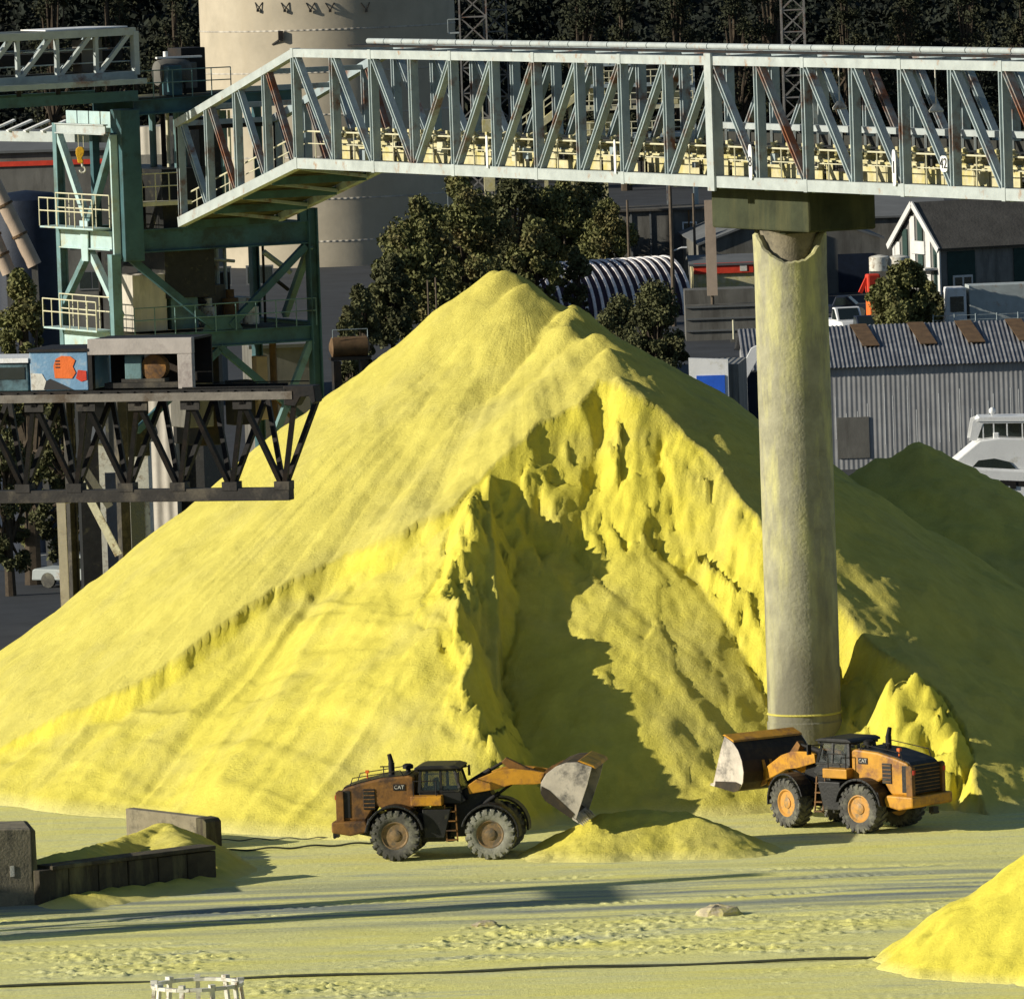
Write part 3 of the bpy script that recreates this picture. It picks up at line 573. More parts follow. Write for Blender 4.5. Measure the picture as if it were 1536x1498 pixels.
# ------------------------------------------------------------------ wheel loaders (x forward, y left, z up; origin on the ground between the axles)
def arc_strip(mb, cx, cz, r0, r1, a0, a1, y0, y1, n=12):
    """mudguard: a bent plate round a wheel"""
    po = [(cx+r1*math.cos(a0+(a1-a0)*i/n), cz+r1*math.sin(a0+(a1-a0)*i/n)) for i in range(n+1)]
    pi_ = [(cx+r0*math.cos(a0+(a1-a0)*i/n), cz+r0*math.sin(a0+(a1-a0)*i/n)) for i in range(n+1)]
    for i in range(n):
        mb.prism([po[i], po[i+1], pi_[i+1], pi_[i]], y0, y1)
    return mb
def make_wheel(root, x, y, tyre_mat, rim_mat, steer=0.0):
    RAD, WID = 0.875, 0.62
    wm = Matrix.Translation((x, y, RAD)) @ Matrix.Rotation(steer, 4, 'Z') @ Matrix.Rotation(R(90), 4, 'X')
    mb = MB(); h = WID/2
    mb.lathe([(0.46,-h*0.72),(0.55,-h*0.95),(0.72,-h),(0.81,-h*0.93),(0.835,-h*0.7),(0.835,h*0.7),(0.81,h*0.93),(0.72,h),(0.55,h*0.95),(0.46,h*0.72),(0.46,-h*0.72)], 36, wm, cap=False)
    for k in range(20):                                  # chevron lugs
        for s in (-1, 1):
            a = 2*math.pi*(k+(0.5 if s > 0 else 0))/20; a2 = a+0.17
            pts = []
            for rr in (0.80, 0.882):
                for (aa, zz) in ((a-0.075, s*h*0.97), (a+0.075, s*h*0.97), (a2+0.06, s*0.02), (a2-0.06, s*0.02)):
                    pts.append(wm @ Vector((rr*math.cos(aa), rr*math.sin(aa), zz)))
            mb.add(pts, [(0,1,2,3),(7,6,5,4),(0,4,5,1),(1,5,6,2),(2,6,7,3),(3,7,4,0)])
            pts = []
            for rr in (0.70, 0.86):                      # lug shoulder on the side wall
                for (aa, zz) in ((a-0.06, s*h*0.9), (a+0.06, s*h*0.9), (a+0.06, s*h*1.06), (a-0.06, s*h*1.06)):
                    pts.append(wm @ Vector((rr*math.cos(aa), rr*math.sin(aa), zz)))
            mb.add(pts, [(0,1,2,3),(7,6,5,4),(0,4,5,1),(1,5,6,2),(2,6,7,3),(3,7,4,0)])
    wh = mb.build('wheel', tyre_mat, root, smooth=35)
    rb = MB(); s = 1 if y > 0 else -1                    # outer side: rim dish, outer ring and hub
    fm = wm @ Matrix.Scale(-s, 4, (0,0,1))
    rb.lathe([(0.50,h*0.62),(0.50,h*0.80),(0.455,h*0.82),(0.42,h*0.70),(0.36,h*0.45),(0.30,h*0.40),(0.24,h*0.52),(0.0,h*0.54)], 28, fm)
    rb.lathe([(0.49,-h*0.7),(0.40,-h*0.5),(0.0,-h*0.5)], 20, fm)
    rim = rb.build('rim', rim_mat, wh, smooth=40)
    hb = MB(); hb.lathe([(0.20,h*0.5),(0.20,h*0.72),(0.13,h*0.80),(0,h*0.80)], 16, fm)
    for k in range(12):
        a = k*math.pi/6; c0 = fm @ Vector((0.30*math.cos(a), 0.30*math.sin(a), h*0.38)); c1 = fm @ Vector((0.30*math.cos(a), 0.30*math.sin(a), h*0.47)); hb.tube(c0, c1, 0.022, 6)
    hb.build('hub', rim_mat, wh, smooth=40)
    return wh
def make_loader(name, label, loc, heading, body, body2, arm_tip, tilt, tyres, rimm, bucket_side, plate, artic=0.0):
    t = thing(name, label, 'wheel loader', loc, heading, 'wheel loaders working the pile')
    for i, (x, y) in enumerate(((-1.68,-1.1),(1.68,-1.1),(-1.68,1.1),(1.68,1.1))):
        make_wheel(t, x, y, tyres[i % 2], rimm)
    b = MB()                                             # rear frame and front frame with the joint between them
    b.prism([(-3.1,0.85),(-3.1,1.5),(-0.2,1.7),(0.05,1.35),(0.05,0.6),(-0.9,0.55),(-2.4,0.7)], -0.5, 0.5)
    b2 = MB(); b2.prism([(0.1,0.7),(0.15,1.4),(0.6,2.35),(1.15,2.6),(1.5,2.45),(1.75,1.9),(2.35,1.35),(2.45,0.75)], -0.42, 0.42)
    b2.box((1.68,0,0.875),(0.42,1.75,0.42)); b2.build('front_frame', 'black', t, bevel=0.03)
    b.box((-1.68,0,0.875),(0.42,1.75,0.42))
    b.tube((0.05,0,0.5),(0.05,0,1.7),0.17,10); b.box((-1.0,0.0,1.25),(1.3,1.75,0.7)); b.box((-0.55,0,0.8),(1.1,1.5,0.45))
    b.build('chassis', 'black', t, bevel=0.03)
    hood = MB()
    prof = [(-3.55,1.36),(-3.66,2.30),(-3.52,2.50),(-3.0,2.66),(-2.2,2.84),(-1.2,2.92),(-1.02,2.86),(-1.02,1.66),(-1.9,1.62),(-2.4,1.9),(-2.75,1.36)]
    hood.prism(prof, -0.86, 0.86)
    ho = hood.build('engine_hood', body, t, bevel=0.07)
    top = MB(); top.prism([(-3.60,2.42),(-3.52,2.54),(-3.0,2.70),(-2.2,2.875),(-1.25,2.955),(-1.25,2.90),(-2.2,2.83),(-3.0,2.65),(-3.52,2.46)], -0.74, 0.74)
    top.build('hood_top', 'black', ho)
    for s in (-1, 1):
        v = MB(); v.box((-2.62, s*0.875, 2.12),(0.42,0.03,0.72)); o = v.build('side_vent', 'black', ho, bevel=0.04)
        v2 = MB()
        for k in range(5): v2.box((-2.62, s*0.893, 1.84+k*0.14),(0.38,0.015,0.035))
        v2.build('vent_slats', body2, o)
        v3 = MB(); v3.box((-3.42, s*0.872, 1.95),(0.26,0.025,0.95)); v3.build('rear_louvre', 'black', ho, bevel=0.02)
    gr = MB(); gr.box((-3.66,0,1.9),(0.12,1.5,0.95)); go = gr.build('radiator_grille', 'dark', t, bevel=0.02)
    gs = MB()
    for k in range(7): gs.box((-3.735,0,1.52+k*0.125),(0.03,1.42,0.03))
    gs.build('grille_bars', body2, go)
    for s in (-1, 1):
        u = MB(); u.prism([(-3.80,1.35),(-3.80,2.38),(-3.70,2.45),(-3.52,2.40),(-3.52,1.35)], s*0.86-0.09, s*0.86+0.09); u.build('rear_guard', body2, t, bevel=0.02)
        lamp = MB(); lamp.box((-3.82, s*0.86, 2.2),(0.03,0.12,0.16)); lamp.build('tail_lamp', 'red', t)
    cw = MB(); cw.prism([(-3.95,0.98),(-3.95,1.36),(-2.75,1.38),(-2.62,1.2),(-2.72,0.98),(-3.3,0.86)], -1.14, 1.14)
    co = cw.build('counterweight', body, t, bevel=0.06)
    hk = MB(); hk.box((-3.98,0,0.82),(0.2,0.3,0.22)); hk.tube((-4.02,-0.2,0.72),(-4.02,0.2,0.72),0.05,8); hk.build('tow_hitch', 'black', co)
    for s in (-1, 1):
        f = MB(); arc_strip(f, -1.68, 0.9, 0.97, 1.05, R(10), R(172), s*0.78, s*1.44, 14); f.prism([(-2.75,1.0),(-2.6,1.5),(-2.5,1.5),(-2.62,1.0)], s*0.8, s*1.4); f.build('rear_fender', 'black', t, bevel=0.015)
        f = MB(); arc_strip(f, 1.68, 0.9, 0.97, 1.04, R(-8), R(165), s*0.8, s*1.42, 14); f.build('front_fender', 'black', t, bevel=0.015)
        tk = MB(); tk.prism([(-0.66,0.75),(-0.72,1.75),(0.30,1.75),(0.05,0.75)], s*0.7, s*1.18); tk.build('step_box', 'black', t, bevel=0.03)
        pl = MB(); pl.box((-0.55, s*1.0, 2.06),(1.1,0.5,0.34)); pl.build('platform_panel', plate, t, bevel=0.03)
    # cab
    cb = MB(); cb.prism([(-0.82,1.78),(-0.88,2.32),(0.60,2.32),(0.80,1.92),(0.62,1.78)], -0.80, 0.80); cab = cb.build('cab', 'black', t, bevel=0.04)
    pw = MB(); X0, X1, XB = -0.86, 0.38, 0.62
    for s in (-1, 1):
        y = s*0.78; yt = s*0.70
        pw.bar((X0,y,2.3),(X0+0.06,yt,3.36),0.10,0.10); pw.bar((XB,y,2.3),(X1,yt,3.36),0.09,0.09); pw.bar((-0.08,y,2.3),(-0.10,yt,3.36),0.08,0.08)
        pw.bar((X0,y,2.36),(XB,y,2.36),0.08,0.08); pw.bar((X0,yt,3.32),(X1,yt,3.32),0.08,0.08)
    pw.bar((X0,-0.78,2.36),(X0,0.78,2.36),0.08,0.08); pw.bar((XB,-0.78,2.36),(XB,0.78,2.36),0.08,0.08); pw.bar((X0+0.05,-0.7,3.32),(X0+0.05,0.7,3.32),0.08,0.08); pw.bar((X1,-0.7,3.32),(X1,0.7,3.32),0.08,0.08)
    pw.build('cab_frame', 'black', cab)
    for s in (-1, 1):
        for (xa, xb, xc, xd) in ((X0+0.07,-0.12,-0.14,X0+0.12), (-0.03,XB-0.06,X1-0.06,-0.05)):
            g = MB(); g.slab([(xa,s*0.77,2.41),(xb,s*0.77,2.41),(xc,s*0.70,3.27),(xd,s*0.70,3.27)], 0.012, (0,s,0)); g.build('window', 'cab_glass', cab)
    g = MB(); g.slab([(XB,-0.7,2.41),(XB,0.7,2.41),(X1,0.64,3.27),(X1,-0.64,3.27)], 0.012, (1,0,0.2)); g.build('windscreen', 'cab_glass', cab)
    g = MB(); g.slab([(X0,-0.7,2.41),(X0,0.7,2.41),(X0+0.05,0.64,3.27),(X0+0.05,-0.64,3.27)], 0.012, (-1,0,0)); g.build('rear_window', 'cab_glass', cab)
    rf = MB(); rf.prism([(-1.02,3.36),(-1.0,3.47),(-0.8,3.55),(0.35,3.55),(0.60,3.46),(0.62,3.38)], -0.86, 0.86); ro = rf.build('cab_roof', 'black', cab, bevel=0.04)
    for (x, y) in ((0.55,-0.6),(0.55,0.6),(-0.95,-0.6),(-0.95,0.6)):
        bl = MB(); bl.box((x,y,3.32),(0.12,0.2,0.12)); bl.build('work_lamp', 'dark', ro)
    st = MB(); st.prism([(-0.42,2.2),(-0.46,2.85),(-0.36,2.9),(-0.26,2.45),(0.05,2.4),(0.05,2.3)], -0.25, 0.25); st.build('driver_seat', 'black', cab)
    cab.scale = (1,1,0.76); cab.location = (0,0,0.24*2.3)
    # exhaust, intake, mirrors, rails, ladder
    e = MB(); e.tube((-1.92,-0.15,2.8),(-1.92,-0.15,3.32),0.11,12); e.tube((-1.92,-0.15,3.32),(-1.99,-0.15,3.62),0.095,12,r2=0.075); e.build('exhaust_stack', 'dark', t, smooth=40)
    e = MB(); e.tube((-1.42,0.35,2.88),(-1.42,0.35,3.06),0.08,10); e.lathe([(0.08,3.02),(0.19,3.05),(0.19,3.17),(0.1,3.22)], 14, Matrix.Translation((-1.42,0.35,0))); e.build('air_cleaner', 'dark', t, smooth=40)
    e = MB(); e.tube((-2.9,0.5,2.66),(-2.9,0.5,2.92),0.03,6); e.box((-2.9,0.5,2.94),(0.12,0.12,0.1)); e.build('beacon', 'orange', t)
    e = MB(); e.tube((-2.3,0.4,2.82),(-2.3,0.4,3.12),0.02,6); e.tube((-2.42,0.4,3.12),(-2.1,0.4,3.12),0.025,6); e.build('antenna', 'dark', t)
    for s in (-1, 1):
        r_ = MB(); r_.path([(-1.0,s*1.16,2.2),(-1.0,s*1.16,2.75),(-0.2,s*1.16,2.75),(-0.2,s*1.16,2.2)], 0.02, 6); r_.path([(-3.3,s*0.8,2.58),(-3.2,s*0.8,2.86),(-1.5,s*0.8,3.10),(-1.4,s*0.8,2.9)], 0.018, 6); r_.build('handrail', 'dark', t)
        mi = MB(); mi.tube((0.45,s*0.8,3.0),(0.6,s*1.2,3.0),0.02,6); mi.box((0.6,s*1.22,2.86),(0.06,0.2,0.36)); mi.build('mirror', 'dark', t)
        ld = MB()
        for x in (0.12, 0.50): ld.bar((x,s*1.12,0.62),(x-0.06,s*1.02,1.9),0.05,0.05)
        for k in range(4): ld.box((0.30-k*0.015,s*(1.10-k*0.022),0.68+k*0.33),(0.36,0.22,0.04))
        ld.build('ladder', body2, t)
    # lift arms, tilt lever, cylinders
    P0 = Vector((1.05,0,2.42)); P1 = Vector((arm_tip[0],0,arm_tip[1])); d = P1-P0; L = d.length; a = math.atan2(d.z, d.x)
    def al(u, v): return (P0.x+u*L*math.cos(a)-v*math.sin(a), P0.z+u*L*math.sin(a)+v*math.cos(a))
    shape = [al(-0.07,-0.18),al(-0.08,0.12),al(0.05,0.30),al(0.33,0.50),al(0.55,0.50),al(0.80,0.34),al(1.04,0.16),al(1.07,-0.05),al(1.0,-0.16),al(0.80,-0.14),al(0.5,-0.05),al(0.3,-0.14)]
    for s in (-1, 1):
        m_ = MB(); m_.prism(shape, s*0.60-0.07, s*0.60+0.07); m_.build('lift_arm', 'cat', t, bevel=0.02)
        c0 = (0.95,s*0.45,1.55); q = al(0.52,0.0); mid = Vector(c0)*0.45+Vector((q[0],s*0.45,q[1]))*0.55
        m_ = MB(); m_.tube(c0, mid, 0.095, 10); m_.tube(mid, (q[0],s*0.45,q[1]), 0.05, 10); m_.build('lift_cylinder', 'dark', t, smooth=40)
    q = al(0.62,0.3); m_ = MB(); m_.tube((q[0],-0.6,q[1]-0.15),(q[0],0.6,q[1]-0.15),0.13,12); m_.build('cross_tube', body, t, smooth=40)
    lv = MB(); h1 = al(0.42,0.72); h2 = al(0.62,0.30); h3 = al(0.92,0.05)
    lv.prism([(h1[0]-0.12,h1[1]),(h1[0]+0.05,h1[1]+0.16),(h2[0]+0.2,h2[1]+0.15),(h3[0]+0.1,h3[1]+0.05),(h3[0]-0.05,h3[1]-0.08),(h2[0]-0.12,h2[1]-0.15)], -0.13, 0.13); lv.build('tilt_lever', 'cat_dirty_dark', t, bevel=0.02)
    k0 = Vector((0.75,0,2.52)); k1 = Vector((h1[0],0,h1[1]+0.03)); km = k0*0.4+k1*0.6
    m_ = MB(); m_.tube(k0, km, 0.10, 10); m_.tube(km, k1, 0.055, 10); m_.build('tilt_cylinder', 'dark', t, smooth=40)
    # bucket (own frame at the arm pin, then tilted)
    bm = Matrix.Translation(P1) @ Matrix.Rotation(-tilt, 4, 'Y')
    outer = [(1.66,-0.52),(0.42,-0.54),(0.12,-0.42),(-0.08,-0.12),(-0.10,0.25),(0.03,0.65),(0.26,0.98),(0.58,1.22),(1.08,1.36)]
    inner = [(1.66,-0.485),(0.46,-0.48),(0.18,-0.36),(0.0,-0.10),(-0.03,0.23),(0.10,0.61),(0.32,0.92),(0.61,1.15),(1.08,1.30)]
    bk = MB()
    for i in range(len(outer)-1): bk.prism([outer[i],outer[i+1],inner[i+1],inner[i]], -1.55, 1.55)
    bk.v = [tuple(bm @ Vector(v)) for v in bk.v]
    bo = bk.build('bucket', 'bucket_in', t)
    for s in (-1, 1):
        sd = MB(); sd.prism([outer[0]]+outer[1:]+[(1.30,0.75)], s*1.53, s*1.575); sd.v = [tuple(bm @ Vector(v)) for v in sd.v]; sd.build('bucket_side', bucket_side, bo, bevel=0.008)
        wp = MB(); wp.prism([(1.50,-0.54),(0.40,-0.55),(0.12,-0.43),(0.0,-0.2),(0.30,-0.16),(1.50,-0.34)], s*1.58-0.012, s*1.58+0.012); wp.v = [tuple(bm @ Vector(v)) for v in wp.v]; wp.build('wear_plate', 'bucket_in', bo)
    ce = MB(); ce.prism([(1.80,-0.525),(1.55,-0.54),(1.50,-0.475),(1.70,-0.475)], -1.60, 1.60)
    for k in range(8):
        y = -1.40+k*0.4; ce.prism([(1.98,-0.52),(1.62,-0.56),(1.60,-0.44),(1.75,-0.45)], y-0.06, y+0.06)
    ce.v = [tuple(bm @ Vector(v)) for v in ce.v]; ce.build('cutting_edge', 'bucket_worn', bo)
    lp = MB(); lp.prism([(0.55,1.235),(0.58,1.30),(1.10,1.43),(1.22,1.38),(1.08,1.365)], -1.55, 1.55)
    lp.v = [tuple(bm @ Vector(v)) for v in lp.v]; lp.build('spill_guard', 'cat', bo)
    rb = MB()
    for y in (-0.62, -0.3, 0.3, 0.62): rb.prism([(-0.22,-0.22),(-0.24,0.2),(0.0,0.62),(0.03,0.6),(-0.08,0.25),(-0.06,-0.1),(0.05,-0.35)], y-0.05, y+0.05)
    rb.v = [tuple(bm @ Vector(v)) for v in rb.v]; rb.build('hinge_brackets', body, bo)
    # maker's plate on the bonnet sides
    for s in (-1, 1):
        pb = MB(); pb.box((-1.55, s*0.872, 2.52),(0.42,0.02,0.22)); po = pb.build('name_plate', 'black', t)
        mw = Matrix.Translation((-1.55, s*0.886, 2.52)) @ Matrix.Rotation(R(90), 4, 'X')
        if s > 0: mw = Matrix.Translation((-1.55, s*0.886, 2.52)) @ Matrix.Rotation(R(180), 4, 'Z') @ Matrix.Rotation(R(90), 4, 'X')
        text_part('CAT', 0.18, 'lettering', 'white_dirty', po, mw)
    if artic:                                            # steer: the front half swings about the centre joint
        am = Matrix.Translation((0.05,0,0)) @ Matrix.Rotation(artic, 4, 'Z') @ Matrix.Translation((-0.05,0,0))
        for ch in list(t.children):
            nm = ch.name.split('.')[0]
            if nm in ('front_frame','front_fender','lift_arm','lift_cylinder','cross_tube','tilt_lever','tilt_cylinder','bucket') or (nm == 'wheel' and sum(v.co.x for v in ch.data.vertices)/len(ch.data.vertices) > 0):
                ch.matrix_local = am
    t.scale = (0.97,0.97,0.97)
    return t
# left machine, tipping its bucket over the small heap
g0 = G(666, 1288)
make_loader('wheel_loader', 'wheel loader in shade-browned orange, bucket raised and tipping over the small heap', (g0.x+0.18, g0.y+1.0, 0.0), R(-9), M['cat_dirty_dark'], M['cat_dirty_dark'], (3.70,2.72), R(-36), (M['tyre'], M['tyre_pale']), M['rim_dull'], M['bucket_worn'], M['cat'])
# right machine, turned away, bucket carried level
g1 = G(1246, 1252)
make_loader('wheel_loader', 'bright orange wheel loader turned away beside the concrete column, bucket carried level', (g1.x+0.62, g1.y+2.2, 0.0), R(180-41), M['cat'], M['cat_dirty_dark'], (3.95,1.60), R(6), (M['tyre'], M['tyre']), M['rim'], M['bucket_worn'], M['cat'], R(-13))
# ------------------------------------------------------------------ overhead conveyor gallery (runs away to the left, oblique to the view)
GA = P(449,254,45.5); GB0 = P(1536,300,-4.6)
zg = (GA.z+GB0.z)/2
GA = Vector((GA.x, GA.y, zg)); GB0.z = zg
gd = (GB0-GA); gl = gd.length; gd.normalize()
gn = Vector((-gd.y, gd.x, 0)); gn = gn if gn.y > 0 else -gn     # towards the far side (right and away)
PAN = gl*0.0613; NP = 22; GW = 4.3; GH = 4.62
gal = thing('conveyor_gallery', 'long pale truss conveyor gallery crossing overhead on the concrete column', 'conveyor gallery', tuple(GA))
def gp(u, v, z): return rel(gal, GA+gd*u+gn*v+Vector((0,0,z)))
# sloping tail: same plan direction, dropping to the left
tail_end = P(272,340,57.0); tl = (Vector((tail_end.x,tail_end.y,0))-Vector((GA.x,GA.y,0))).length; td = tail_end.z-zg
def tp(u, v, z):  # u from 0 (kink) to 1 (low end)
    return rel(gal, Vector((GA.x+(tail_end.x-GA.x)*u, GA.y+(tail_end.y-GA.y)*u, zg+td*u))+gn*v+Vector((0,0,z*(1-0.08*u))))
NT = 4
for v in (0.0, GW):
    mt = 'galv' if v == 0 else 'galv_dull'
    for nm, z, h in (('top_chord', GH-0.16, 0.32), ('bottom_chord', 0.2, 0.40)):
        mb = MB(); mb.bar(gp(0,v,z), gp(PAN*NP,v,z), 0.30, h)
        for k in range(0, NP, 2): mb.bar(gp(PAN*k-0.12,v,z), gp(PAN*k+0.12,v,z), 0.34, h+0.05)
        mb.build(nm, mt, gal)
        mb = MB(); mb.bar(tp(0,v,z), tp(1.0,v,z), 0.30, h); mb.build(nm, mt, gal)
    for k in range(0, NP+1):
        wd = 0.26 if k not in (10,) else 0.42
        mb = MB(); mb.ibeam(gp(PAN*k,v,0.40), gp(PAN*k,v,GH-0.32), 0.32 if k != 10 else 0.46, wd, up=tuple(gd), t=0.05)
        mb.build('post', 'galv_dull' if k != 10 else 'galv', gal)
        if k == 10 and v == 0:
            mb = MB(); mb.bar(gp(PAN*k+0.05,-0.2,-0.12), gp(PAN*k+0.05,-0.2,GH+0.1), 0.5, 0.08, up=tuple(gn)); mb.build('portal_post', 'galv', gal)
        if k < NP:
            a, b = (k, k+1) if (k < 3 or k >= 10) else (k+1, k)
            mb = MB(); mb.ibeam(gp(PAN*a+(0.18 if a<b else -0.18),v,GH-0.34), gp(PAN*b-(0.22 if a<b else -0.22),v,0.44), 0.26, 0.22, up=tuple(gd), t=0.05)
            mb.build('diagonal', 'galv_rust' if k in (11,16) else 'galv_dull', gal)
    for k in range(1, NT+1):
        mb = MB(); mb.ibeam(tp(k/NT*0.98,v,0.38), tp(k/NT*0.98,v,GH-0.34), 0.30, 0.26, up=tuple(gd), t=0.05); mb.build('post', 'galv_dull', gal)
        mb = MB(); mb.ibeam(tp(k/NT*0.98-0.03,v,GH-0.36), tp((k-1)/NT*0.98+0.03,v,0.42), 0.24, 0.22, up=tuple(gd), t=0.05); mb.build('diagonal', 'galv_rust' if k % 2 else 'galv_dull', gal)
for k in range(0, NP+1):                                    # cross beams top and bottom
    mb = MB(); mb.bar(gp(PAN*k,0.15,0.08), gp(PAN*k,GW-0.15,0.08), 0.2, 0.28); mb.build('floor_beam', 'galv_dull', gal)
    mb = MB(); mb.bar(gp(PAN*k,0.15,GH-0.2), gp(PAN*k,GW-0.15,GH-0.2), 0.18, 0.2); mb.build('roof_beam', 'galv_dull', gal)
for k in range(1, NT+1):
    mb = MB(); mb.bar(tp(k/NT*0.98,0.15,0.05), tp(k/NT*0.98,GW-0.15,0.05), 0.2, 0.3); mb.build('floor_beam', 'teal', gal)
    mb = MB(); mb.bar(tp(k/NT*0.98,0.15,GH-0.2), tp(k/NT*0.98,GW-0.15,GH-0.2), 0.18, 0.2); mb.build('roof_beam', 'galv_dull', gal)
    mb = MB(); mb.bar(tp((k-1)/NT*0.98+0.02,0.2,0.02), tp(k/NT*0.98-0.02,GW-0.2,0.02), 0.12, 0.12); mb.build('wind_brace', 'galv_dull', gal)
mb = MB(); mb.slab([gp(0,0.2,0.26),gp(PAN*NP,0.2,0.26),gp(PAN*NP,GW-0.2,0.26),gp(0,GW-0.2,0.26)], 0.06, (0,0,1)); mb.build('walkway_floor', 'deck', gal)
mb = MB(); mb.slab([tp(0,0.2,0.26),tp(1,0.2,0.26),tp(1,GW-0.2,0.26),tp(0,GW-0.2,0.26)], 0.06, (0,0,1)); mb.build('walkway_floor', 'deck', gal)
# conveyor inside: two dusty stringers, idlers, belt, and a covered return line
UE = PAN*NP
rg = np.random.default_rng(21)
for v in (1.15, 2.45):
    mb = MB(); u = 0.3
    while u < UE-1:
        ln = 0.7+rg.random()*1.6; hh = 0.44+0.12*rg.random()
        mb.bar(gp(u,v+0.03*rg.random(),0.34+hh/2), gp(min(UE,u+ln),v+0.03*rg.random(),0.34+hh/2), 0.08, hh); u += ln+(0.05 if rg.random() < 0.6 else 0.28)
    mb.build('stringer', 'cream', gal)
    mb = MB(); mb.bar(gp(0.3,v+0.06,0.62), gp(UE,v+0.06,0.62), 0.05, 0.16); mb.build('return_channel', 'belt', gal)
for k in range(38):
    u = 1+rg.random()*(UE-2); w_ = 0.2+0.4*rg.random(); mb = MB(); mb.box(gp(u,0.75+0.25*rg.random(),0.5+0.7*rg.random()),(w_,0.16,0.15+0.35*rg.random()),math.atan2(gd.y, gd.x)); mb.build('junction_box', ('dark','galv_dull','rail','belt')[k % 4], gal)
mb = MB(); mb.bar(gp(0.3,1.80,1.42), gp(UE,1.80,1.42), 1.1, 0.05); mb.bar(gp(0.3,1.80,0.52), gp(UE,1.80,0.52), 1.1, 0.04); mb.build('conveyor_belt', 'belt', gal)
ID = MB(); n_id = 0
for k in range(66):
    u = 0.8+k*1.12+(rg.random()-0.5)*0.18
    if u > UE-0.5: break
    mb = MB()
    mb.bar(gp(u,1.10,0.86), gp(u,1.10,1.48), 0.09, 0.09); mb.bar(gp(u,2.50,0.86), gp(u,2.50,1.48), 0.09, 0.09); mb.bar(gp(u,1.06,1.18), gp(u,2.54,1.18), 0.14, 0.10)
    mb.tube(gp(u,1.15,1.46), gp(u,1.50,1.30), 0.08, 8); mb.tube(gp(u,1.5,1.30), gp(u,2.1,1.30), 0.08, 8); mb.tube(gp(u,2.1,1.30), gp(u,2.45,1.46), 0.08, 8)
    mb.box(gp(u,1.08,1.52), (0.16,0.10,0.12), math.atan2(gd.y, gd.x)); mb.bar(gp(u-0.30,1.04,1.02), gp(u+0.30,1.04,1.02), 0.04, 0.12)
    mb.build('idler', 'cream', gal)
for v in (0.92, 2.68):
    mb = MB(); mb.bar(gp(0.3,v,1.00), gp(UE,v,1.00), 0.06, 0.08); mb.build('cable_tray', 'cream', gal)
C0 = PAN*8.2
mb = MB(); mb.bar(gp(C0,3.35,1.95), gp(UE,3.35,1.95), 0.34, 0.22); mb.build('return_cover', 'galv', gal)
for k in range(46):
    u = C0+0.2+k*0.86
    if u > UE-0.4: break
    mb = MB(); mb.bar(gp(u,3.18,0.34), gp(u,3.18,1.86), 0.08, 0.08); mb.build('cover_leg', 'galv', gal)
mb = MB(); mb.bar(gp(C0,3.3,1.50), gp(UE,3.3,1.50), 0.12, 0.46); mb.build('return_belt', 'belt', gal)
# hand rails on the near side
mb = MB(); mb.tube(gp(0,0.32,1.42), gp(UE,0.32,1.42), 0.035, 6); mb.tube(gp(0,0.32,0.95), gp(UE,0.32,0.95), 0.022, 6)
mb.tube(tp(0,0.32,1.42), tp(0.97,0.32,1.42), 0.035, 6); mb.tube(tp(0,0.32,0.95), tp(0.97,0.32,0.95), 0.022, 6)
for k in range(NP*2): mb.tube(gp(PAN*(k+0.5)/2,0.32,0.3), gp(PAN*(k+0.5)/2,0.32,1.42), 0.025, 5)
for k in range(NT*2): mb.tube(tp((k+0.5)/(NT*2)*0.98,0.32,0.3), tp((k+0.5)/(NT*2)*0.98,0.32,1.42), 0.025, 5)
mb.build('hand_rail', 'rail', gal)
# lagged pipe along the roof, in short lengths
mb = MB(); u = PAN*0.4
while u < UE-1.2:
    mb.tube(gp(u,2.5,GH+0.20), gp(u+1.5,2.5,GH+0.20), 0.115, 10); mb.tube(gp(u+1.44,2.5,GH+0.20), gp(u+1.58,2.5,GH+0.20), 0.085, 10); u += 1.56
mb.build('roof_pipe', 'galv', gal, smooth=40)
mb = MB(); mb.bar(gp(0,2.5,GH+0.02), gp(UE,2.5,GH+0.02), 0.5, 0.08); mb.build('pipe_support', 'dark', gal)
mb = MB(); mb.bar(tp(0.99,0.0,0.3), tp(0.99,0.0,GH-0.3), 0.25, 0.25); mb.bar(tp(0.99,GW,0.3), tp(0.99,GW,GH-0.3), 0.25, 0.25); mb.bar(tp(1,0,GH-0.25), tp(1,GW,GH-0.25), 0.3, 0.35); mb.build('end_frame', 'dark', gal)
# lamps hung inside
for k in (11, 13, 15, 17, 19):
    mb = MB(); mb.tube(gp(PAN*k+0.5,2.9,2.9), gp(PAN*k+0.5,2.9,GH-0.3), 0.03, 6); mb.lathe([(0.08,2.95),(0.26,2.72),(0.24,2.66),(0.05,2.66)], 12, Matrix.Translation(gp(PAN*k+0.5,2.9,0))); mb.build('lamp', 'white_dirty', gal, smooth=40)
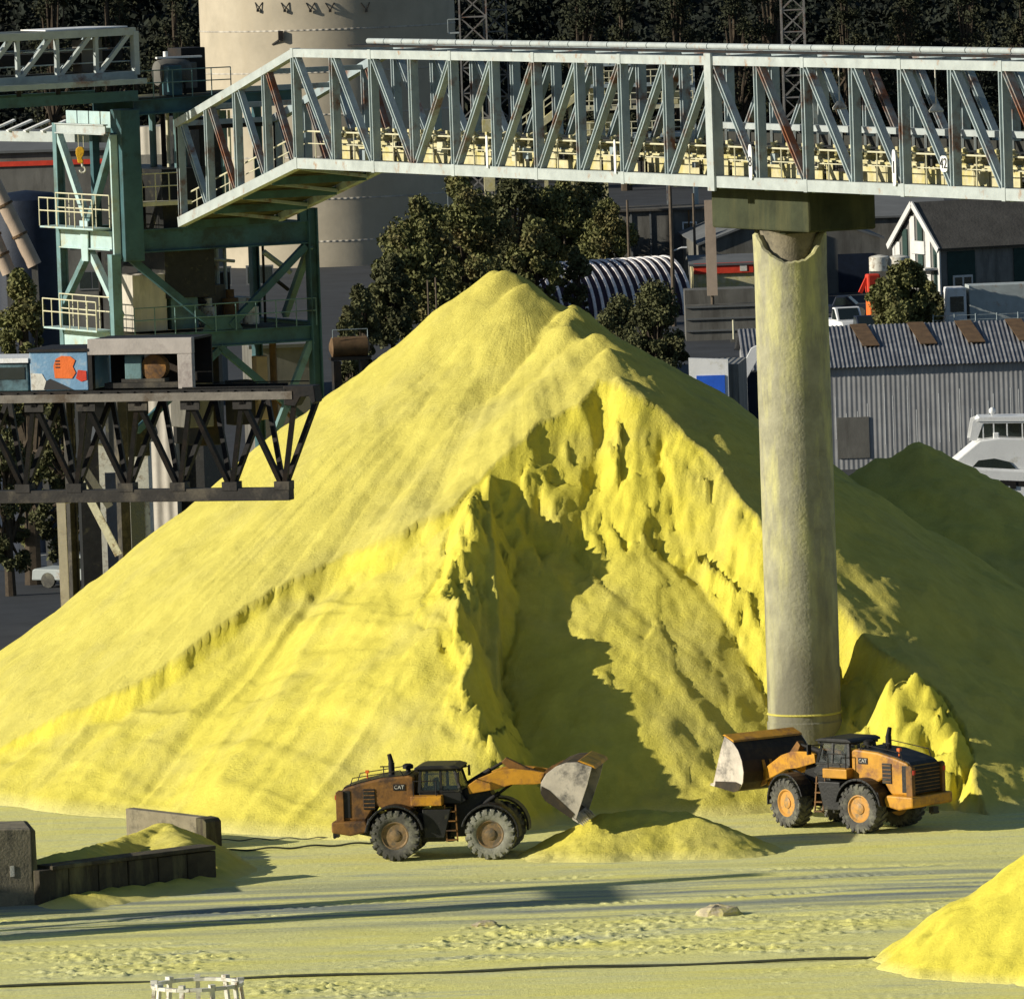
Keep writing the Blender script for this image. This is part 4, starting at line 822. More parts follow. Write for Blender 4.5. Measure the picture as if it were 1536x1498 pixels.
# numbered boards on the posts
for k, txt in ((5,''), (8,''), (11,'8'), (14,'1'), (15,'42'), (17,'8'), (18,'8')):
    lean = 0.0; wv = 0.26 if txt != '42' else 0.5; hv = 1.25 if txt not in ('42',) else 0.55; zc = 0.95 if txt != '42' else 1.15
    if txt == '': wv = 0.16
    mb = MB(); pts = []
    for i in range(14):
        t = 2*math.pi*i/14; ex = 0.55
        cx_ = math.copysign(abs(math.cos(t))**ex, math.cos(t))*wv/2; cz_ = math.copysign(abs(math.sin(t))**ex, math.sin(t))*hv/2
        pts.append(gp(PAN*k-0.42+cx_, -0.20, zc+cz_))
    mb.slab(pts, 0.03, tuple(-gn)); po = mb.build('number_board', 'white', gal)
    if txt:
        o = gp(PAN*k-0.42, -0.245, zc)
        mw = Matrix.Translation(o) @ Matrix(((gd.x, 0, -gn.x, 0), (gd.y, 0, -gn.y, 0), (0, 1, 0, 0), (0,0,0,1)))
        text_part(txt, 0.5 if txt != '1' else 0.6, 'lettering', 'ink', po, mw)
# ------------------------------------------------------------------ concrete column with its cap
ct = P(1184,345,15.0); cbm = P(1209,1190,15.0)
col = thing('support_column', 'thick round concrete column, lit from the left and streaked with sulphur', 'column', (ct.x, 15.0, 0))
CR = 1.30
mb = MB(); prof = [(CR+0.04,-0.4),(CR+0.04,2.75),(CR+0.0,2.80),(CR,3.0)]+[(CR*(1-0.0006*k), 3.0+k*1.0) for k in range(1, 16)]+[(CR*0.985, ct.z-1.33)]
mb.lathe(prof, 48); mb.build('shaft', 'concrete', col, smooth=30)
mb = MB(); mb.lathe([(CR+0.0,3.02),(CR+0.05,3.04),(CR+0.02,3.09),(CR-0.01,3.10)], 40); mb.build('sulphur_ring', 'sulphur', col, smooth=60)
ca = math.atan2(gd.y, gd.x)
ccx = rel(col, GA+gd*((ct.x-GA.x)/gd.x*1.0))
capc = Vector((0.15, 0.1, 0))
mb = MB(); zt = zg-0.02
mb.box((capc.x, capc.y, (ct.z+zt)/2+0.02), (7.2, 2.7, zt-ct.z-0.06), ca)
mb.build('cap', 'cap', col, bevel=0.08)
mb = MB(); mb.box((capc.x,capc.y,ct.z+0.0),(2.3,1.9,0.16),ca); mb.build('bearing_block', 'cap', col)
# broken-out front of the shaft head, ragged rim, and the grey neck behind it
mb = MB(); n = 64
ring0 = []; ring1 = []; ring2 = []; ring3 = []
for i in range(n):
    a = 2*math.pi*i/n; da = math.atan2(math.sin(a+math.pi/2), math.cos(a+math.pi/2))
    dip = 1.0*max(0.0, math.cos(min(abs(da)/1.12, 1.0)*math.pi/2))**0.75
    j = (rng.random()-0.5)*0.10*(1 if dip > 0.02 else 0.2)
    zt_ = ct.z-0.06-dip+j
    c, s_ = math.cos(a), math.sin(a)
    ring0.append((CR*0.985*c, CR*0.985*s_, ct.z-1.35)); ring1.append(((CR*0.985+0.03)*c, (CR*0.985+0.03)*s_, zt_-0.06)); ring2.append((CR*0.94*c, CR*0.94*s_, zt_)); ring3.append((0.98*c, 0.98*s_, zt_-0.12))
for ra, rb_ in ((ring0,ring1),(ring1,ring2),(ring2,ring3)):
    mb.add(ra+rb_, [(i,(i+1)%n,n+(i+1)%n,n+i) for i in range(n)])
mb.build('shaft_head', 'concrete', col, smooth=40)
mb = MB(); mb.lathe([(1.0,ct.z-1.4),(1.0,ct.z-0.3),(1.05,ct.z+0.02)], 32); mb.build('neck', 'wallpale', col, smooth=40)
# ------------------------------------------------------------------ teal transfer tower at the low end of the gallery
B = P(186,600,58.5); B.z = 0
cdir = Vector((gn.x, gn.y, 0)); ddir = -gd                     # right-and-away, left-and-away
WC, WD = 8.6, 5.6
Cc = B+cdir*WC; Aa = B+ddir*WD; Dd = Aa+cdir*WC
tower = thing('transfer_tower', 'teal braced steel transfer tower under the low end of the gallery', 'tower', tuple(B))
def zt(px, py, p): return P(px, py, p.y).z                      # height seen at a picture row above a plan point
def T(p, z): return rel(tower, Vector((p.x, p.y, z)))
zE1, zE0 = zt(190,346,B), zt(190,381,B)                         # main girder
zF1, zF0 = zt(320,497,B+cdir*3.5), zt(320,521,B+cdir*3.5)
zTop = zt(195,164,B); zG1, zG0 = zt(130,342,Aa+cdir*0-ddir*2.8), zt(130,371,Aa-ddir*2.8)
zH1, zH0 = zt(130,494,Aa-ddir*2.8), zt(130,524,Aa-ddir*2.8)
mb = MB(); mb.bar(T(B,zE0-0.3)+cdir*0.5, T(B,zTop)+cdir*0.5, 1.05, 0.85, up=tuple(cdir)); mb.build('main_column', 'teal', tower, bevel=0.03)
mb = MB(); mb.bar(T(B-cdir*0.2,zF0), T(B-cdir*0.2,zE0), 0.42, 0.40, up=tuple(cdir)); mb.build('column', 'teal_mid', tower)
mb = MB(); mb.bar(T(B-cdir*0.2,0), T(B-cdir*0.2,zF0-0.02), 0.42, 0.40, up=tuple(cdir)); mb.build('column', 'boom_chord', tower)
mb = MB(); mb.bar(T(B-cdir*0.1-ddir*0.1,zE0-0.2), T(B-cdir*0.1-ddir*0.1,zTop-1), 0.12, 0.3, up=tuple(cdir)); mb.build('lit_edge_strip', 'teal_lit', tower)  # pale strip added as the main column's sunlit left edge
mb = MB(); mb.ibeam(T(Cc,0), T(Cc,zE1+0.5), 0.45, 0.42, up=tuple(cdir)); mb.build('column', 'teal', tower)
mb = MB(); mb.ibeam(T(Aa,zH0), T(Aa,zTop-0.6), 0.36, 0.34, up=tuple(cdir)); mb.build('column', 'teal_mid', tower)
mb = MB(); mb.ibeam(T(Aa,0), T(Aa,zH0-0.02), 0.36, 0.34, up=tuple(cdir)); mb.build('column', 'boom_chord', tower)
mb = MB(); mb.ibeam(T(Dd,0), T(Dd,zE1), 0.36, 0.34, up=tuple(cdir)); mb.build('column', 'teal', tower)
for p, q in ((B,Cc),(Aa,Dd)):
    mb = MB(); a, b_ = T(p,(zE0+zE1)/2)+cdir*0.4, T(q,(zE0+zE1)/2)-cdir*0.2
    mb.ibeam(a, b_, 0.32, zE1-zE0, t=0.05)
    for k in (0.28, 0.36, 0.90): c_ = a+(b_-a)*k; mb.bar(c_-Vector((0,0,(zE1-zE0)/2-0.06)), c_+Vector((0,0,(zE1-zE0)/2-0.06)), 0.06, 0.28, up=tuple(cdir))
    mb.build('main_girder', 'teal', tower)
    mb = MB(); mb.ibeam(T(p,(zF0+zF1)/2)+cdir*0.3, T(q,(zF0+zF1)/2)-cdir*0.22, 0.3, zF1-zF0); mb.build('lower_girder', 'teal', tower)
mb = MB(); mb.ibeam(T(Aa,(zE0+zE1)/2), T(Dd,(zE0+zE1)/2), 0.2, 0.3); mb.build('tie_beam', 'teal', tower)
for p, q in ((B,Aa),(Cc,Dd)):
    mb = MB(); mb.ibeam(T(p,zG0+0.32)+ddir*0.35-cdir*0.1, T(q,zG0+0.32)-ddir*0.18-cdir*0.1, 0.25, zG1-zG0); mb.build('side_girder', 'teal_lit' if p is B else 'teal', tower)
    mb = MB(); mb.ibeam(T(p,zH0+0.36)+ddir*0.35-cdir*0.1, T(q,zH0+0.36)-ddir*0.18-cdir*0.1, 0.25, zH1-zH0); mb.build('side_girder', 'teal_lit' if p is B else 'teal', tower)
def brace(p, z0, q, z1, w=0.24, m='teal_mid'):
    mb = MB(); mb.bar(T(p,z0), T(q,z1), w, w); mb.build('brace', m, tower)
mid = (Aa+B)*0.5
zVt = zt(75,196,Aa)
brace(Aa, zVt, mid, zG1+0.1, 0.26, 'teal_lit'); brace(B, zVt-0.1, mid, zG1+0.1, 0.28)
brace(mid, zG0-0.1, Aa, zH1+0.9, 0.26, 'teal_mid'); brace(mid, zG0-0.1, B, zH1+0.6, 0.26, 'teal_lit')
m2 = (B+Cc)*0.5
brace(B+cdir*0.4, zE0-0.1, m2-cdir*0.2, zF1+0.15, 0.28, 'teal'); brace(Cc-cdir*0.3, zE0-0.1, m2+cdir*0.5, zF1+0.15, 0.28, 'teal')
brace(Cc-cdir*0.1, zE0-0.1, Cc+ddir*2.8, zF1+0.3, 0.26, 'teal_mid'); brace(m2, zF0-0.1, B+cdir*0.5, zF0-3.2, 0.26, 'teal'); brace(m2, zF0, Cc-cdir*0.3, zF0-3.4, 0.26, 'teal'); brace(Cc-cdir*0.2, zF0, m2+cdir*2.4, zF0-3.6, 0.26, 'teal_mid')
mb = MB(); mb.slab([T(m2-cdir*0.75,zF1+0.02)-ddir*0.05, T(m2+cdir*1.05,zF1+0.02)-ddir*0.05, T(m2+cdir*0.7,zF1+0.6)-ddir*0.05, T(m2-cdir*0.45,zF1+0.6)-ddir*0.05], 0.05, tuple(-ddir)); mb.build('gusset', 'teal', tower)
mb = MB(); mb.slab([T(mid-ddir*0.3,zG0-0.55)-cdir*0.2, T(mid+ddir*0.3,zG0-0.55)-cdir*0.2, T(mid+ddir*0.4,zG1+0.3)-cdir*0.2, T(mid-ddir*0.4,zG1+0.3)-cdir*0.2], 0.05, tuple(-cdir)); mb.build('gusset', 'teal_lit', tower)
def rail_run(p, q, z, hgt=1.1, n=6, name='railing', m='rail', r=0.028):
    mb = MB(); p, q = Vector(p), Vector(q)
    for h in (hgt, hgt*0.55): mb.tube(T(p,z+h), T(q,z+h), r, 6)
    for k in range(n+1):
        e = p+(q-p)*(k/n); mb.tube(T(e,z), T(e,z+hgt), r, 6)
    mb.build(name, m, tower)
for z, nm in ((zG1,'platform'),(zH1,'platform')):              # walkways on the sunny side
    mb = MB(); o = -cdir*0.95
    mb.slab([T(B+ddir*0.3,z)-cdir*0.15, T(Aa,z)-cdir*0.15, T(Aa,z)+o, T(B+ddir*0.3,z)+o], 0.07, (0,0,1))
    mb.build(nm, 'teal_lit', tower); rail_run(B+ddir*0.3+o, Aa+o, z+0.07, 1.15, 6); rail_run(B+ddir*0.3-cdir*0.2, Aa-cdir*0.2, z+0.07, 1.3, 4, 'railing', 'rail')
rail_run(B+cdir*0.5-ddir*0.2, Cc-ddir*0.2, zF1, 1.1, 9, 'railing', 'teal_mid', 0.024)
mb = MB(); mb.slab([T(B+cdir*0.4,zF1+0.01), T(Cc-cdir*0.3,zF1+0.01), T(Dd-cdir*0.3,zF1+0.01), T(Aa+cdir*0.3,zF1+0.01)], 0.06, (0,0,-1)); mb.build('floor_plate', 'deck', tower)
# chute housing and drive gear between the floors
q = B+cdir*1.6+ddir*1.5
mb = MB(); mb.box(T(q,zF1+1.25), (1.7,1.5,2.3), ca); o = mb.build('chute_housing', 'pale_clad', tower, bevel=0.03)
q = B+cdir*3.2+ddir*1.4
mb = MB(); mb.box(T(q,zF1+1.2), (1.2,1.2,2.2), ca); mb.build('control_cabinet', 'teal_mid', tower, bevel=0.03)
for k, (u, h) in enumerate(((4.6,0.9),(5.6,1.2),(6.5,0.8))):
    q = B+cdir*u+ddir*1.6; mb = MB(); mb.tube(T(q,zF1+0.1), T(q,zF1+h), 0.34, 12); mb.tube(T(q,zF1+h), T(q,zF1+h+0.35), 0.18, 10); mb.build('drive_motor', ('white_dirty','rust_panel','white_dirty')[k], tower, smooth=40)
# upper deck with its girder and rails, carrying the dust collector
U0, U1 = B+cdir*0.9, B+cdir*5.2
zD1, zD0 = zt(260,148,U0+cdir*1.5), zt(260,171,U0+cdir*1.5)
mb = MB(); mb.ibeam(T(U0,(zD0+zD1)/2), T(U1+cdir*3,(zD0+zD1)/2+0.15), 0.3, zD1-zD0); mb.build('upper_girder', 'teal', tower)
mb = MB(); mb.ibeam(T(U0+ddir*4,(zD0+zD1)/2), T(U1+cdir*3+ddir*4,(zD0+zD1)/2+0.15), 0.3, zD1-zD0); mb.build('upper_girder', 'teal', tower)
mb = MB(); mb.slab([T(U0,zD1), T(U1+cdir*3,zD1+0.1), T(U1+cdir*3+ddir*4,zD1+0.1), T(U0+ddir*4,zD1)], 0.06, (0,0,1)); mb.build('upper_deck', 'deck', tower)
for p in (U0+ddir*4, U1+cdir*3+ddir*4, U1+cdir*3): 
    mb = MB(); mb.bar(T(p,zE1), T(p,zD0), 0.3, 0.3, up=tuple(cdir)); mb.build('column', 'teal', tower)
rail_run(U0-ddir*0.1, U1-ddir*0.1, zD1+0.06, 1.1, 5, 'railing', 'teal_mid', 0.026)
# tail-end landing below the gallery end
q = B+cdir*1.2
zl = zt(235,306,q)
mb = MB(); mb.box(T(q+cdir*0.7+ddir*0.5,zl), (2.6,1.6,0.16), ca-math.pi/2); mb.build('landing', 'rail', tower)
rail_run(q-cdir*0.2-ddir*0.3, q+cdir*1.6-ddir*0.3, zl+0.08, 1.15, 3)
# pale sheeting panels behind the top bay
for k in range(4):
    p0 = B+ddir*(1.2+k*1.15)+cdir*0.5; p1 = B+ddir*(2.25+k*1.15)+cdir*0.5
    mb = MB(); mb.slab([T(p0,zTop-0.9-0.05), T(p1,zTop-0.9-0.05), T(p1,zTop-0.12), T(p0,zTop-0.12)], 0.06, tuple(-cdir)); mb.build('sheeting_panel', 'teal_lit', tower)
mb = MB(); mb.ibeam(T(B-cdir*0.12,zVt+0.1)+ddir*0.55, T(Aa-cdir*0.12,zVt+0.1)-ddir*0.15, 0.2, 0.42); mb.build('hoist_beam', 'galv', tower)
# dark cladding of the transfer house under the girder
mb = MB(); q = B+cdir*3.4+ddir*3.8; mb.box(T(q,(zE0+zE1)/2+0.2), (6.4,2.2,(zTop-zE0)*0.9), ca-math.pi/2+math.pi/2); mb.build('transfer_house', 'black', tower)

# pipes, trays and hangers that crowd the tower
rp_ = np.random.default_rng(12)
for k in range(26):
    u = 0.6+rp_.random()*7.2; v = 0.8+rp_.random()*4.2; q = B+cdir*u+ddir*v
    z0, z1 = ((zF1+0.1, zE0-0.1) if k % 3 else (zF0-4.0, zF0)) if k % 2 else (zE1, zD0)
    mb = MB()
    if k % 4 == 3: mb.tube(T(q, z0+(z1-z0)*rp_.random()), T(q+cdir*min(2.4, 8.2-u)+ddir*0.2, z0+(z1-z0)*rp_.random()), 0.06+0.07*rp_.random(), 8)
    else: mb.tube(T(q,z0), T(q,z1), 0.05+0.12*rp_.random()**2, 8)
    mb.build('pipe', ('dark','galv_dull','teal_mid','rust_panel','rail','dark')[k % 6], tower, smooth=40)
for k, (u, v, z, w_, d_, h_, m_) in enumerate(((5.2,2.4,zF1+0.9,0.9,0.8,1.7,'grey_wall'),(6.6,3.2,zF1+0.6,1.2,0.8,1.1,'white_dirty'),(2.6,3.6,zF1+1.4,1.4,1.0,2.7,'dark'),(1.8,3.0,zE1+1.0,1.0,1.0,1.9,'grey_wall'),(3.0,0.8,zD1+0.7,0.7,0.6,1.2,'teal'),(4.6,2.8,zD1+1.0,1.3,1.1,1.9,'dark'),(3.9,2.0,zF0-2.2,1.6,1.2,2.2,'grey_wall'),(5.8,1.4,zF0-2.4,0.8,1.0,1.8,'dark'),(7.0,2.0,zF0-1.9,0.5,0.5,2.6,'pink_pipe'))):
    mb = MB(); mb.box(T(B+cdir*u+ddir*v,z),(w_,d_,h_),ca); mb.build('machine_casing', m_, tower, bevel=0.04)
for (u, v, z0, z1, w_, m_) in ((3.6,4.4,zF1+0.1,zE0-0.1,2.6,'black'),(6.3,4.9,zF1+0.1,zE0-1.2,1.6,'dark'),(5.6,4.6,zE1+0.1,zD0-0.3,3.4,'black'),(2.2,4.7,zF0-4.5,zF0-0.2,2.2,'black'),(5.2,4.4,zF0-4.2,zF0-0.3,2.6,'dark')):  # dark boxes added as the shade behind the tower bays
    mb = MB(); mb.box(T(B+cdir*u+ddir*v,(z0+z1)/2),(w_,1.0,z1-z0),ca+math.pi/2-math.pi/2); mb.build('shade_box', m_, tower, bevel=0.04)
# dust collector on the upper deck
q = U0+cdir*2.4+ddir*1.4
dc = thing('dust_collector', 'round grey dust collector drum on the upper deck of the teal tower', 'dust collector', (q.x, q.y, zD1+0.06))
mb = MB(); ax = Matrix.Translation((0,0,1.5)) @ Matrix.Rotation(ca+math.pi/2, 4, 'Z') @ Matrix.Rotation(R(90), 4, 'Y')
mb.lathe([(0.2,-1.25),(0.8,-1.1),(0.95,-0.7),(0.95,0.7),(0.8,1.1),(0.2,1.25)], 22, ax); mb.build('drum', 'grey_wall', dc, smooth=40)
mb = MB(); mb.box((0.9,0.2,1.3),(0.7,1.3,1.7),ca); mb.build('fan_casing', 'grey_wall', dc, bevel=0.08)
mb = MB(); mb.tube((-0.4,0,2.4),(-0.4,0,2.9),0.16,10); mb.build('vent_pipe', 'white', dc, smooth=40)
mb = MB(); mb.bar((-1.0,-0.3,2.5),(1.9,0.5,2.5),0.5,0.12); mb.build('top_plate', 'white', dc)
for sx in (-0.8, 0.8):
    for sy in (-0.6, 0.6):
        mb = MB(); mb.bar((sx,sy,0),(sx,sy,0.9),0.14); mb.build('leg', 'dark', dc)
mb = MB(); mb.lathe([(0.75,1.0),(0.2,0.2),(0.15,0.0)], 12, Matrix.Translation((0.1,0,0))); mb.build('hopper', 'dark', dc, smooth=40)

# hoist block hanging from the beam
hkp = mid-cdir*0.12+ddir*0.35
zh = zt(125,240,hkp)
hk = thing('hoist_block', 'small yellow hoist block with white hook hanging in the teal tower', 'hoist', (hkp.x, hkp.y, zh))
mb = MB(); mb.tube((-0.10,0,0.45),(-0.10,0,zVt-zh-0.12),0.025,6); mb.tube((0.24,0,0.45),(0.24,0,zVt-zh-0.12),0.025,6); mb.build('hoist_rope', 'rail', hk)
mb = MB(); mb.prism([(-0.30,0.1),(-0.28,0.42),(-0.1,0.55),(0.18,0.52),(0.30,0.30),(0.24,0.02),(0.1,-0.2),(0.22,-0.42),(0.1,-0.55),(-0.18,-0.5),(-0.22,-0.2)], -0.16, 0.16); mb.build('block_body', 'yellow_hook', hk, bevel=0.04)
mb = MB()
for a in range(7): mb.tube((0.12+0.2*math.cos(R(90-a*38)), 0, -0.95+0.2*math.sin(R(90-a*38))), (0.12+0.2*math.cos(R(90-(a+1)*38)), 0, -0.95+0.2*math.sin(R(90-(a+1)*38))), 0.07, 8)
mb.tube((0.1,0,-0.5),(0.12,0,-0.75),0.08,8); mb.build('hook', 'white_dirty', hk, smooth=40)

for ch in list(hk.children):
    if ch.name.startswith('hoist_rope'): ch.scale = (0.6, 0.6, 1)
    else: ch.scale = (0.6, 0.6, 0.62)
    if not ch.name.startswith('hoist_rope'): ch.location = (0, 0, 0.2)
dc.scale = (0.62, 0.62, 0.62)

# ------------------------------------------------------------------ second gallery coming in at the top left
E0 = P(-90,170,52); E1 = P(205,153,57.4)
E1z = (E1.z+E0.z)/2
g2 = thing('conveyor_gallery', 'shorter grey truss gallery entering top left onto the teal tower', 'conveyor gallery', tuple(E1))
e0 = Vector((E0.x, E0.y, E0.z)); e1 = Vector((E1.x, E1.y, E1.z)); ed = (e1-e0); el = ed.length; ed.normalize()
en = Vector((-ed.y, ed.x, 0)).normalized()
hb = zt(205,112,E1)-E1.z; ht = zt(200,47,E1)-E1.z
def ep(u, v, z): return rel(g2, e0+ed*(u*el)+en*v+Vector((0,0,z)))
for v in (0.0, 2.9):
    for nm, z, h, m in (('bottom_girder',0.25,0.42,'teal'),('deck_beam',hb,0.30,'galv_dull'),('top_chord',ht,0.30,'galv')):
        mb = MB(); mb.bar(ep(0,v,z), ep(1,v,z), 0.25, h); mb.build(nm, m, g2)
    for k in range(6):
        u = k/5
        mb = MB(); mb.bar(ep(u,v,hb), ep(u,v,ht), 0.16 if k < 5 else 0.3, 0.16 if k < 5 else 0.24, up=tuple(ed)); mb.build('post', 'galv' if v == 0 else 'galv_dull', g2)
        if k < 5:
            mb = MB(); mb.bar(ep(u+0.01,v,hb+0.1), ep(u+0.17,v,ht-0.1), 0.17); mb.build('diagonal', 'galv' if v == 0 else 'galv_dull', g2)
        mb = MB(); mb.bar(ep(u,v,0.4), ep(u,v,hb-0.1), 0.14, 0.14, up=tuple(ed)); mb.build('deck_strut', 'dark', g2)
for k in range(6):
    mb = MB(); mb.bar(ep(k/5,0.1,ht), ep(k/5,2.8,ht), 0.14); mb.build('roof_beam', 'galv', g2)
mb = MB(); mb.slab([ep(0,0.1,hb+0.1),ep(1,0.1,hb+0.1),ep(1,2.8,hb+0.1),ep(0,2.8,hb+0.1)], 0.06, (0,0,1)); mb.build('walkway_floor', 'deck', g2)
mb = MB(); mb.bar(ep(0,1.5,hb+0.75), ep(1,1.5,hb+0.75), 1.2, 0.5); mb.build('conveyor_belt', 'dark', g2)
mb = MB()
for h in (1.1, 0.55): mb.tube(ep(0,0.25,hb+h), ep(1,0.25,hb+h), 0.03, 6); mb.tube(ep(0,2.6,hb+h), ep(1,2.6,hb+h), 0.03, 6)
mb.build('hand_rail', 'galv_dull', g2)
mb = MB(); mb.bar(ep(0,-0.55,hb-0.25), ep(1,-0.55,hb-0.25), 0.5, 0.22); mb.build('service_duct', 'galv_dull', g2)
mb = MB(); mb.box(ep(0.84,1.2,hb+0.8),(0.9,0.9,1.3),ca); mb.build('switch_box', 'grey_wall', g2)
mb = MB(); mb.slab([ep(0.55,0.05,ht+0.17),ep(0.97,0.05,ht+0.17),ep(0.93,2.6,ht+0.17),ep(0.60,2.6,ht+0.17)], 0.05, (0,0,1)); mb.build('roof_sheet', 'white', g2)
# pale pipe bridge lower down at the left
p0, p1 = P(-60,203,68), P(172,206,63)
pb = thing('pipe_bridge', 'lilac-white box beam running in from the left behind the teal tower', 'pipe bridge', tuple(p0))
mb = MB(); a, b_ = rel(pb,p0), rel(pb,p1); mb.bar(a, b_, 0.6, 0.42); mb.build('box_beam', 'galv', pb)
mb = MB(); n_ = 9
for k in range(n_): c_ = a+(b_-a)*((k+0.5)/n_); mb.bar(c_+Vector((-0.5,0,0.22)), c_+Vector((0.5,0.3,0.62)), 0.4, 0.08)
mb.build('cover_sheets', 'white', pb)

# ------------------------------------------------------------------ dark loading boom in front of the tower, its shade put into near-black colours
BY = -62.0; KS = (DIST+BY)/(DIST+10.5)
Q1 = P(417,745,BY)
bd = Vector((math.cos(R(-17)), math.sin(R(-17)), 0)); bn = Vector((-bd.y, bd.x, 0))
boom = thing('loading_boom', 'triangular truss boom blackened to stand for its shade, reaching in from the left over the pile', 'loading boom', tuple(Q1))
zt_ = (P(430,592,BY).z-Q1.z)/KS
BL = 30.0; BW = 2.75; SP = 1.93
def bp3(u, v, z): return (bd*u+bn*v+Vector((0,0,z)))          # u runs back (negative) from the tip
mb = MB(); mb.bar(bp3(-BL,BW/2,0), bp3(0.05,BW/2,0), 0.55, 0.44); mb.build('bottom_chord', 'boom_chord', boom, bevel=0.02)
for v in (0.0, BW):
    mb = MB(); mb.bar(bp3(-BL,v,zt_), bp3(0.7 if v == 0 else -0.4,v,zt_), 0.35, 0.28); mb.build('rail_beam', 'boom_rail' if v == 0 else 'boom_chord', boom)
    mb = MB(); mb.bar(bp3(-BL,v,zt_+0.2), bp3(0.7 if v == 0 else -0.4,v,zt_+0.2), 0.10, 0.10)
    for k in range(34): mb.box(bp3((0.4 if v == 0 else -0.6)-k*0.62,v,zt_+0.17),(0.10,0.34,0.06),R(-17))
    mb.build('rail', 'dark', boom)
for k in range(-1, 14):
    ub = -0.22-k*SP; ut = ub-SP/2
    for v in (0.0, BW):
        if k >= 0:
            mb = MB(); mb.bar(bp3(ub,BW/2,0.15), bp3(ut,v,zt_-0.15), 0.22, 0.16, up=tuple(bd)); mb.build('web_strut', 'dark', boom)
        if k >= 0:
            mb = MB(); mb.bar(bp3(ub,BW/2,0.15), bp3(ut+SP,v,zt_-0.15), 0.22, 0.16, up=tuple(bd)); mb.build('web_strut', 'dark', boom)
    if k >= 0:
        mb = MB(); mb.bar(bp3(ut,0,zt_-0.05), bp3(ut,BW,zt_-0.05), 0.16, 0.2); mb.build('cross_tie', 'dark', boom)
        mb = MB(); mb.box(bp3(ut,0,zt_-0.3),(0.7,0.10,0.34),R(-17)); mb.build('gusset', 'boom_chord', boom)
        mb = MB(); mb.box(bp3(ub,BW/2,0.3),(0.55,0.6,0.30),R(-17)); mb.build('gusset', 'boom_chord', boom)
mb = MB(); mb.prism([(0.38,zt_-0.35),(0.38,zt_+0.32),(1.50,zt_+0.32),(1.56,zt_-0.25),(1.42,zt_-0.34),(1.30,zt_-0.05),(1.0,zt_-0.08),(0.80,zt_-0.4)], -0.15, 0.6)
mb.v = [tuple(bd*x+bn*y+Vector((0,0,z))) for x, y, z in mb.v]; mb.build('end_buffer', 'dark', boom, bevel=0.03)
mb = MB()
for v in (0.06, BW-0.06): mb.bar(bp3(-3.4,v,zt_+0.3), bp3(0.4,v,zt_+0.3), 0.06, 0.04)
mb.build('kick_rail', 'dark', boom)
# machinery on the boom
def on_boom(px, v, dz=0.34):
    """a spot on top of the boom rails under picture column px"""
    best = None
    for k in range(0, 700):
        u = 0.5-k*0.03; wpt = Q1+bp3(u, v, zt_+dz)*KS
        dcam = wpt-CAM; f = dcam.dot(_F); x = 768+F_PX*dcam.dot(_RT)/f
        if best is None or abs(x-px) < best[0]: best = (abs(x-px), u)
    return best[1]
ba = R(-17)
u0, u1 = on_boom(45, 0.1), on_boom(132, 0.1); wl = u1-u0
hc = (P(90,527,BY+3).z-P(90,585,BY+3).z)/KS
cabn = thing('control_cabin', 'blue painted cabin with an orange emblem, riding on the black boom', 'cabin', tuple(Q1+bp3((u0+u1)/2,BW/2,zt_+0.26)*KS), ba)
mb = MB(); mb.box((0,0,hc/2),(wl,BW-0.3,hc)); mb.build('cabin_shell', 'ship_blue', cabn, bevel=0.03)
mb = MB(); mb.box((0,0,hc+0.05),(wl+0.12,BW-0.15,0.10)); mb.build('cabin_roof', 'dark', cabn)
yf = -(BW-0.3)/2
em = MB(); ex, ez = 0.28*wl/2*0.9, hc*0.60
em.prism([(ex-0.42,ez-0.38),(ex-0.46,ez+0.05),(ex-0.36,ez+0.30),(ex-0.15,ez+0.40),(ex+0.18,ez+0.38),(ex+0.36,ez+0.24),(ex+0.26,ez+0.02),(ex+0.36,ez-0.2),(ex+0.22,ez-0.40)], yf-0.025, yf-0.004); em.build('emblem', 'orange', cabn)
em = MB()
for k in range(3): em.box((ex-0.30, yf-0.03, ez+0.22-k*0.11),(0.16,0.012,0.045))
em.build('emblem_bars', 'ink', cabn)
em = MB(); em.prism([(-wl/2+0.03,0.03),(-wl/2+0.03,0.62),(-wl/2+0.45,0.60),(-wl/2+0.62,0.30),(-wl/2+0.55,0.03)], yf-0.02, yf-0.003); em.build('painted_patch', 'white_dirty', cabn)
em = MB(); em.prism([(-wl/2+0.50,0.04),(-wl/2+0.60,0.34),(-wl/2+0.75,0.42),(-wl/2+1.2,0.22),(-wl/2+1.6,0.03)], yf-0.024, yf-0.006); em.build('painted_patch', 'ink', cabn)
em = MB(); em.prism([(wl/2-0.45,0.42),(wl/2-0.36,0.72),(wl/2-0.06,0.68),(wl/2-0.05,0.36),(wl/2-0.25,0.30)], yf-0.02, yf-0.003); em.build('painted_patch', 'red', cabn)
u0, u1 = on_boom(-75, 0.1), on_boom(41, 0.1); wl2 = u1-u0; h2 = hc*0.74
c2 = thing('control_cabin', 'low dark teal cabin with a white roof edge at the left end of the boom', 'cabin', tuple(Q1+bp3((u0+u1)/2,BW/2,zt_+0.26)*KS), ba)
mb = MB(); mb.box((0,0,h2/2),(wl2,BW-0.4,h2)); mb.build('cabin_shell', 'ship_teal', c2, bevel=0.03)
mb = MB(); mb.box((0,0,h2+0.07),(wl2+0.1,BW-0.2,0.16)); mb.build('cabin_roof', 'white', c2)
mb = MB(); mb.box((0,-(BW-0.4)/2-0.015,h2*0.62),(wl2*0.92,0.02,h2*0.42)); mb.build('window', 'glass', c2)
u0, u1 = on_boom(133, 0.1), on_boom(290, 0.1); wl3 = u1-u0; h3 = (P(210,510,BY+3).z-P(210,586,BY+3).z)/KS
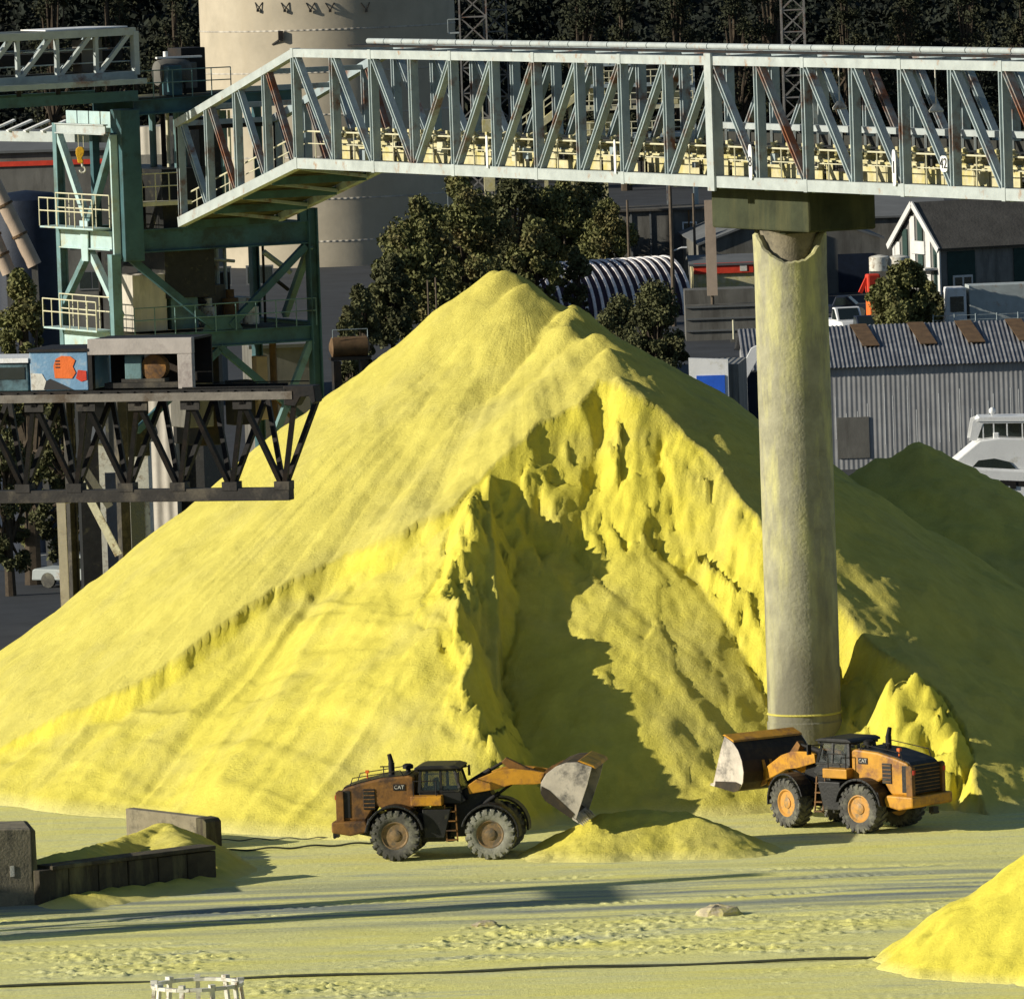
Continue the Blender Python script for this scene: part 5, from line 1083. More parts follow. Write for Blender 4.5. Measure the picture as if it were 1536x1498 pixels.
fr = thing('machinery_frame', 'pinkish grey open portal frame standing on the boom over a pulley', 'machine frame', tuple(Q1+bp3((u0+u1)/2,BW/2,zt_+0.26)*KS), ba)
mb = MB(); mb.box((0,-(BW/2-0.25),h3-0.28),(wl3,0.3,0.56)); mb.build('lintel', 'portal', fr, bevel=0.02)
mb = MB(); mb.box((wl3/2-0.28,-(BW/2-0.25),(h3-0.56)/2),(0.54,0.3,h3-0.57)); mb.build('frame_leg', 'portal', fr, bevel=0.02)
mb = MB(); mb.box((-wl3/2+0.08,-(BW/2-0.25),(h3-0.56)/2),(0.14,0.3,h3-0.57)); mb.build('frame_leg', 'dark', fr)
mb = MB(); mb.box((0,BW/2-0.35,h3/2),(wl3-0.1,0.12,h3-0.1)); mb.build('back_panel', 'dark', fr)
mb = MB(); mb.box((0,0.1,h3-0.06),(wl3-0.1,BW-0.9,0.08)); mb.build('top_panel', 'dark', fr)
mb = MB(); mb.box((0,-0.4,0.12),(wl3-0.9,1.0,0.18)); mb.box((-0.1,-0.5,0.28),(1.6,0.5,0.12)); mb.build('base_frame', 'boom_chord', fr)
mb = MB(); mb.lathe([(0.12,-0.25),(0.46,-0.22),(0.46,0.22),(0.12,0.25)], 20, Matrix.Translation((0.28,-0.45,0.72)) @ Matrix.Rotation(R(90),4,'X')); mb.build('pulley', 'cat_dirty_dark', fr, smooth=40)
mb = MB(); mb.box((-0.45,-0.55,0.75),(0.62,0.4,0.85)); mb.build('gear_case', 'teal_mid', fr, bevel=0.03)
for o in (boom, cabn, c2, fr): o.scale = (KS, KS, KS)
# prop leg and strut behind the flank of the pile
PY_ = 52
lp_ = P(95,800,PY_)
ps = thing('prop_frame', 'pale steel post with a sloping strut standing behind the left flank of the pile', 'prop', (lp_.x, PY_, 0))
mb = MB(); q = P(93,757,PY_); mb.bar((0,0,-0.4), rel(ps, Vector((lp_.x-0.05,PY_,q.z+0.3))), 0.34, 0.3, up=(0,1,0)); mb.build('post', 'portal', ps)
a = rel(ps, P(116,712,PY_)); b_ = rel(ps, P(178,832,PY_)); mb = MB(); mb.bar(a, b_, 0.32, 0.3); mb.build('strut', 'white_dirty', ps)
a = rel(ps, P(125,700,PY_+2)); b_ = rel(ps, P(165,760,PY_+2)); mb = MB(); mb.bar(a, b_, 0.3, 0.3); mb.build('strut', 'grey_wall', ps)
mb = MB(); mb.bar(rel(ps, P(93,752,PY_)), rel(ps, P(140,745,PY_)), 0.2, 0.2); mb.build('tie', 'portal', ps)

# tall trestle added out of view on the left to throw the long bands of shade over the yard
tr = thing('shade_blocker', 'tall dark trestle added unseen left of the yard, casting the long bands of shade', 'blocker', (-33,-19.5,0))
for (x, y, w_, h_) in ((0,-1.8,1.3,13.0),(-0.5,1.9,0.8,15.0),(-2.0,4.6,2.6,7.2)):
    mb = MB(); mb.bar((x,y,-0.4),(x,y,h_),w_,w_,up=(0,1,0)); mb.build('leg', 'dark', tr)
mb = MB(); mb.bar((0,-2.4,12.8),(-0.5,2.4,12.8),0.7,0.7); mb.build('blocker_beam', 'dark', tr)
mb = MB(); mb.bar((0,-1.8,3),(-0.5,1.9,9),0.25,0.25); mb.bar((-0.5,1.9,3),(0,-1.8,9),0.25,0.25); mb.build('blocker_brace', 'dark', tr)

# ------------------------------------------------------------------ concrete bunker in the yard, blocks and the heap inside
w0, w1 = G(60,1358), G(327,1323)
wd_ = (w1-w0); wa = math.atan2(wd_.y, wd_.x); wL = wd_.length
lowz = P(60,1300,w0.y).z
wl_ = thing('bunker_wall', 'low dark concrete block wall closing the front of the bunker', 'concrete wall', (w0.x, w0.y, -0.25), wa)
nb = 6
for k in range(nb):
    x0, x1 = wL*k/nb, wL*(k+1)/nb; j = (k % 3)*0.03
    mb = MB(); mb.prism([(x0+0.02,0),(x1-0.02,0),(x1-0.02,lowz+0.12-0.30*k/nb*0.3),(x0+0.02,lowz+0.12-0.3*k/nb*0.3)], 0+j*0.5, 0.75); mb.build('block', 'wallblock', wl_, bevel=0.035)
mb = MB(); mb.box((wL*0.53,0.36,lowz+0.16),(wL*0.92,0.86,0.14)); mb.build('capping', 'wallblock', wl_, bevel=0.03)
lb = G(20,1356); lt = P(20,1241,lb.y).z
bw = thing('bunker_block', 'tall dark concrete block at the left edge, front end of the bunker', 'concrete block', (w0.x-1.62, w0.y+0.05, -0.2), R(8))
mb = MB(); mb.prism([(-1.6,0),(1.55,0),(1.46,0.9),(1.42,1.02),(1.42,lt+0.18),(-1.6,lt+0.26)], 0, 2.6); mb.build('slab', 'wallpale', bw, bevel=0.04)
mb = MB(); mb.prism([(1.42,0.3),(1.60,0.3),(1.56,lt+0.12),(1.42,lt+0.16)], 0.02, 2.9); mb.build('end_plate', 'wallblock', bw, bevel=0.02)
mb = MB(); mb.box((-2.6,3.8,1.75),(1.6,7.4,3.5)); mb.build('shade_wall', 'wallpale', bw, bevel=0.04)  # unseen wall added to shade the heap in the bunker
mb = MB(); mb.box((0.75,-0.012,1.35),(0.14,0.02,0.36)); mb.build('notice', 'white_dirty', bw)
r0 = G(190,1262); r1 = G(318,1272)
rw = thing('bunker_block', 'upright concrete slab at the back of the bunker with a dark right edge', 'concrete block', (r0.x, r0.y, -0.2), math.atan2(r1.y-r0.y, r1.x-r0.x))
rL = (r1-r0).length; rh = P(190,1212,r0.y).z
mb = MB(); mb.prism([(0,0),(rL*0.9,0),(rL*0.9,rh+0.08),(0,rh+0.2)], 0, 0.4); mb.build('slab', 'wallpale', rw, bevel=0.03)
mb = MB(); mb.prism([(rL*0.88,0),(rL,0),(rL,rh-0.05),(rL*0.97,rh+0.06),(rL*0.88,rh+0.1)], -0.25, 0.5); mb.build('end_plate', 'wallblock', rw, bevel=0.03)
hp2 = [P(85,1282,-5), P(140,1268,-2.5), P(190,1256,1.2), P(248,1234,3.4), P(285,1262,-1.0), P(262,1270,-3)]
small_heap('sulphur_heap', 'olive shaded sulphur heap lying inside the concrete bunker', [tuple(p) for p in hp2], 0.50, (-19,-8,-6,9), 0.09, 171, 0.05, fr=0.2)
hp3 = [P(110,1345,-8.5), P(300,1330,-4.5)]
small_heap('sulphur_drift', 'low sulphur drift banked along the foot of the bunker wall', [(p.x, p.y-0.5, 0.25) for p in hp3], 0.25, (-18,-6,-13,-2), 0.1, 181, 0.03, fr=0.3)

# ------------------------------------------------------------------ odds and ends on the yard
rg_ = P(296,1476,-41)
ring = thing('ring_frame', 'round white steel ring frame on short legs at the bottom left', 'steel frame', (rg_.x, -41, 0))
mb = MB(); n = 22; rr = 1.28
for i in range(n):
    a0, a1 = 2*math.pi*i/n, 2*math.pi*(i+1)/n
    mb.bar((rr*math.cos(a0),rr*math.sin(a0),rg_.z),(rr*math.cos(a1),rr*math.sin(a1),rg_.z),0.16,0.10)
mb.build('ring', 'white_dirty', ring)
for i in range(9):
    a = 2*math.pi*i/9+0.2
    mb = MB(); mb.bar((rr*math.cos(a)*1.0,rr*math.sin(a),rg_.z-0.05),(rr*math.cos(a)*1.12,rr*math.sin(a)*1.12,-0.1),0.13,0.10,up=(math.cos(a),math.sin(a),0)); mb.build('leg', 'white_dirty', ring)
    mb = MB(); mb.box((rr*math.cos(a),rr*math.sin(a),rg_.z+0.09),(0.2,0.16,0.10),a); mb.build('lug', 'white_dirty', ring)
for py0, py1, px0, px1, rad, lab in ((1482,1436,-20,1380,0.05,'long dark shadow line drawn across the near yard'),(1278,1266,325,560,0.035,'thin dark shadow line from the bunker to the left loader'),(1262,1258,325,500,0.02,'thinnest shadow line behind the one from the bunker')):  # thin tubes added to draw the dark shadow lines across the yard
    a = G(px0,py0); b_ = G(px1,py1); mb = MB(); pts = []
    for k in range(41):
        t = k/40; q = a+(b_-a)*t; pts.append((q.x, q.y+0.05*math.sin(t*5+py0), 0.05+0.03*math.sin(t*23)))
    mb.path(pts, rad, 6); tag(mb.build('ground_shade_line', 'shadeline', None), lab, 'shadeline')
def stone(px, py, w_, h_, m, lab, seed):
    q = G(px, py); rs = np.random.default_rng(seed); mb = MB(); vs = []
    prof = [(0.0,-0.1),(1.0,-0.1),(0.95,0.35),(0.7,0.8),(0.3,1.0),(0.0,1.02)]
    st_ = MB(); st_.lathe([(r_*w_/2+1e-3, z*h_) for r_, z in prof], 9)
    st_.v = [(x*(0.8+0.4*rs.random()), y*0.6*(0.8+0.4*rs.random()), z*(0.85+0.3*rs.random())) for x, y, z in st_.v]
    o = st_.build('concrete_rubble', m, None); o.location = (q.x, q.y, 0); tag(o, lab, 'rubble')
stone(1078,1372,1.5,0.32,'rubble','buff broken concrete lump on the right of the yard',5)
stone(728,1388,0.9,0.16,'rubble','flat buff concrete lump at the middle of the near yard',6)
# ------------------------------------------------------------------ terrain behind: fields of asphalt, then the wooded hill
def hill_z(X, Y):
    d = np.clip((Y-560)/260, 0, 1); rise = (d*d*(3-2*d))*46+np.clip((Y-700)/600, 0, 1)*60
    return rise*(0.92+0.16*vnoise(X*0.012+3, Y*0.010, 9))
xs = np.linspace(-260, 260, 70); ys = np.linspace(555, 1500, 70)
X, Y = np.meshgrid(xs, ys)
hl = grid_mesh('hillside', xs, ys, hill_z(X, Y)-0.6, 'soil'); hl['kind'] = 'structure'

def gnd(px, py): return G(px, py, -0.4)
def house(name, label, cat, px0, px1, yb, yeave, depth, roof_rise, Y, yaw=0.0, wall='grey_wall', roof='grey_roof', ridge='X', over=0.3, group=None):
    """building with its near wall under picture columns px0..px1; local x along the wall, y away"""
    a, b_ = P(px0, yb, Y), P(px1, yb, Y); L = (b_.x-a.x)/math.cos(yaw)
    z1 = P((px0+px1)/2, yeave, Y).z
    t = thing(name, label, cat, (a.x, Y, -0.42), yaw, group); h = z1+0.42
    if ridge == 'X':
        prof = [(0,0),(depth,0),(depth,h),(depth/2,h+roof_rise),(0,h)]
        mb = MB(); n = len(prof); mb.add([(0,y,z) for y, z in prof]+[(L,y,z) for y, z in prof], [tuple(range(n)), tuple(range(2*n-1,n-1,-1))]+[(i,n+i,n+(i+1)%n,(i+1)%n) for i in range(n)])
        mb.build('wall', wall, t)
        mb = MB(); nn = Vector((0,-roof_rise,depth/2)).normalized()
        mb.slab([(-over,-over,h-over*roof_rise/(depth/2)+0.02),(L+over,-over,h-over*roof_rise/(depth/2)+0.02),(L+over,depth/2,h+roof_rise+0.02),(-over,depth/2,h+roof_rise+0.02)], 0.15, nn)
        nn = Vector((0,roof_rise,depth/2))
        mb.slab([(-over,depth+over,h-over*roof_rise/(depth/2)+0.02),(L+over,depth+over,h-over*roof_rise/(depth/2)+0.02),(L+over,depth/2,h+roof_rise+0.02),(-over,depth/2,h+roof_rise+0.02)], 0.15, nn)
        mb.build('roof', roof, t)
    else:
        prof = [(0,0),(L,0),(L,h),(L/2,h+roof_rise),(0,h)]
        mb = MB(); mb.prism(prof, 0, depth); mb.build('wall', wall, t)
        mb = MB(); k = over*roof_rise/(L/2)
        mb.slab([(-over,-over,h-k+0.02),(L/2,-over,h+roof_rise+0.02),(L/2,depth+over,h+roof_rise+0.02),(-over,depth+over,h-k+0.02)], 0.15, (-roof_rise,0,L/2))
        mb.slab([(L+over,-over,h-k+0.02),(L/2,-over,h+roof_rise+0.02),(L/2,depth+over,h+roof_rise+0.02),(L+over,depth+over,h-k+0.02)], 0.15, (roof_rise,0,L/2))
        mb.build('roof', roof, t)
    return t, L, h
def window(t, x, z, w_, h_, frame='white', y=0.0):
    mb = MB(); mb.box((x,y-0.04,z),(w_+0.2,0.08,h_+0.2)); f = mb.build('window', frame, t)
    mb = MB(); mb.box((x-w_/4-0.02,y-0.085,z),(w_/2-0.04,0.02,h_)); mb.box((x+w_/4+0.02,y-0.085,z),(w_/2-0.04,0.02,h_)); mb.build('pane', 'glass', f)
def panel(t, x, z, w_, h_, m, name='panel', y=-0.03, th=0.06):
    mb = MB(); mb.box((x,y,z),(w_,th,h_)); return mb.build(name, m, t)

# ---- corrugated warehouse behind the column
YW = 178
a, b_ = P(1128,700,YW), P(1760,700,YW); L = b_.x-a.x; he = P(1390,547,YW).z+0.42; hr = P(1390,487,YW+9).z+0.42
wh = thing('warehouse', 'long grey corrugated warehouse with rusty brown roof strips behind the column', 'warehouse', (a.x, YW, -0.42))
mb = MB(); prof = [(0,0),(18,0),(18,he),(9,hr),(0,he)]; n = 5
mb.add([(0,y,z) for y, z in prof]+[(L,y,z) for y, z in prof], [tuple(range(n)), tuple(range(2*n-1,n-1,-1))]+[(i,n+i,n+(i+1)%n,(i+1)%n) for i in range(n)]); mb.build('wall', 'ware_wall', wh)
mb = MB(); nx = int(L/0.23); vs = []; fs = []
for (y0, z0, y1, z1) in ((-0.35,he+0.02-0.35*(hr-he)/9,9,hr+0.05),(18.35,he+0.02-0.35*(hr-he)/9,9,hr+0.05)):
    o = len(vs)
    for i in range(nx*2+1):
        x = -0.3+i*0.115; dz = 0.032*(1 if i % 2 else -1)
        vs += [(x,y0,z0+dz+0.06),(x,y1,z1+dz+0.06)]
    fs += [(o+2*i,o+2*i+2,o+2*i+3,o+2*i+1) for i in range(nx*2)]
mb.add(vs, fs); mb.build('roof', 'ware_roof', wh)
for px in (1282, 1368, 1440, 1516):
    q = P(px,506,YW+6); x = q.x-a.x; mb = MB()
    f0, f1 = 0.42, 0.97
    mb.slab([(x+0.35,9*f0,he+(hr-he)*f0+0.20),(x+1.25,9*f0,he+(hr-he)*f0+0.20),(x+0.75,9*f1,he+(hr-he)*f1+0.20),(x-0.15,9*f1,he+(hr-he)*f1+0.20)], 0.04, (0,-0.2,1)); mb.build('roof_strip', 'rust_panel', wh)
rs = np.random.default_rng(4)
for k in range(34):                                         # pale run-off streaks and seams stand as thin cover strips
    x = 2.5+k*0.62+rs.random()*0.4; z0 = rs.random()*1.6; z1 = he-0.9-rs.random()*1.8
    mb = MB(); mb.box((x,-0.003,(z0+z1)/2+0.2),(0.035,0.008,z1-z0)); mb.build('seam_strip', 'white', wh)
x = P(1275,670,YW).x-a.x; panel(wh, x+0.2, 1.7, 1.7, 2.2, 'grey_wall', 'door')
# arched white end frame and shed with the blue door
mb = MB(); pts = []
for i in range(9):
    t = i/8; pts.append((math.cos(math.pi-t*math.pi/2)*1.0, math.sin(math.pi-t*math.pi/2)))
q0 = P(1113,700,170); tz = P(1140,512,170).z+0.42; tz0 = P(1113,560,170).z+0.42
ew = thing('end_frame', 'white curved frame leaning over a dark opening left of the warehouse', 'frame', (q0.x,170,-0.42))
wpx = P(1146,600,170).x-q0.x
outer = [(0,0),(0,tz0),(wpx*0.55,tz-0.35),(wpx*1.2,tz),(wpx*1.2,tz-0.55),(wpx*0.8,tz-0.9),(0.42,tz0-0.25),(0.42,0)]
mb = MB(); mb.prism(outer, 0, 0.5); mb.build('frame_arch', 'white', ew)
mb = MB(); mb.box((wpx*0.9,0.6,tz0/2),(wpx*1.2,0.2,tz0)); mb.build('dark_opening', 'navy', ew)
q = P(1038,700,160); q2 = P(1097,700,160); tz = P(1067,536,160).z+0.42
sh = thing('shed', 'small white-fronted shed with a bright blue door beside the pile', 'shed', (q.x,160,-0.42), R(-6))
wl3 = (q2.x-q.x)
mb = MB(); mb.prism([(0,0),(wl3,0),(wl3,tz-0.12),(0,tz)], 0, 0.35); mb.build('front_wall', 'white', sh)
mb = MB(); mb.box((wl3/2+0.3,3.2,tz/2-0.2),(wl3+0.4,5.5,tz-0.4)); mb.build('body', 'siding', sh)
panel(sh, wl3*0.55, tz/2-0.42, wl3*0.72, tz-1.0, 'blue', 'door', -0.02, 0.08)
# dark retaining wall / parking deck between shed and red building
q = P(1030,520,300); q2 = P(1135,520,300); t_ = P(1080,436,300).z+0.42
dk = thing('retaining_wall', 'dark stepped retaining wall with a pale lamp post behind the white shed', 'retaining wall', (q.x,300,-0.42))
mb = MB(); mb.box(((q2.x-q.x)/2,0.5,t_*0.36),(q2.x-q.x,1.0,t_*0.72)); mb.box(((q2.x-q.x)/2,3,t_/2),(q2.x-q.x,3,t_)); mb.build('wall', 'grey_wall', dk)
for k in range(3):
    mb = MB(); mb.box(((q2.x-q.x)/2,-0.06,t_*0.2+k*0.8),(q2.x-q.x,0.12,0.12)); mb.build('ledge', 'grey_roof', dk)
q = P(1101,520,297); lp2 = thing('post', 'slim pale post in front of the dark retaining wall', 'post', (q.x,297,-0.42)); mb = MB(); mb.tube((0,0,0),(0,0,P(1101,480,297).z+0.42),0.07,8); mb.build('shaft', 'rail', lp2); mb = MB(); mb.box((0,0,0.1),(0.4,0.4,0.2)); mb.build('base', 'grey_wall', lp2)

# ---- white-trimmed gable house at the right
YH = 322
Ea = P(1413,456,YH); apex = P(1377,306,YH+3.6); el = P(1344,360,YH+7.2); er = P(1413,369,YH)
gdv = Vector((Ea.x-P(1344,440,YH+7.2).x, -7.2, 0)); gw = gdv.length; gdir = gdv.normalized(); sdir = Vector((-gdir.y, gdir.x, 0)); 
if sdir.x < 0: sdir = -sdir
hse = thing('gable_house', 'gabled building with green and white striped gable end and white trim', 'house', (Ea.x-gdir.x*gw, Ea.y-gdir.y*gw, -0.42), math.atan2(gdir.y, gdir.x))
he_, ha_ = er.z+0.42, apex.z+0.42; DL = 26.0
sg = 1.0 if Vector((-gdir.y, gdir.x, 0)).dot(sdir) > 0 else -1.0     # +y local is away along the long side
mb = MB(); mb.prism([(0,0),(gw,0),(gw,he_),(gw/2,ha_-0.1),(0,he_)], 0, sg*DL); mb.build('wall', 'siding', hse)
mb = MB(); k = 0.4*(ha_-he_)/(gw/2)
mb.slab([(-0.4,-0.3,he_-k),(gw/2,-0.3,ha_),(gw/2,DL,ha_),(-0.4,DL,he_-k)], 0.16, (-(ha_-he_),0,gw/2))
mb.slab([(gw+0.4,-0.3,he_-k),(gw/2,-0.3,ha_),(gw/2,DL,ha_),(gw+0.4,DL,he_-k)], 0.16, ((ha_-he_),0,gw/2)); mb.build('roof', 'dark_roof', hse)
for (p, q) in (((-0.4,-0.36,he_-k),(gw/2,-0.36,ha_+0.05)),((gw+0.4,-0.36,he_-k),(gw/2,-0.36,ha_+0.05))):
    mb = MB(); mb.bar(p, q, 0.12, 0.42); mb.build('barge_board', 'trim', hse)
for x in (0.1, gw-0.1):
    mb = MB(); mb.bar((x,-0.08,0),(x,-0.08,he_-0.1),0.34,0.12,up=(0,1,0)); mb.build('corner_board', 'trim', hse)
for k_ in range(6):
    x = gw*(k_+0.5)/6; zt2 = he_+(ha_-he_)*(1-abs(x-gw/2)/(gw/2))-0.4
    mb = MB(); mb.box((x,-0.05,zt2/2),(gw/6*0.62,0.08,zt2)); mb.build('gable_panel', 'trim' if k_ % 2 == 0 else 'green_door', hse)
mb = MB(); mb.box((gw*0.55,-0.14,he_-0.2),(gw*0.3,0.1,0.9)); mb.build('gable_sign', 'trim', hse)
mb = MB(); mb.box((gw*0.62,-0.6,he_*0.66),(gw*0.7,1.0,0.14)); mb.build('canopy', 'trim', hse)
for i, (y0, y1, m_) in enumerate(((0.5,2.6,'green_door'),(5.6,8.0,'green_door'),(11,14,'siding'),(16,18.5,'green_door'))):
    mb = MB(); mb.box((gw+0.04,(y0+y1)/2,he_*0.46),(0.08,y1-y0,he_*0.9)); mb.build('door', m_, hse)
mb = MB(); mb.box((gw+0.12,1.6,he_*0.42),(0.1,1.5,1.3)); f = mb.build('window', 'trim', hse)
mb = MB(); mb.box((gw+0.18,1.25,he_*0.42),(0.04,0.55,1.0)); mb.box((gw+0.18,1.95,he_*0.42),(0.04,0.55,1.0)); mb.build('pane', 'glass', f)
mb = MB(); mb.tube((gw*0.65,9,ha_-1.2),(gw*0.65,9,ha_+1.4),0.06,6); mb.build('vent_pipe', 'trim', hse)

# ---- grey low-pitched buildings in the middle distance
t, L, h = house('workshop', 'wide grey workshop with a low pitched roof behind the column head', 'building', 1055, 1322, 418, 362, 26, 2.3, 352, R(3), 'grey_wall', 'grey_roof', 'Y')
mb = MB(); mb.box((L*0.18,-0.1,h-1.15),(2.6,0.12,0.75)); mb.build('sign_board', 'cream', t)
mb = MB(); mb.box((L*0.18,-0.1,h-2.15),(3.0,0.12,0.75)); mb.build('sign_board', 'galv', t)
panel(t, L*0.86, 1.5, 2.6, 2.8, 'navy', 'door')
t, L, h = house('low_building', 'grey flat-roofed block behind the gabled building', 'building', 1262, 1420, 420, 326, 20, 1.2, 392, R(0), 'grey_wall', 'grey_roof', 'X')
t, L, h = house('shop', 'low cream shop with a bright red fascia left of the column', 'shop', 1040, 1175, 420, 397, 9, 0.4, 338, R(0), 'cream', 'grey_roof', 'X')
panel(t, L*0.34, h-0.2, L*0.66, 0.75, 'red', 'fascia', -0.1, 0.2); panel(t, L*0.2, 0.75, 1.4, 0.9, 'glass', 'window'); panel(t, L*0.6, 0.7, 1.6, 1.0, 'glass', 'window')
panel(t, L*0.56, h-0.2, 0.5, 0.5, 'white_dirty', 'fascia_sign', -0.22, 0.04)
t, L, h = house('concrete_block_wall', 'tall weathered grey panel wall behind the striped shelter', 'wall', 925, 1062, 400, 316, 6, 0.1, 372, R(-2), 'grey_wall', 'dark_roof', 'X')
for k in range(5):
    mb = MB(); mb.box((1.2+k*1.45,-0.06,h/2),(0.14,0.12,h)); mb.build('rib', 'rust_panel' if k in (2,3) else 'grey_roof', t)
window(t, 5.6, h-1.6, 0.9, 1.2)
t, L, h = house('warehouse_shed', 'low grey concrete shed among the trees behind the pile top', 'shed', 800, 935, 400, 330, 8, 0.5, 395, R(2), 'grey_wall', 'grey_roof', 'X')
q = P(1068,420,300); tp_ = P(1066,300,300).z
bp2 = thing('board_post', 'tall buff board post standing left of the column cap', 'post', (q.x,300,-0.42))
mb = MB(); mb.box((0,0,(tp_+0.42)/2+1.5),(0.7,0.25,tp_-2.6)); mb.build('board', 'pink_pipe', bp2); mb = MB(); mb.tube((0,0.25,0),(0,0.25,tp_),0.12,8); mb.build('pole', 'wood', bp2)

# ---- striped hooped shelter
YQ = 330
qa, qb = P(822,454,YQ-3.2), P(1040,450,YQ+2.4); ax_ = Vector((qb.x-qa.x, qb.y-qa.y, 0)); qL = ax_.length
rq = (P(1000,388,YQ).z+0.42)*0.97
hs = thing('hooped_shelter', 'dark arched shelter with bold white hoops below the trees', 'shelter', (qa.x, qa.y, -0.42), math.atan2(ax_.y, ax_.x))
def arch(mb, x0, x1, r, th):
    n = 16
    for i in range(n):
        a0, a1 = math.pi*i/n, math.pi*(i+1)/n
        p = [(-r*math.cos(a0)*0.95, r*math.sin(a0)), (-r*math.cos(a1)*0.95, r*math.sin(a1)), (-(r-th)*math.cos(a1)*0.95, (r-th)*math.sin(a1)), (-(r-th)*math.cos(a0)*0.95, (r-th)*math.sin(a0))]
        mb.add([(x0,y+rq,z) for y, z in p]+[(x1,y+rq,z) for y, z in p], [(0,1,2,3),(7,6,5,4),(0,4,5,1),(1,5,6,2),(2,6,7,3),(3,7,4,0)])
mb = MB(); arch(mb, 0, qL, rq, 0.08); mb.build('cover', 'purple', hs, smooth=50)
for k in range(19):
    x = qL*(k/18); sk = 0.0
    mb = MB(); arch(mb, x-0.11, x+0.11, rq+0.09, 0.16); mb.build('hoop', 'hoop', hs, smooth=50)

# ---- tanks, skip, vehicles, poles
for i, px in enumerate((1320, 1349)):
    q = P(px,420,318); zb = P(px,406,318).z; zt3 = P(px,384,318).z
    tk = thing('storage_tank', ('left one of two squat beige tanks by the gabled building','right one of two squat beige tanks by the gabled building')[i], 'tank', (q.x,318,zb), 0, 'beige tanks')
    rr = 0.72 if i == 0 else 0.75; hh = zt3-zb
    mb = MB(); mb.lathe([(rr,0),(rr,hh*0.93),(rr*0.8,hh),(0.1,hh+0.08)], 18); mb.build('shell', 'white_dirty', tk, smooth=40)
    mb = MB(); mb.box((0,0,-(zb+0.42)/2),(1.4,1.4,zb+0.42)); mb.build('stand', 'grey_wall', tk)
q = P(1312,444,306); dg = thing('orange_machine', 'small red and orange machine half hidden by the bush', 'machine', (q.x,306,-0.42), R(10))
zz = P(1312,408,306).z+0.42
mb = MB(); mb.box((0,0,zz*0.30),(1.0,1.3,zz*0.6)); mb.build('body', 'orange', dg, bevel=0.1)
mb = MB(); mb.box((-0.1,0,zz*0.8),(0.9,1.0,zz*0.34)); mb.build('hood', 'red', dg, bevel=0.12)
mb = MB(); mb.bar((-0.5,0,zz*0.9),(-1.0,0,zz*0.65),0.25); mb.build('arm', 'red', dg)
def vehicle(name, label, cat, px, py, Y, yaw, body, L=4.9, H=1.75, cabin=(0.25,0.62), W=1.9, group=None, pick=False):
    q = P(px, py, Y); t = thing(name, label, cat, (q.x, Y, -0.42), yaw, group)
    sill, belt = 0.35, H*0.56
    mb = MB(); mb.prism([(-L/2,sill),(-L/2+0.05,belt),(-L/2+0.2,belt+0.06),(L*0.5-0.25,belt-0.02),(L/2-0.02,belt-0.25),(L/2,sill)], -W/2, W/2); mb.build('body', body, t, bevel=0.06)
    c0, c1 = -L/2+L*(1-cabin[1]), -L/2+L*(1-cabin[0])
    if pick: c0 = -0.3
    mb = MB(); mb.prism([(c0-0.05,belt),(c0+0.25,H),(c1-0.65,H),(c1,belt)], -W/2+0.12, W/2-0.12); cb_ = mb.build('cabin', body, t, bevel=0.05)
    for s in (-1, 1):
        mb = MB(); mb.prism([(c0+0.12,belt+0.06),(c0+0.32,H-0.1),(c1-0.72,H-0.1),(c1-0.2,belt+0.06)], s*(W/2-0.12)-0.015, s*(W/2-0.12)+0.015); mb.build('side_window', 'glass', cb_)
    mb = MB(); mb.slab([(c1-0.06,-W/2+0.25,belt+0.06),(c1-0.06,W/2-0.25,belt+0.06),(c1-0.60,W/2-0.3,H-0.08),(c1-0.60,-W/2+0.3,H-0.08)], 0.03, (1,0,1)); mb.build('windscreen', 'glass', cb_)
    for x in (-L*0.31, L*0.31):
        for s in (-1, 1):
            mb = MB(); wmx = Matrix.Translation((x,s*(W/2-0.1),0.36)) @ Matrix.Rotation(R(90),4,'X'); mb.lathe([(0.36,-0.11),(0.36,0.11)], 16, wmx); mb.build('wheel', 'tyre', t)
    for s in (-1, 1):
        mb = MB(); mb.box((L/2,s*W*0.36,belt-0.32),(0.06,0.35,0.2)); mb.build('headlight', 'white', t)
    mb = MB(); mb.box((L/2+0.01,0,belt-0.34),(0.05,W*0.36,0.22)); mb.build('grille', 'dark', t)
    return t
vehicle('pickup_truck', 'white pickup truck parked nose-on right of the column', 'pickup truck', 1268, 482, 300, R(-75), 'white', 5.2, 1.95, (0.28,0.66), 2.0, 'vehicles parked behind the warehouse', True)
vehicle('parked_car', 'dark car parked behind the white pickup truck', 'car', 1262, 440, 322, R(-10), 'navy', 4.6, 1.5, group='vehicles parked behind the warehouse')
vehicle('parked_car', 'dark blue car just right of the white pickup truck', 'car', 1300, 484, 297, R(-80), 'navy', 4.5, 1.5, group='vehicles parked behind the warehouse')
vehicle('parked_car', 'black car parked in front of the red shop', 'car', 1085, 425, 330, R(5), 'black', 4.6, 1.5, group='vehicles parked behind the warehouse')
vehicle('parked_car', 'silver car on the road at the foot of the teal tower', 'car', 118, 655, 120, R(-25), 'galv', 4.6, 1.5)
q = P(1417,478,292); t = thing('box_truck', 'white cab-over truck with a long pale box body at the right edge', 'truck', (q.x,292,-0.42), R(4))
ch_ = P(1430,432,292).z+0.42
mb = MB(); mb.prism([(0,0.5),(0.02,1.3),(0.25,ch_),(1.5,ch_),(1.5,0.5)], 0, 2.2); c_ = mb.build('cab', 'white', t, bevel=0.08)
mb = MB(); mb.box((0.85,-0.02,ch_*0.68),(0.9,0.05,ch_*0.3)); mb.build('side_window', 'glass', c_)
bh = P(1500,427,292).z+0.42
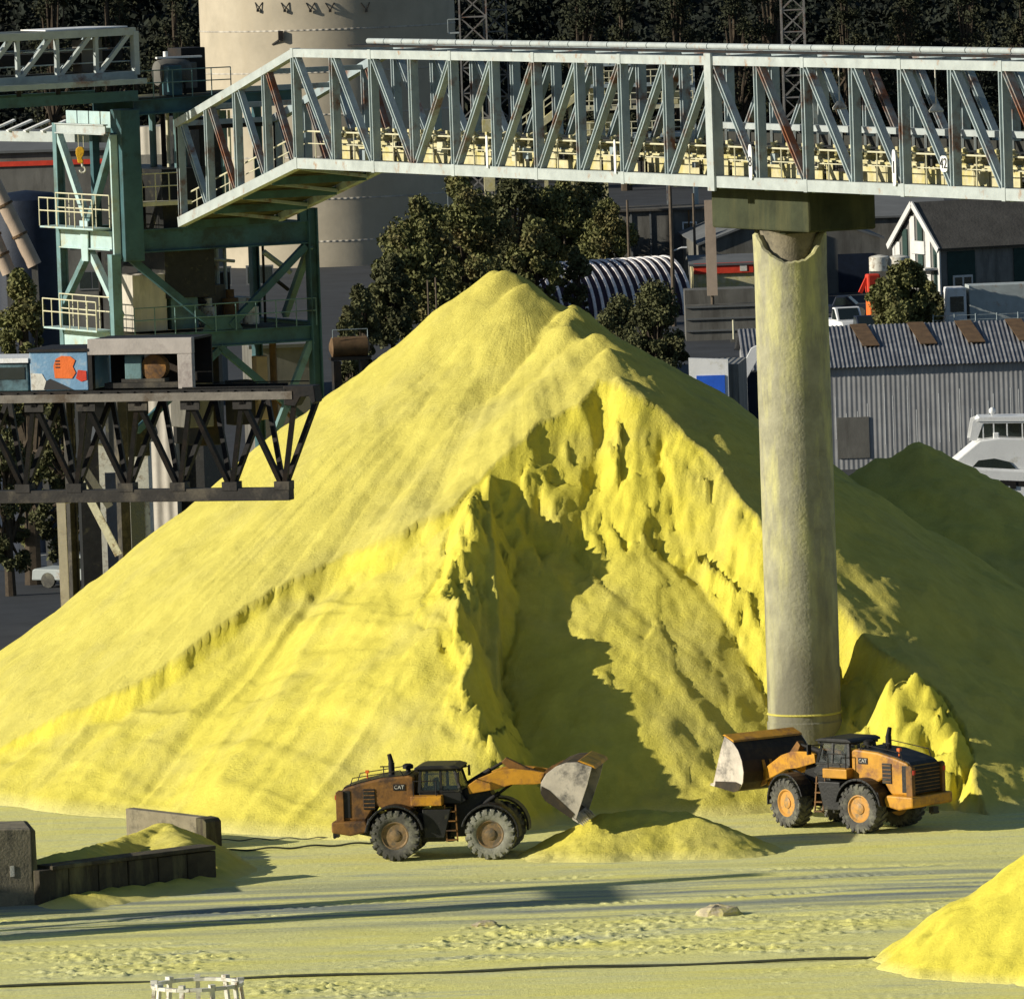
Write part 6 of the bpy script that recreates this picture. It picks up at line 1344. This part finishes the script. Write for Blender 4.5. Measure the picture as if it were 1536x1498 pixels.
mb = MB(); mb.box((5.2,1.2,(bh+0.9)/2),(7.0,2.4,bh-0.9)); mb.build('box_body', 'galv', t, bevel=0.04)
mb = MB(); mb.box((4.5,1.2,0.75),(8,1.6,0.25)); mb.build('chassis', 'dark', t)
for x in (0.9, 5.8, 7.0):
    mb = MB(); mb.lathe([(0.45,-0.14),(0.45,0.14)],16,Matrix.Translation((x,0.1,0.45)) @ Matrix.Rotation(R(90),4,'X')); mb.build('wheel', 'tyre', t)
q = P(1400,486,288); fe = thing('mesh_fence', 'thin wire fence on steel posts above the warehouse ridge', 'fence', (q.x,288,-0.42))
for k in range(7):
    mb = MB(); mb.tube((k*1.4,0,0),(k*1.4,0,1.9),0.04,6); mb.build('fence_post', 'galv_dull', fe)
mb = MB(); 
for k in range(6): mb.tube((0,0,0.3+k*0.3),(8.4,0,0.3+k*0.3),0.015,4)
mb.build('fence_wire', 'galv_dull', fe)
def pole(px, ytop, ybase, Y, r, lab, arm=True):
    q = P(px, ybase, Y); t = thing('utility_pole', lab, 'utility pole', (q.x, Y, -0.42), 0, 'timber poles behind the pile'); z = P(px, ytop, Y).z+0.42
    mb = MB(); mb.tube((0,0,0),(0,0,z),r,8,r*0.7); mb.build('pole', 'wood', t)
    if arm: mb = MB(); mb.bar((-0.7,0,z-0.5),(0.7,0,z-0.5),0.1,0.12); mb.build('cross_arm', 'wood', t)
    return t
t = pole(1011,255,470,318,0.16,'tall pole with a lamp in front of the striped shelter, rising to the gallery', False)
mb = MB(); z_ = P(1011,377,318).z+0.42; mb.tube((0,0,z_),(0.7,0,z_+0.25),0.05,6); mb.box((0.85,0,z_+0.25),(0.4,0.15,0.1)); mb.build('lamp_arm', 'white', t)
pole(944,300,400,345,0.12,'slim pole with a white band at the left end of the panel wall', False)
pole(590,347,425,395,0.16,'lone pole in front of the pale silo', True)
pole(1043,290,395,350,0.12,'thin dark pole between panel wall and column cap', False)
pole(849,318,420,350,0.13,'pole among the trees above the pile top', False)
pole(643,420,470,150,0.06,'left of two thin stakes on the slope left of the pile top', False); pole(655,416,470,152,0.06,'right of two thin stakes on the slope left of the pile top', False)

# ---- white motor cruiser at the right edge
YB = 128; q = P(1440,742,YB); bt = thing('motor_boat', 'white motor cruiser with flybridge at the right edge behind the dark pile', 'boat', (q.x, YB, 0.0))
def bpx(px, py): p = P(px, py, YB); return (p.x-q.x, p.z)
deck = [bpx(1424,700),bpx(1536,700)]
mb = MB(); hp_ = [bpx(1380,745),bpx(1372,706),bpx(1424,699),bpx(1560,706),bpx(1700,712),bpx(1700,790),bpx(1420,790)]
for i, (y0, y1, sc) in enumerate(((0,1.7,1),)): mb.prism(hp_, y0, y1+1.4)
mb.build('hull', 'white', bt, bevel=0.12)
cp_ = [bpx(1428,696),bpx(1470,661),bpx(1500,657),bpx(1660,662),bpx(1680,712),bpx(1430,702)]
mb = MB(); mb.prism(cp_, 0.25, 2.8); mb.build('cabin', 'white', bt, bevel=0.08)
mb = MB(); mb.prism([bpx(1458,702),bpx(1468,691),bpx(1492,688),bpx(1514,693),bpx(1524,703)], 0.20, 0.26); mb.build('side_window', 'glass', bt)
mb = MB(); mb.prism([bpx(1500,720),bpx(1502,728),bpx(1650,734),bpx(1650,726)], -0.03, 0.02); mb.build('rubbing_strake', 'dark', bt)
mb = MB(); mb.prism([bpx(1515,722),bpx(1515,733),bpx(1524,733),bpx(1524,722)], -0.06, -0.01); mb.build('fender', 'dark', bt)
fb = [bpx(1455,662),bpx(1460,632),bpx(1470,628),bpx(1660,626),bpx(1660,634),bpx(1475,636),bpx(1466,662)]
for y in (0.45, 2.5):
    mb = MB(); mb.prism(fb, y, y+0.12); mb.build('flybridge_frame', 'white', bt)
mb = MB(); mb.prism([bpx(1466,633),bpx(1470,627),bpx(1660,624),bpx(1660,632)], 0.4, 2.7); mb.build('flybridge_roof', 'white', bt)
for px in (1476, 1492, 1512, 1535):
    mb = MB(); x, z0 = bpx(px,662); z1 = bpx(px,634)[1]; mb.bar((x,0.5,z0),(x,0.5,z1),0.06,0.06,up=(0,1,0)); mb.build('window_post', 'white', bt)
mb = MB(); mb.prism([bpx(1462,660),bpx(1468,637),bpx(1650,634),bpx(1650,660)], 1.3, 1.34); mb.build('flybridge_glass', 'glass', bt)
x, z = bpx(1491,620); mb = MB(); mb.lathe([(0.05,z-0.15),(0.16,z-0.05),(0.16,z+0.1),(0.05,z+0.2)],12,Matrix.Translation((x,1.5,0))); mb.tube((x,1.5,z-0.5),(x,1.5,z),0.04,6); mb.build('radar_dome', 'white', bt, smooth=60)
mb = MB(); x, z = bpx(1495,655); mb.box((x,0.5,z),(0.28,0.3,0.34)); mb.build('search_light', 'white', bt, bevel=0.04)

# ------------------------------------------------------------------ silo and lattice masts
sc_ = P(500,398,418); SR = 10.4
si = thing('concrete_silo', 'huge pale round concrete silo rising behind the gallery', 'silo', (sc_.x, 418+SR, -0.42))
mb = MB(); z_ = 0; prof = [(SR+0.05,0)]
SH = 46.0
mb.lathe([(SR,0)]+[(SR, k*2.3) for k in range(1, 20)]+[(SR,SH)], 80); mb.build('drum', 'silo', si, smooth=40)
for k in range(13):
    mb = MB(); mb.lathe([(SR+0.0,k*3.4+2.0),(SR+0.035,k*3.4+2.02),(SR+0.035,k*3.4+2.12),(SR+0.0,k*3.4+2.14)], 80, cap=False); mb.build('joint_band', 'pale_clad', si, smooth=40)
for px in (388, 428, 466, 495, 548):
    p = P(px,14,418); an = math.asin(max(-1, min(1, (p.x-sc_.x)/SR))); z_ = p.z+0.42
    mb = MB(); c = Vector((SR*math.sin(an), -SR*math.cos(an), z_)); o = Vector((math.sin(an), -math.cos(an), 0)); tt = Vector((math.cos(an), math.sin(an), 0))
    mb.tube(c+tt*0.35+Vector((0,0,0.5)), c+o*0.25-Vector((0,0,0.1)), 0.05, 5); mb.tube(c-tt*0.35+Vector((0,0,0.5)), c+o*0.25-Vector((0,0,0.1)), 0.05, 5); mb.box(c+o*0.2-Vector((0,0,0.15)), (0.22,0.22,0.2)); mb.build('bracket', 'dark', si)
p = P(408,60,418); an = math.asin((p.x-sc_.x)/SR); mb = MB(); c = Vector((SR*math.sin(an), -SR*math.cos(an), p.z)); mb.bar(c, c+Vector((0.6,-0.5,0.4)), 0.12); mb.box(c+Vector((0.7,-0.6,0.7)),(0.4,0.3,0.8)); mb.build('flood_lamp', 'dark', si)
for py in (40, 300):
    p = P(681,py,421); mb = MB(); x_ = p.x-si.location.x; y_ = 420.5-si.location.y; z_ = p.z+0.42
    mb.box((x_,y_,z_-0.5),(1.0,1.0,0.12)); 
    for dx in (-0.5, 0.5): mb.bar((x_+dx,y_-0.5,z_-0.5),(x_+dx,y_-0.5,z_+0.6),0.06)
    mb.bar((x_-0.5,y_-0.5,z_+0.6),(x_+0.5,y_-0.5,z_+0.6),0.06); mb.build('landing', 'galv', si)
def lattice(px, Y, ytop, ybase, wpx, lab):
    q = P(px, ybase, Y); w_ = wpx*(DIST+Y)/F_PX; h_ = P(px, ytop, Y).z+1.0
    t = thing('lattice_mast', lab, 'lattice mast', (q.x, Y, -0.42)); n = int(h_/ (w_*0.9))
    cs = [(-w_/2,-w_/2),(w_/2,-w_/2),(w_/2,w_/2),(-w_/2,w_/2)]
    for c in cs: mb = MB(); mb.bar((c[0],c[1],0),(c[0],c[1],h_),0.13,0.13,up=(0,1,0)); mb.build('leg', 'lattice', t)
    mb = MB()
    for k in range(n):
        z0, z1 = h_*k/n, h_*(k+1)/n
        for i in range(4):
            a, b_ = cs[i], cs[(i+1) % 4]
            mb.bar((a[0],a[1],z0),(b_[0],b_[1],z1),0.07); mb.bar((b_[0],b_[1],z0),(a[0],a[1],z1),0.07); mb.bar((a[0],a[1],z1),(b_[0],b_[1],z1),0.07)
    mb.build('bracing', 'lattice', t)
    return t
lattice(722,405,-40,400,40,'grey lattice mast standing close beside the silo')
lattice(755,440,-40,400,34,'thinner grey lattice mast behind the one beside the silo')
lattice(1200,420,-40,380,34,'grey lattice mast seen through the right half of the gallery')

# ------------------------------------------------------------------ dusty plant seen through the gallery
def inc(px0, py0, px1, py1, Y, lab, wz=1.3):
    a, b_ = P(px0,py0,Y), P(px1,py1,Y); t = thing('inclined_conveyor', lab, 'conveyor', (a.x, Y, -0.42)); d = b_-a; o = Vector((0,0,a.z+0.42))
    mb = MB(); mb.bar(o, o+Vector((d.x,0,d.z)), 1.6, 0.5); mb.build('trough', 'cream', t)
    mb = MB(); mb.bar(o+Vector((0,0,1.5)), o+Vector((d.x,0,d.z+1.5)), 0.1, 0.12); mb.bar(o+Vector((0,0,1.0)), o+Vector((d.x,0,d.z+1.0)), 0.08, 0.08)
    for k in range(9): c = o+Vector((d.x,0,d.z))*(k/8); mb.bar(c, c+Vector((0,0,1.5)), 0.09, 0.09, up=(0,1,0))
    mb.build('side_rail', 'rail', t)
    for k in (1, 4, 7):
        c = o+Vector((d.x,0,d.z))*(k/8); mb = MB(); mb.bar(c-Vector((0,0,0.2)), (c.x,0,0), 0.3, 0.3, up=(0,1,0)); mb.build('leg', 'cream', t)
inc(765,222,868,142,372,'cream inclined conveyor seen through the middle of the gallery')
inc(40,300,-20,170,200,'buff inclined conveyor at the left edge below the pale beam') if False else None
q = P(935,230,375); pt = thing('process_tower', 'cream-dusted open process tower with a dark tank seen through the gallery', 'tower', (q.x,375,-0.42))
def pz(py): return P(935,py,375).z+0.42
def pxx(px): return P(px,150,375).x-q.x
for px in (868, 905, 1000, 1040):
    for y in (0, 4): mb = MB(); mb.bar((pxx(px),y,0),(pxx(px),y,pz(88)),0.3,0.3,up=(0,1,0)); mb.build('column', 'cream' if px < 950 else 'galv_dull', pt)
for py in (96, 128, 162, 205):
    mb = MB(); mb.box(((pxx(868)+pxx(1040))/2,2,pz(py)),(pxx(1040)-pxx(868),4.6,0.28)); mb.build('floor', 'rail' if py == 162 else 'galv_dull', pt)
    mb = MB()
    for h_ in (0.6, 1.1): mb.tube((pxx(868),-0.3,pz(py)+h_),(pxx(1040),-0.3,pz(py)+h_),0.05,5)
    for k in range(12): mb.tube((pxx(868+k*15.6),-0.3,pz(py)),(pxx(868+k*15.6),-0.3,pz(py)+1.1),0.04,5)
    mb.build('railing', 'rail', pt)
mb = MB(); mb.lathe([(1.7,pz(160)+0.2),(1.7,pz(92))],22,Matrix.Translation((pxx(952),2,0))); mb.build('tank', 'grey_wall', pt, smooth=40)
for (px, py, w_, h_) in ((885,110,1.2,1.6),(893,140,0.9,1.0),(880,195,1.6,1.4),(920,190,1.2,2.0),(1010,150,1.5,1.2)):
    mb = MB(); mb.box((pxx(px),1.0,pz(py)),(w_,1.2,h_)); mb.build('machine_casing', 'cream', pt, bevel=0.05)
mb = MB(); mb.prism([(pxx(850),pz(215)),(pxx(862),pz(185)),(pxx(868),pz(175)),(pxx(876),pz(215))], 0.5, 2.0); mb.build('hopper', 'cream', pt)
q = P(733,230,368); cbx = thing('cream_stack', 'narrow cream stack of cabinets seen through the gallery beside a truss post', 'cabinet', (q.x,368,-0.42))
hz = P(733,158,368).z+0.42
for k in range(4): 
    mb = MB(); mb.box((0,0,hz*(0.2+k*0.2)+0.5),(0.85,0.9,hz*0.18)); mb.build('cabinet', 'cream', cbx, bevel=0.03)
mb = MB(); mb.bar((-0.35,0,0),(-0.35,0,hz),0.1,0.1,up=(0,1,0)); mb.bar((0.35,0,0),(0.35,0,hz),0.1,0.1,up=(0,1,0)); mb.build('frame', 'rail', cbx)

# ------------------------------------------------------------------ left background seen round the tower
t, L, h = house('long_building', 'long grey-brown building with a rust red strip behind the left of the tower', 'building', -40, 300, 330, 225, 14, 1.0, 250, R(-4), 'grey_wall', 'grey_roof', 'X')
for k in range(7): window(t, 2.0+k*2.6, h*0.5, 1.5, 1.0, 'grey_roof')
mb = MB(); mb.box((4.2,-0.08,h-0.7),(8.0,0.12,0.3)); mb.build('red_strip', 'red', t)
q = P(40,420,140); nt_ = thing('navy_tank', 'dark navy domed tank at the left edge behind the bush', 'tank', (q.x,142,-0.42)); r_ = 1.9; zt4 = P(48,292,140).z+0.42
mb = MB(); mb.lathe([(r_,0),(r_,zt4-0.8),(r_*0.93,zt4-0.3),(r_*0.7,zt4),(0.05,zt4+0.15)],24); mb.build('shell', 'navy', nt_, smooth=40)
mb = MB(); mb.tube((-r_,-0.3,0),(-r_,-0.3,zt4),0.06,6); mb.build('ladder_rail', 'galv_dull', nt_)
for i, (a_, b__, lab) in enumerate((((-12,268),(52,398),'right one of two buff pipes sloping down at the left edge'),((-20,330),(14,410),'left one of two buff pipes sloping down at the left edge'))):
    p0, p1 = P(a_[0],a_[1],132), P(b__[0],b__[1],132); t = thing('sloping_pipe', lab, 'pipe', tuple(p1), 0, 'buff pipes'); mb = MB(); mb.tube(rel(t,p0), Vector((0,0,0)), 0.36, 14); mb.build('pipe', 'pink_pipe', t, smooth=40)
    mb = MB()
    for f in (0.35, 0.7): c = rel(t,p0)*f; d_ = rel(t,p0).normalized(); mb.tube(c-d_*0.06, c+d_*0.06, 0.42, 14)
    mb.build('flange', 'rust_panel', t); mb = MB(); mb.bar((0,0,0),(0.2,0,-p1.z-0.4),0.3,0.3,up=(0,1,0)); mb.build('leg', 'grey_wall', t)
q0, q1 = P(216,420,95), P(238,420,95); zt5 = P(228,190,95).z+0.42
ph = thing('clad_hopper_house', 'tall narrow pale corrugated house standing behind the tower main column', 'building', (q0.x,95,-0.42), R(-20))
mb = MB(); mb.box(((q1.x-q0.x)*0.9,1.5,zt5/2),((q1.x-q0.x)*1.9,3.0,zt5)); mb.build('cladding', 'pale_clad', ph)
mb = MB(); mb.box(((q1.x-q0.x)*0.9,1.5,zt5*0.86),((q1.x-q0.x)*1.95,3.06,zt5*0.17)); mb.build('upper_band', 'grey_wall', ph)
mb = MB(); mb.box(((q1.x-q0.x)*2.6,1.8,zt5*0.48),(1.3,2.6,zt5*0.96)); mb.build('dark_bay', 'black', ph)
# low plant and stores at the tower foot, mostly in shade
t, L, h = house('store_shed', 'dim grey store with a curved plate behind the right leg of the tower', 'shed', 385, 470, 590, 520, 5, 0.5, 75, R(8), 'grey_wall', 'grey_roof', 'X')
panel(t, L*0.4, h*0.45, L*0.3, h*0.6, 'navy', 'door')
t, L, h = house('store_shed', 'white-fronted low store glimpsed through the boom at the left', 'shed', 148, 222, 690, 662, 4, 0.4, 88, R(0), 'white_dirty', 'grey_roof', 'X')
panel(t, L*0.3, h*0.5, 0.8, h*0.7, 'navy', 'door'); panel(t, L*0.75, h*0.5, 0.6, h*0.5, 'glass', 'window')
t, L, h = house('store_shed', 'black tarred store behind the middle of the boom', 'shed', 118, 196, 655, 595, 6, 0.5, 98, R(4), 'black', 'dark_roof', 'X')
q = P(524,520,110); tc_ = thing('tank_wagon', 'dark red cylinder wagon just left of the pile shoulder', 'tank wagon', (q.x,110,-0.42), R(10)); zc = P(530,512,110).z+0.42
mb = MB(); mb.lathe([(0.3,-1.6),(0.75,-1.4),(0.75,1.4),(0.3,1.6)],18,Matrix.Translation((0,0,zc)) @ Matrix.Rotation(R(90),4,'Y')); mb.build('barrel', 'rust_panel', tc_, smooth=40)
mb = MB(); mb.box((0,0,zc-0.85),(3.2,1.2,0.25)); mb.box((-1.1,0,zc/2-0.9-0.3*zc),(0.6,1.2,zc*1.6-0.3)); mb.box((1.1,0,zc/2-0.9-0.3*zc),(0.6,1.2,zc*1.6-0.3)); mb.build('underframe', 'dark', tc_)
mb = MB(); mb.path([(-1.4,-0.6,zc+0.7),(-1.4,-0.6,zc+1.3),(1.4,-0.6,zc+1.3),(1.4,-0.6,zc+0.7)],0.03,5); mb.build('guard_rail', 'galv_dull', tc_)
tc_.scale = (0.58, 0.58, 0.62); tc_.location.z = -0.42+zc*0.36
# road with its lines, low left
mb = MB(); a, b_, c, d = gnd(-120,770), gnd(120,800), gnd(150,860), gnd(-160,850)
mb.add([(p.x,p.y,-0.405) for p in (a,b_,c,d)], [(0,1,2,3)]); rd = mb.build('road', pm('blue grey road', (0.035,0.045,0.06), 0.85, var=0.2), None); rd['kind'] = 'structure'
for (x0, y0, x1, y1) in ((-60,812,88,806),(-30,842,110,828),(-80,790,60,778)):
    mb = MB(); p0, p1 = G(x0,y0,-0.395), G(x1,y1,-0.395); mb.bar(p0, p1, 0.22, 0.008); o = mb.build('road_marking', 'white_dirty', None); o['kind'] = 'structure'
mb = MB(); p0, p1 = G(-90,768,-0.4), G(125,797,-0.4); mb.bar(p0+Vector((0,0,0.15)), p1+Vector((0,0,0.15)), 1.2, 0.3); o = mb.build('kerb', 'pink_pipe', None); o['kind'] = 'structure'
# ------------------------------------------------------------------ trees
def leaf_cloud(centers, rads, n, size, seed):
    r_ = np.random.default_rng(seed); V = []; 
    per = max(1, n//len(centers))
    for c, rad in zip(centers, rads):
        d = r_.normal(size=(per,3)); d /= np.linalg.norm(d, axis=1)[:,None]
        p = c+d*rad*(0.25+1.0*r_.random((per,1))**0.8)
        u = r_.normal(size=(per,3)); u /= np.linalg.norm(u, axis=1)[:,None]
        v = np.cross(u, r_.normal(size=(per,3))); v /= np.linalg.norm(v, axis=1)[:,None]
        s_ = size*(0.6+0.8*r_.random((per,1)))
        V.append(np.stack([p-u*s_, p-v*s_*0.6, p+u*s_, p+v*s_*0.6], 1))
    return np.concatenate(V).reshape(-1,3)
def quads_mesh(name, V, mat):
    me = bpy.data.meshes.new(name); n = len(V); me.vertices.add(n); me.vertices.foreach_set('co', V.astype(np.float32).ravel())
    me.loops.add(n); me.loops.foreach_set('vertex_index', np.arange(n, dtype=np.int32)); me.polygons.add(n//4); me.polygons.foreach_set('loop_start', (np.arange(n//4)*4).astype(np.int32)); me.update(calc_edges=True)
    me.materials.append(M[mat]); return me
def tree_parts(seed, H, CR_, nclump, nleaf, size, conifer=False):
    r_ = np.random.default_rng(seed); cs = []; rs_ = []; mb = MB()
    mb.tube((0,0,-0.5),(0.1,0,H*0.45),0.03*H,8,0.018*H); mb.tube((0.1,0,H*0.45),(0.0,0.1,H*0.9),0.018*H,8,0.006*H)
    for k in range(nclump):
        if conifer:
            f = k/nclump; z = H*(0.15+0.85*f); rad = CR_*(1.0-f)**0.8+0.15; a = r_.random()*6.28; rr = rad*0.6*r_.random()
            cs.append(np.array([rr*math.cos(a), rr*math.sin(a), z])); rs_.append(rad*0.55+0.2)
        else:
            z = H*(0.14+0.84*r_.random()); prof = (max(0.04, math.sin(math.pi*min(0.97, (z/H+0.10)/1.10))))**0.75*(0.75+0.5*r_.random()); a = r_.random()*6.28; rr = CR_*prof*(0.30+0.80*r_.random())
            c = np.array([rr*math.cos(a), rr*math.sin(a), z]); cs.append(c); rs_.append(CR_*(0.10+0.26*r_.random()**1.5))
            if k % 2 == 0: z0 = H*(0.2+0.35*r_.random()); mb.tube((0.05,0,z0), tuple(c), 0.012*H, 5, 0.003*H)
    return mb, leaf_cloud(cs, rs_, nleaf, size, seed+1)
PROTO = {}
def tree(px, ybase, ytop, Y, crpx, lab, kind=0, leaf='leaf_a', nclump=70, nleaf=22000, group='trees behind the pile', conifer=False, zoff=0.0):
    q = P(px, ybase, Y); H = P(px, ytop, Y).z+0.42-zoff; CR_ = crpx*(DIST+Y)/F_PX
    t = thing('tree' if not conifer else 'conifer_tree', lab, 'tree', (q.x, Y, -0.42+zoff), rng.random()*6.28, group)
    mb, V = tree_parts(300+int(px), H, CR_, nclump, nleaf, 0.11 if Y < 250 else 0.145, conifer)
    mb.build('trunk', 'bark', t); cr = bpy.data.objects.new('crown', quads_mesh('crown', V, leaf)); C.objects.link(cr); cr.parent = t
    return t
tree(640,478,300,330,56,'broad olive tree left of the pile top')
tree(700,470,262,338,62,'tall olive tree just above the pile top', leaf='leaf_a', nleaf=26000)
tree(775,470,268,350,60,'dark olive tree right of the pile top, under the gallery', leaf='leaf_b', nleaf=26000)
tree(588,480,385,300,36,'low bushy tree below the silo', leaf='leaf_b')
tree(850,440,278,352,58,'spreading olive tree over the striped shelter', leaf='leaf_a', nleaf=25000)
tree(912,440,300,348,44,'smaller olive tree at the middle of the striped shelter', leaf='leaf_a')
tree(545,500,430,230,34,'dark bush between the tower and the pile', leaf='leaf_b')
tree(525,540,452,140,30,'dark shrubby tree against the tower right leg', leaf='leaf_b')
tree(985,560,430,235,52,'dark round tree right of the pile shoulder', leaf='leaf_b', nleaf=26000)
tree(930,520,455,245,46,'low dark tree tucked below the striped shelter', leaf='leaf_b')
tree(1360,492,398,290,50,'leafy olive bush in front of the gabled building', leaf='leaf_a', nleaf=26000)
tree(1400,490,440,294,26,'small bush by the white truck cab', leaf='leaf_b', nleaf=7000)
tree(38,560,398,122,46,'dense olive bush left of the tower', leaf='leaf_a', nleaf=24000)
tree(95,640,560,118,40,'dark shrub below the blue cabin, seen through the boom', leaf='leaf_b', nleaf=11000)
tree(8,660,580,116,36,'dark shrub at the left edge behind the boom', leaf='leaf_b', nleaf=11000)
tree(806,462,335,318,40,'bushy tree hiding the left end of the striped shelter', leaf='leaf_a')
tree(866,458,372,320,24,'thin tree in front of the left half of the striped shelter', leaf='leaf_b', nleaf=7000)
tree(668,440,318,362,40,'narrow dark tree behind the tall one above the pile top', leaf='leaf_b')
tree(735,440,300,364,44,'yellowish tree between the two tall ones above the pile top', leaf='leaf_a')
tree(815,420,292,366,48,'dark tree left of the shelter, its top cut by the gallery', leaf='leaf_b')
tree(885,410,272,368,50,'faint tree behind the spreading one over the shelter', leaf='leaf_b')
tree(612,470,350,318,40,'bushy tree at the right foot of the silo', leaf='leaf_a')
for i_, (px, yb, yt, cr_) in enumerate(((860,120,-30,46),(930,120,-10,40),(1010,120,-50,52),(1090,120,-20,46),(1160,120,-60,50),(1260,120,-20,44),(1345,120,-14,52),(1440,120,-40,56),(1520,120,-10,48),(60,120,-40,60),(150,120,-30,56),(250,130,-20,56))):
    tree(px+rng.random()*20, yb, yt, 545+rng.random()*20, cr_, 'rounded olive-black tree at the front edge of the wooded hillside', leaf='leaf_c', nleaf=9000, group='trees at the edge of the wooded hillside', zoff=0)
# far wooded hillside: one mass of trees
rt = np.random.default_rng(77); cs = []; rs_ = []
for k in range(620):
    Yt = 575+rt.random()**1.3*420; half = 768*(DIST+Yt)/F_PX+8; Xt = (rt.random()*2-1)*half
    zb = float(hill_z(np.array([Xt]), np.array([Yt]))[0]); H = 9+rt.random()*8; cw = 2.6+rt.random()*2.2
    for j in range(7):
        f = (j+0.6)/7; a = rt.random()*6.28; rr = cw*0.5*rt.random()
        cs.append(np.array([Xt+rr*math.cos(a), Yt+rr*math.sin(a), zb+H*(0.15+0.8*f)])); rs_.append(cw*(1.05-0.7*f)*(0.8+0.4*rt.random()))
V = leaf_cloud(cs, rs_, len(cs)*88, 0.40, 78)
fw = bpy.data.objects.new('far_forest', quads_mesh('far_forest', V, 'leaf_far')); C.objects.link(fw)
tag(fw, 'dark wooded hillside filling the top of the picture', 'forest', kind='stuff')
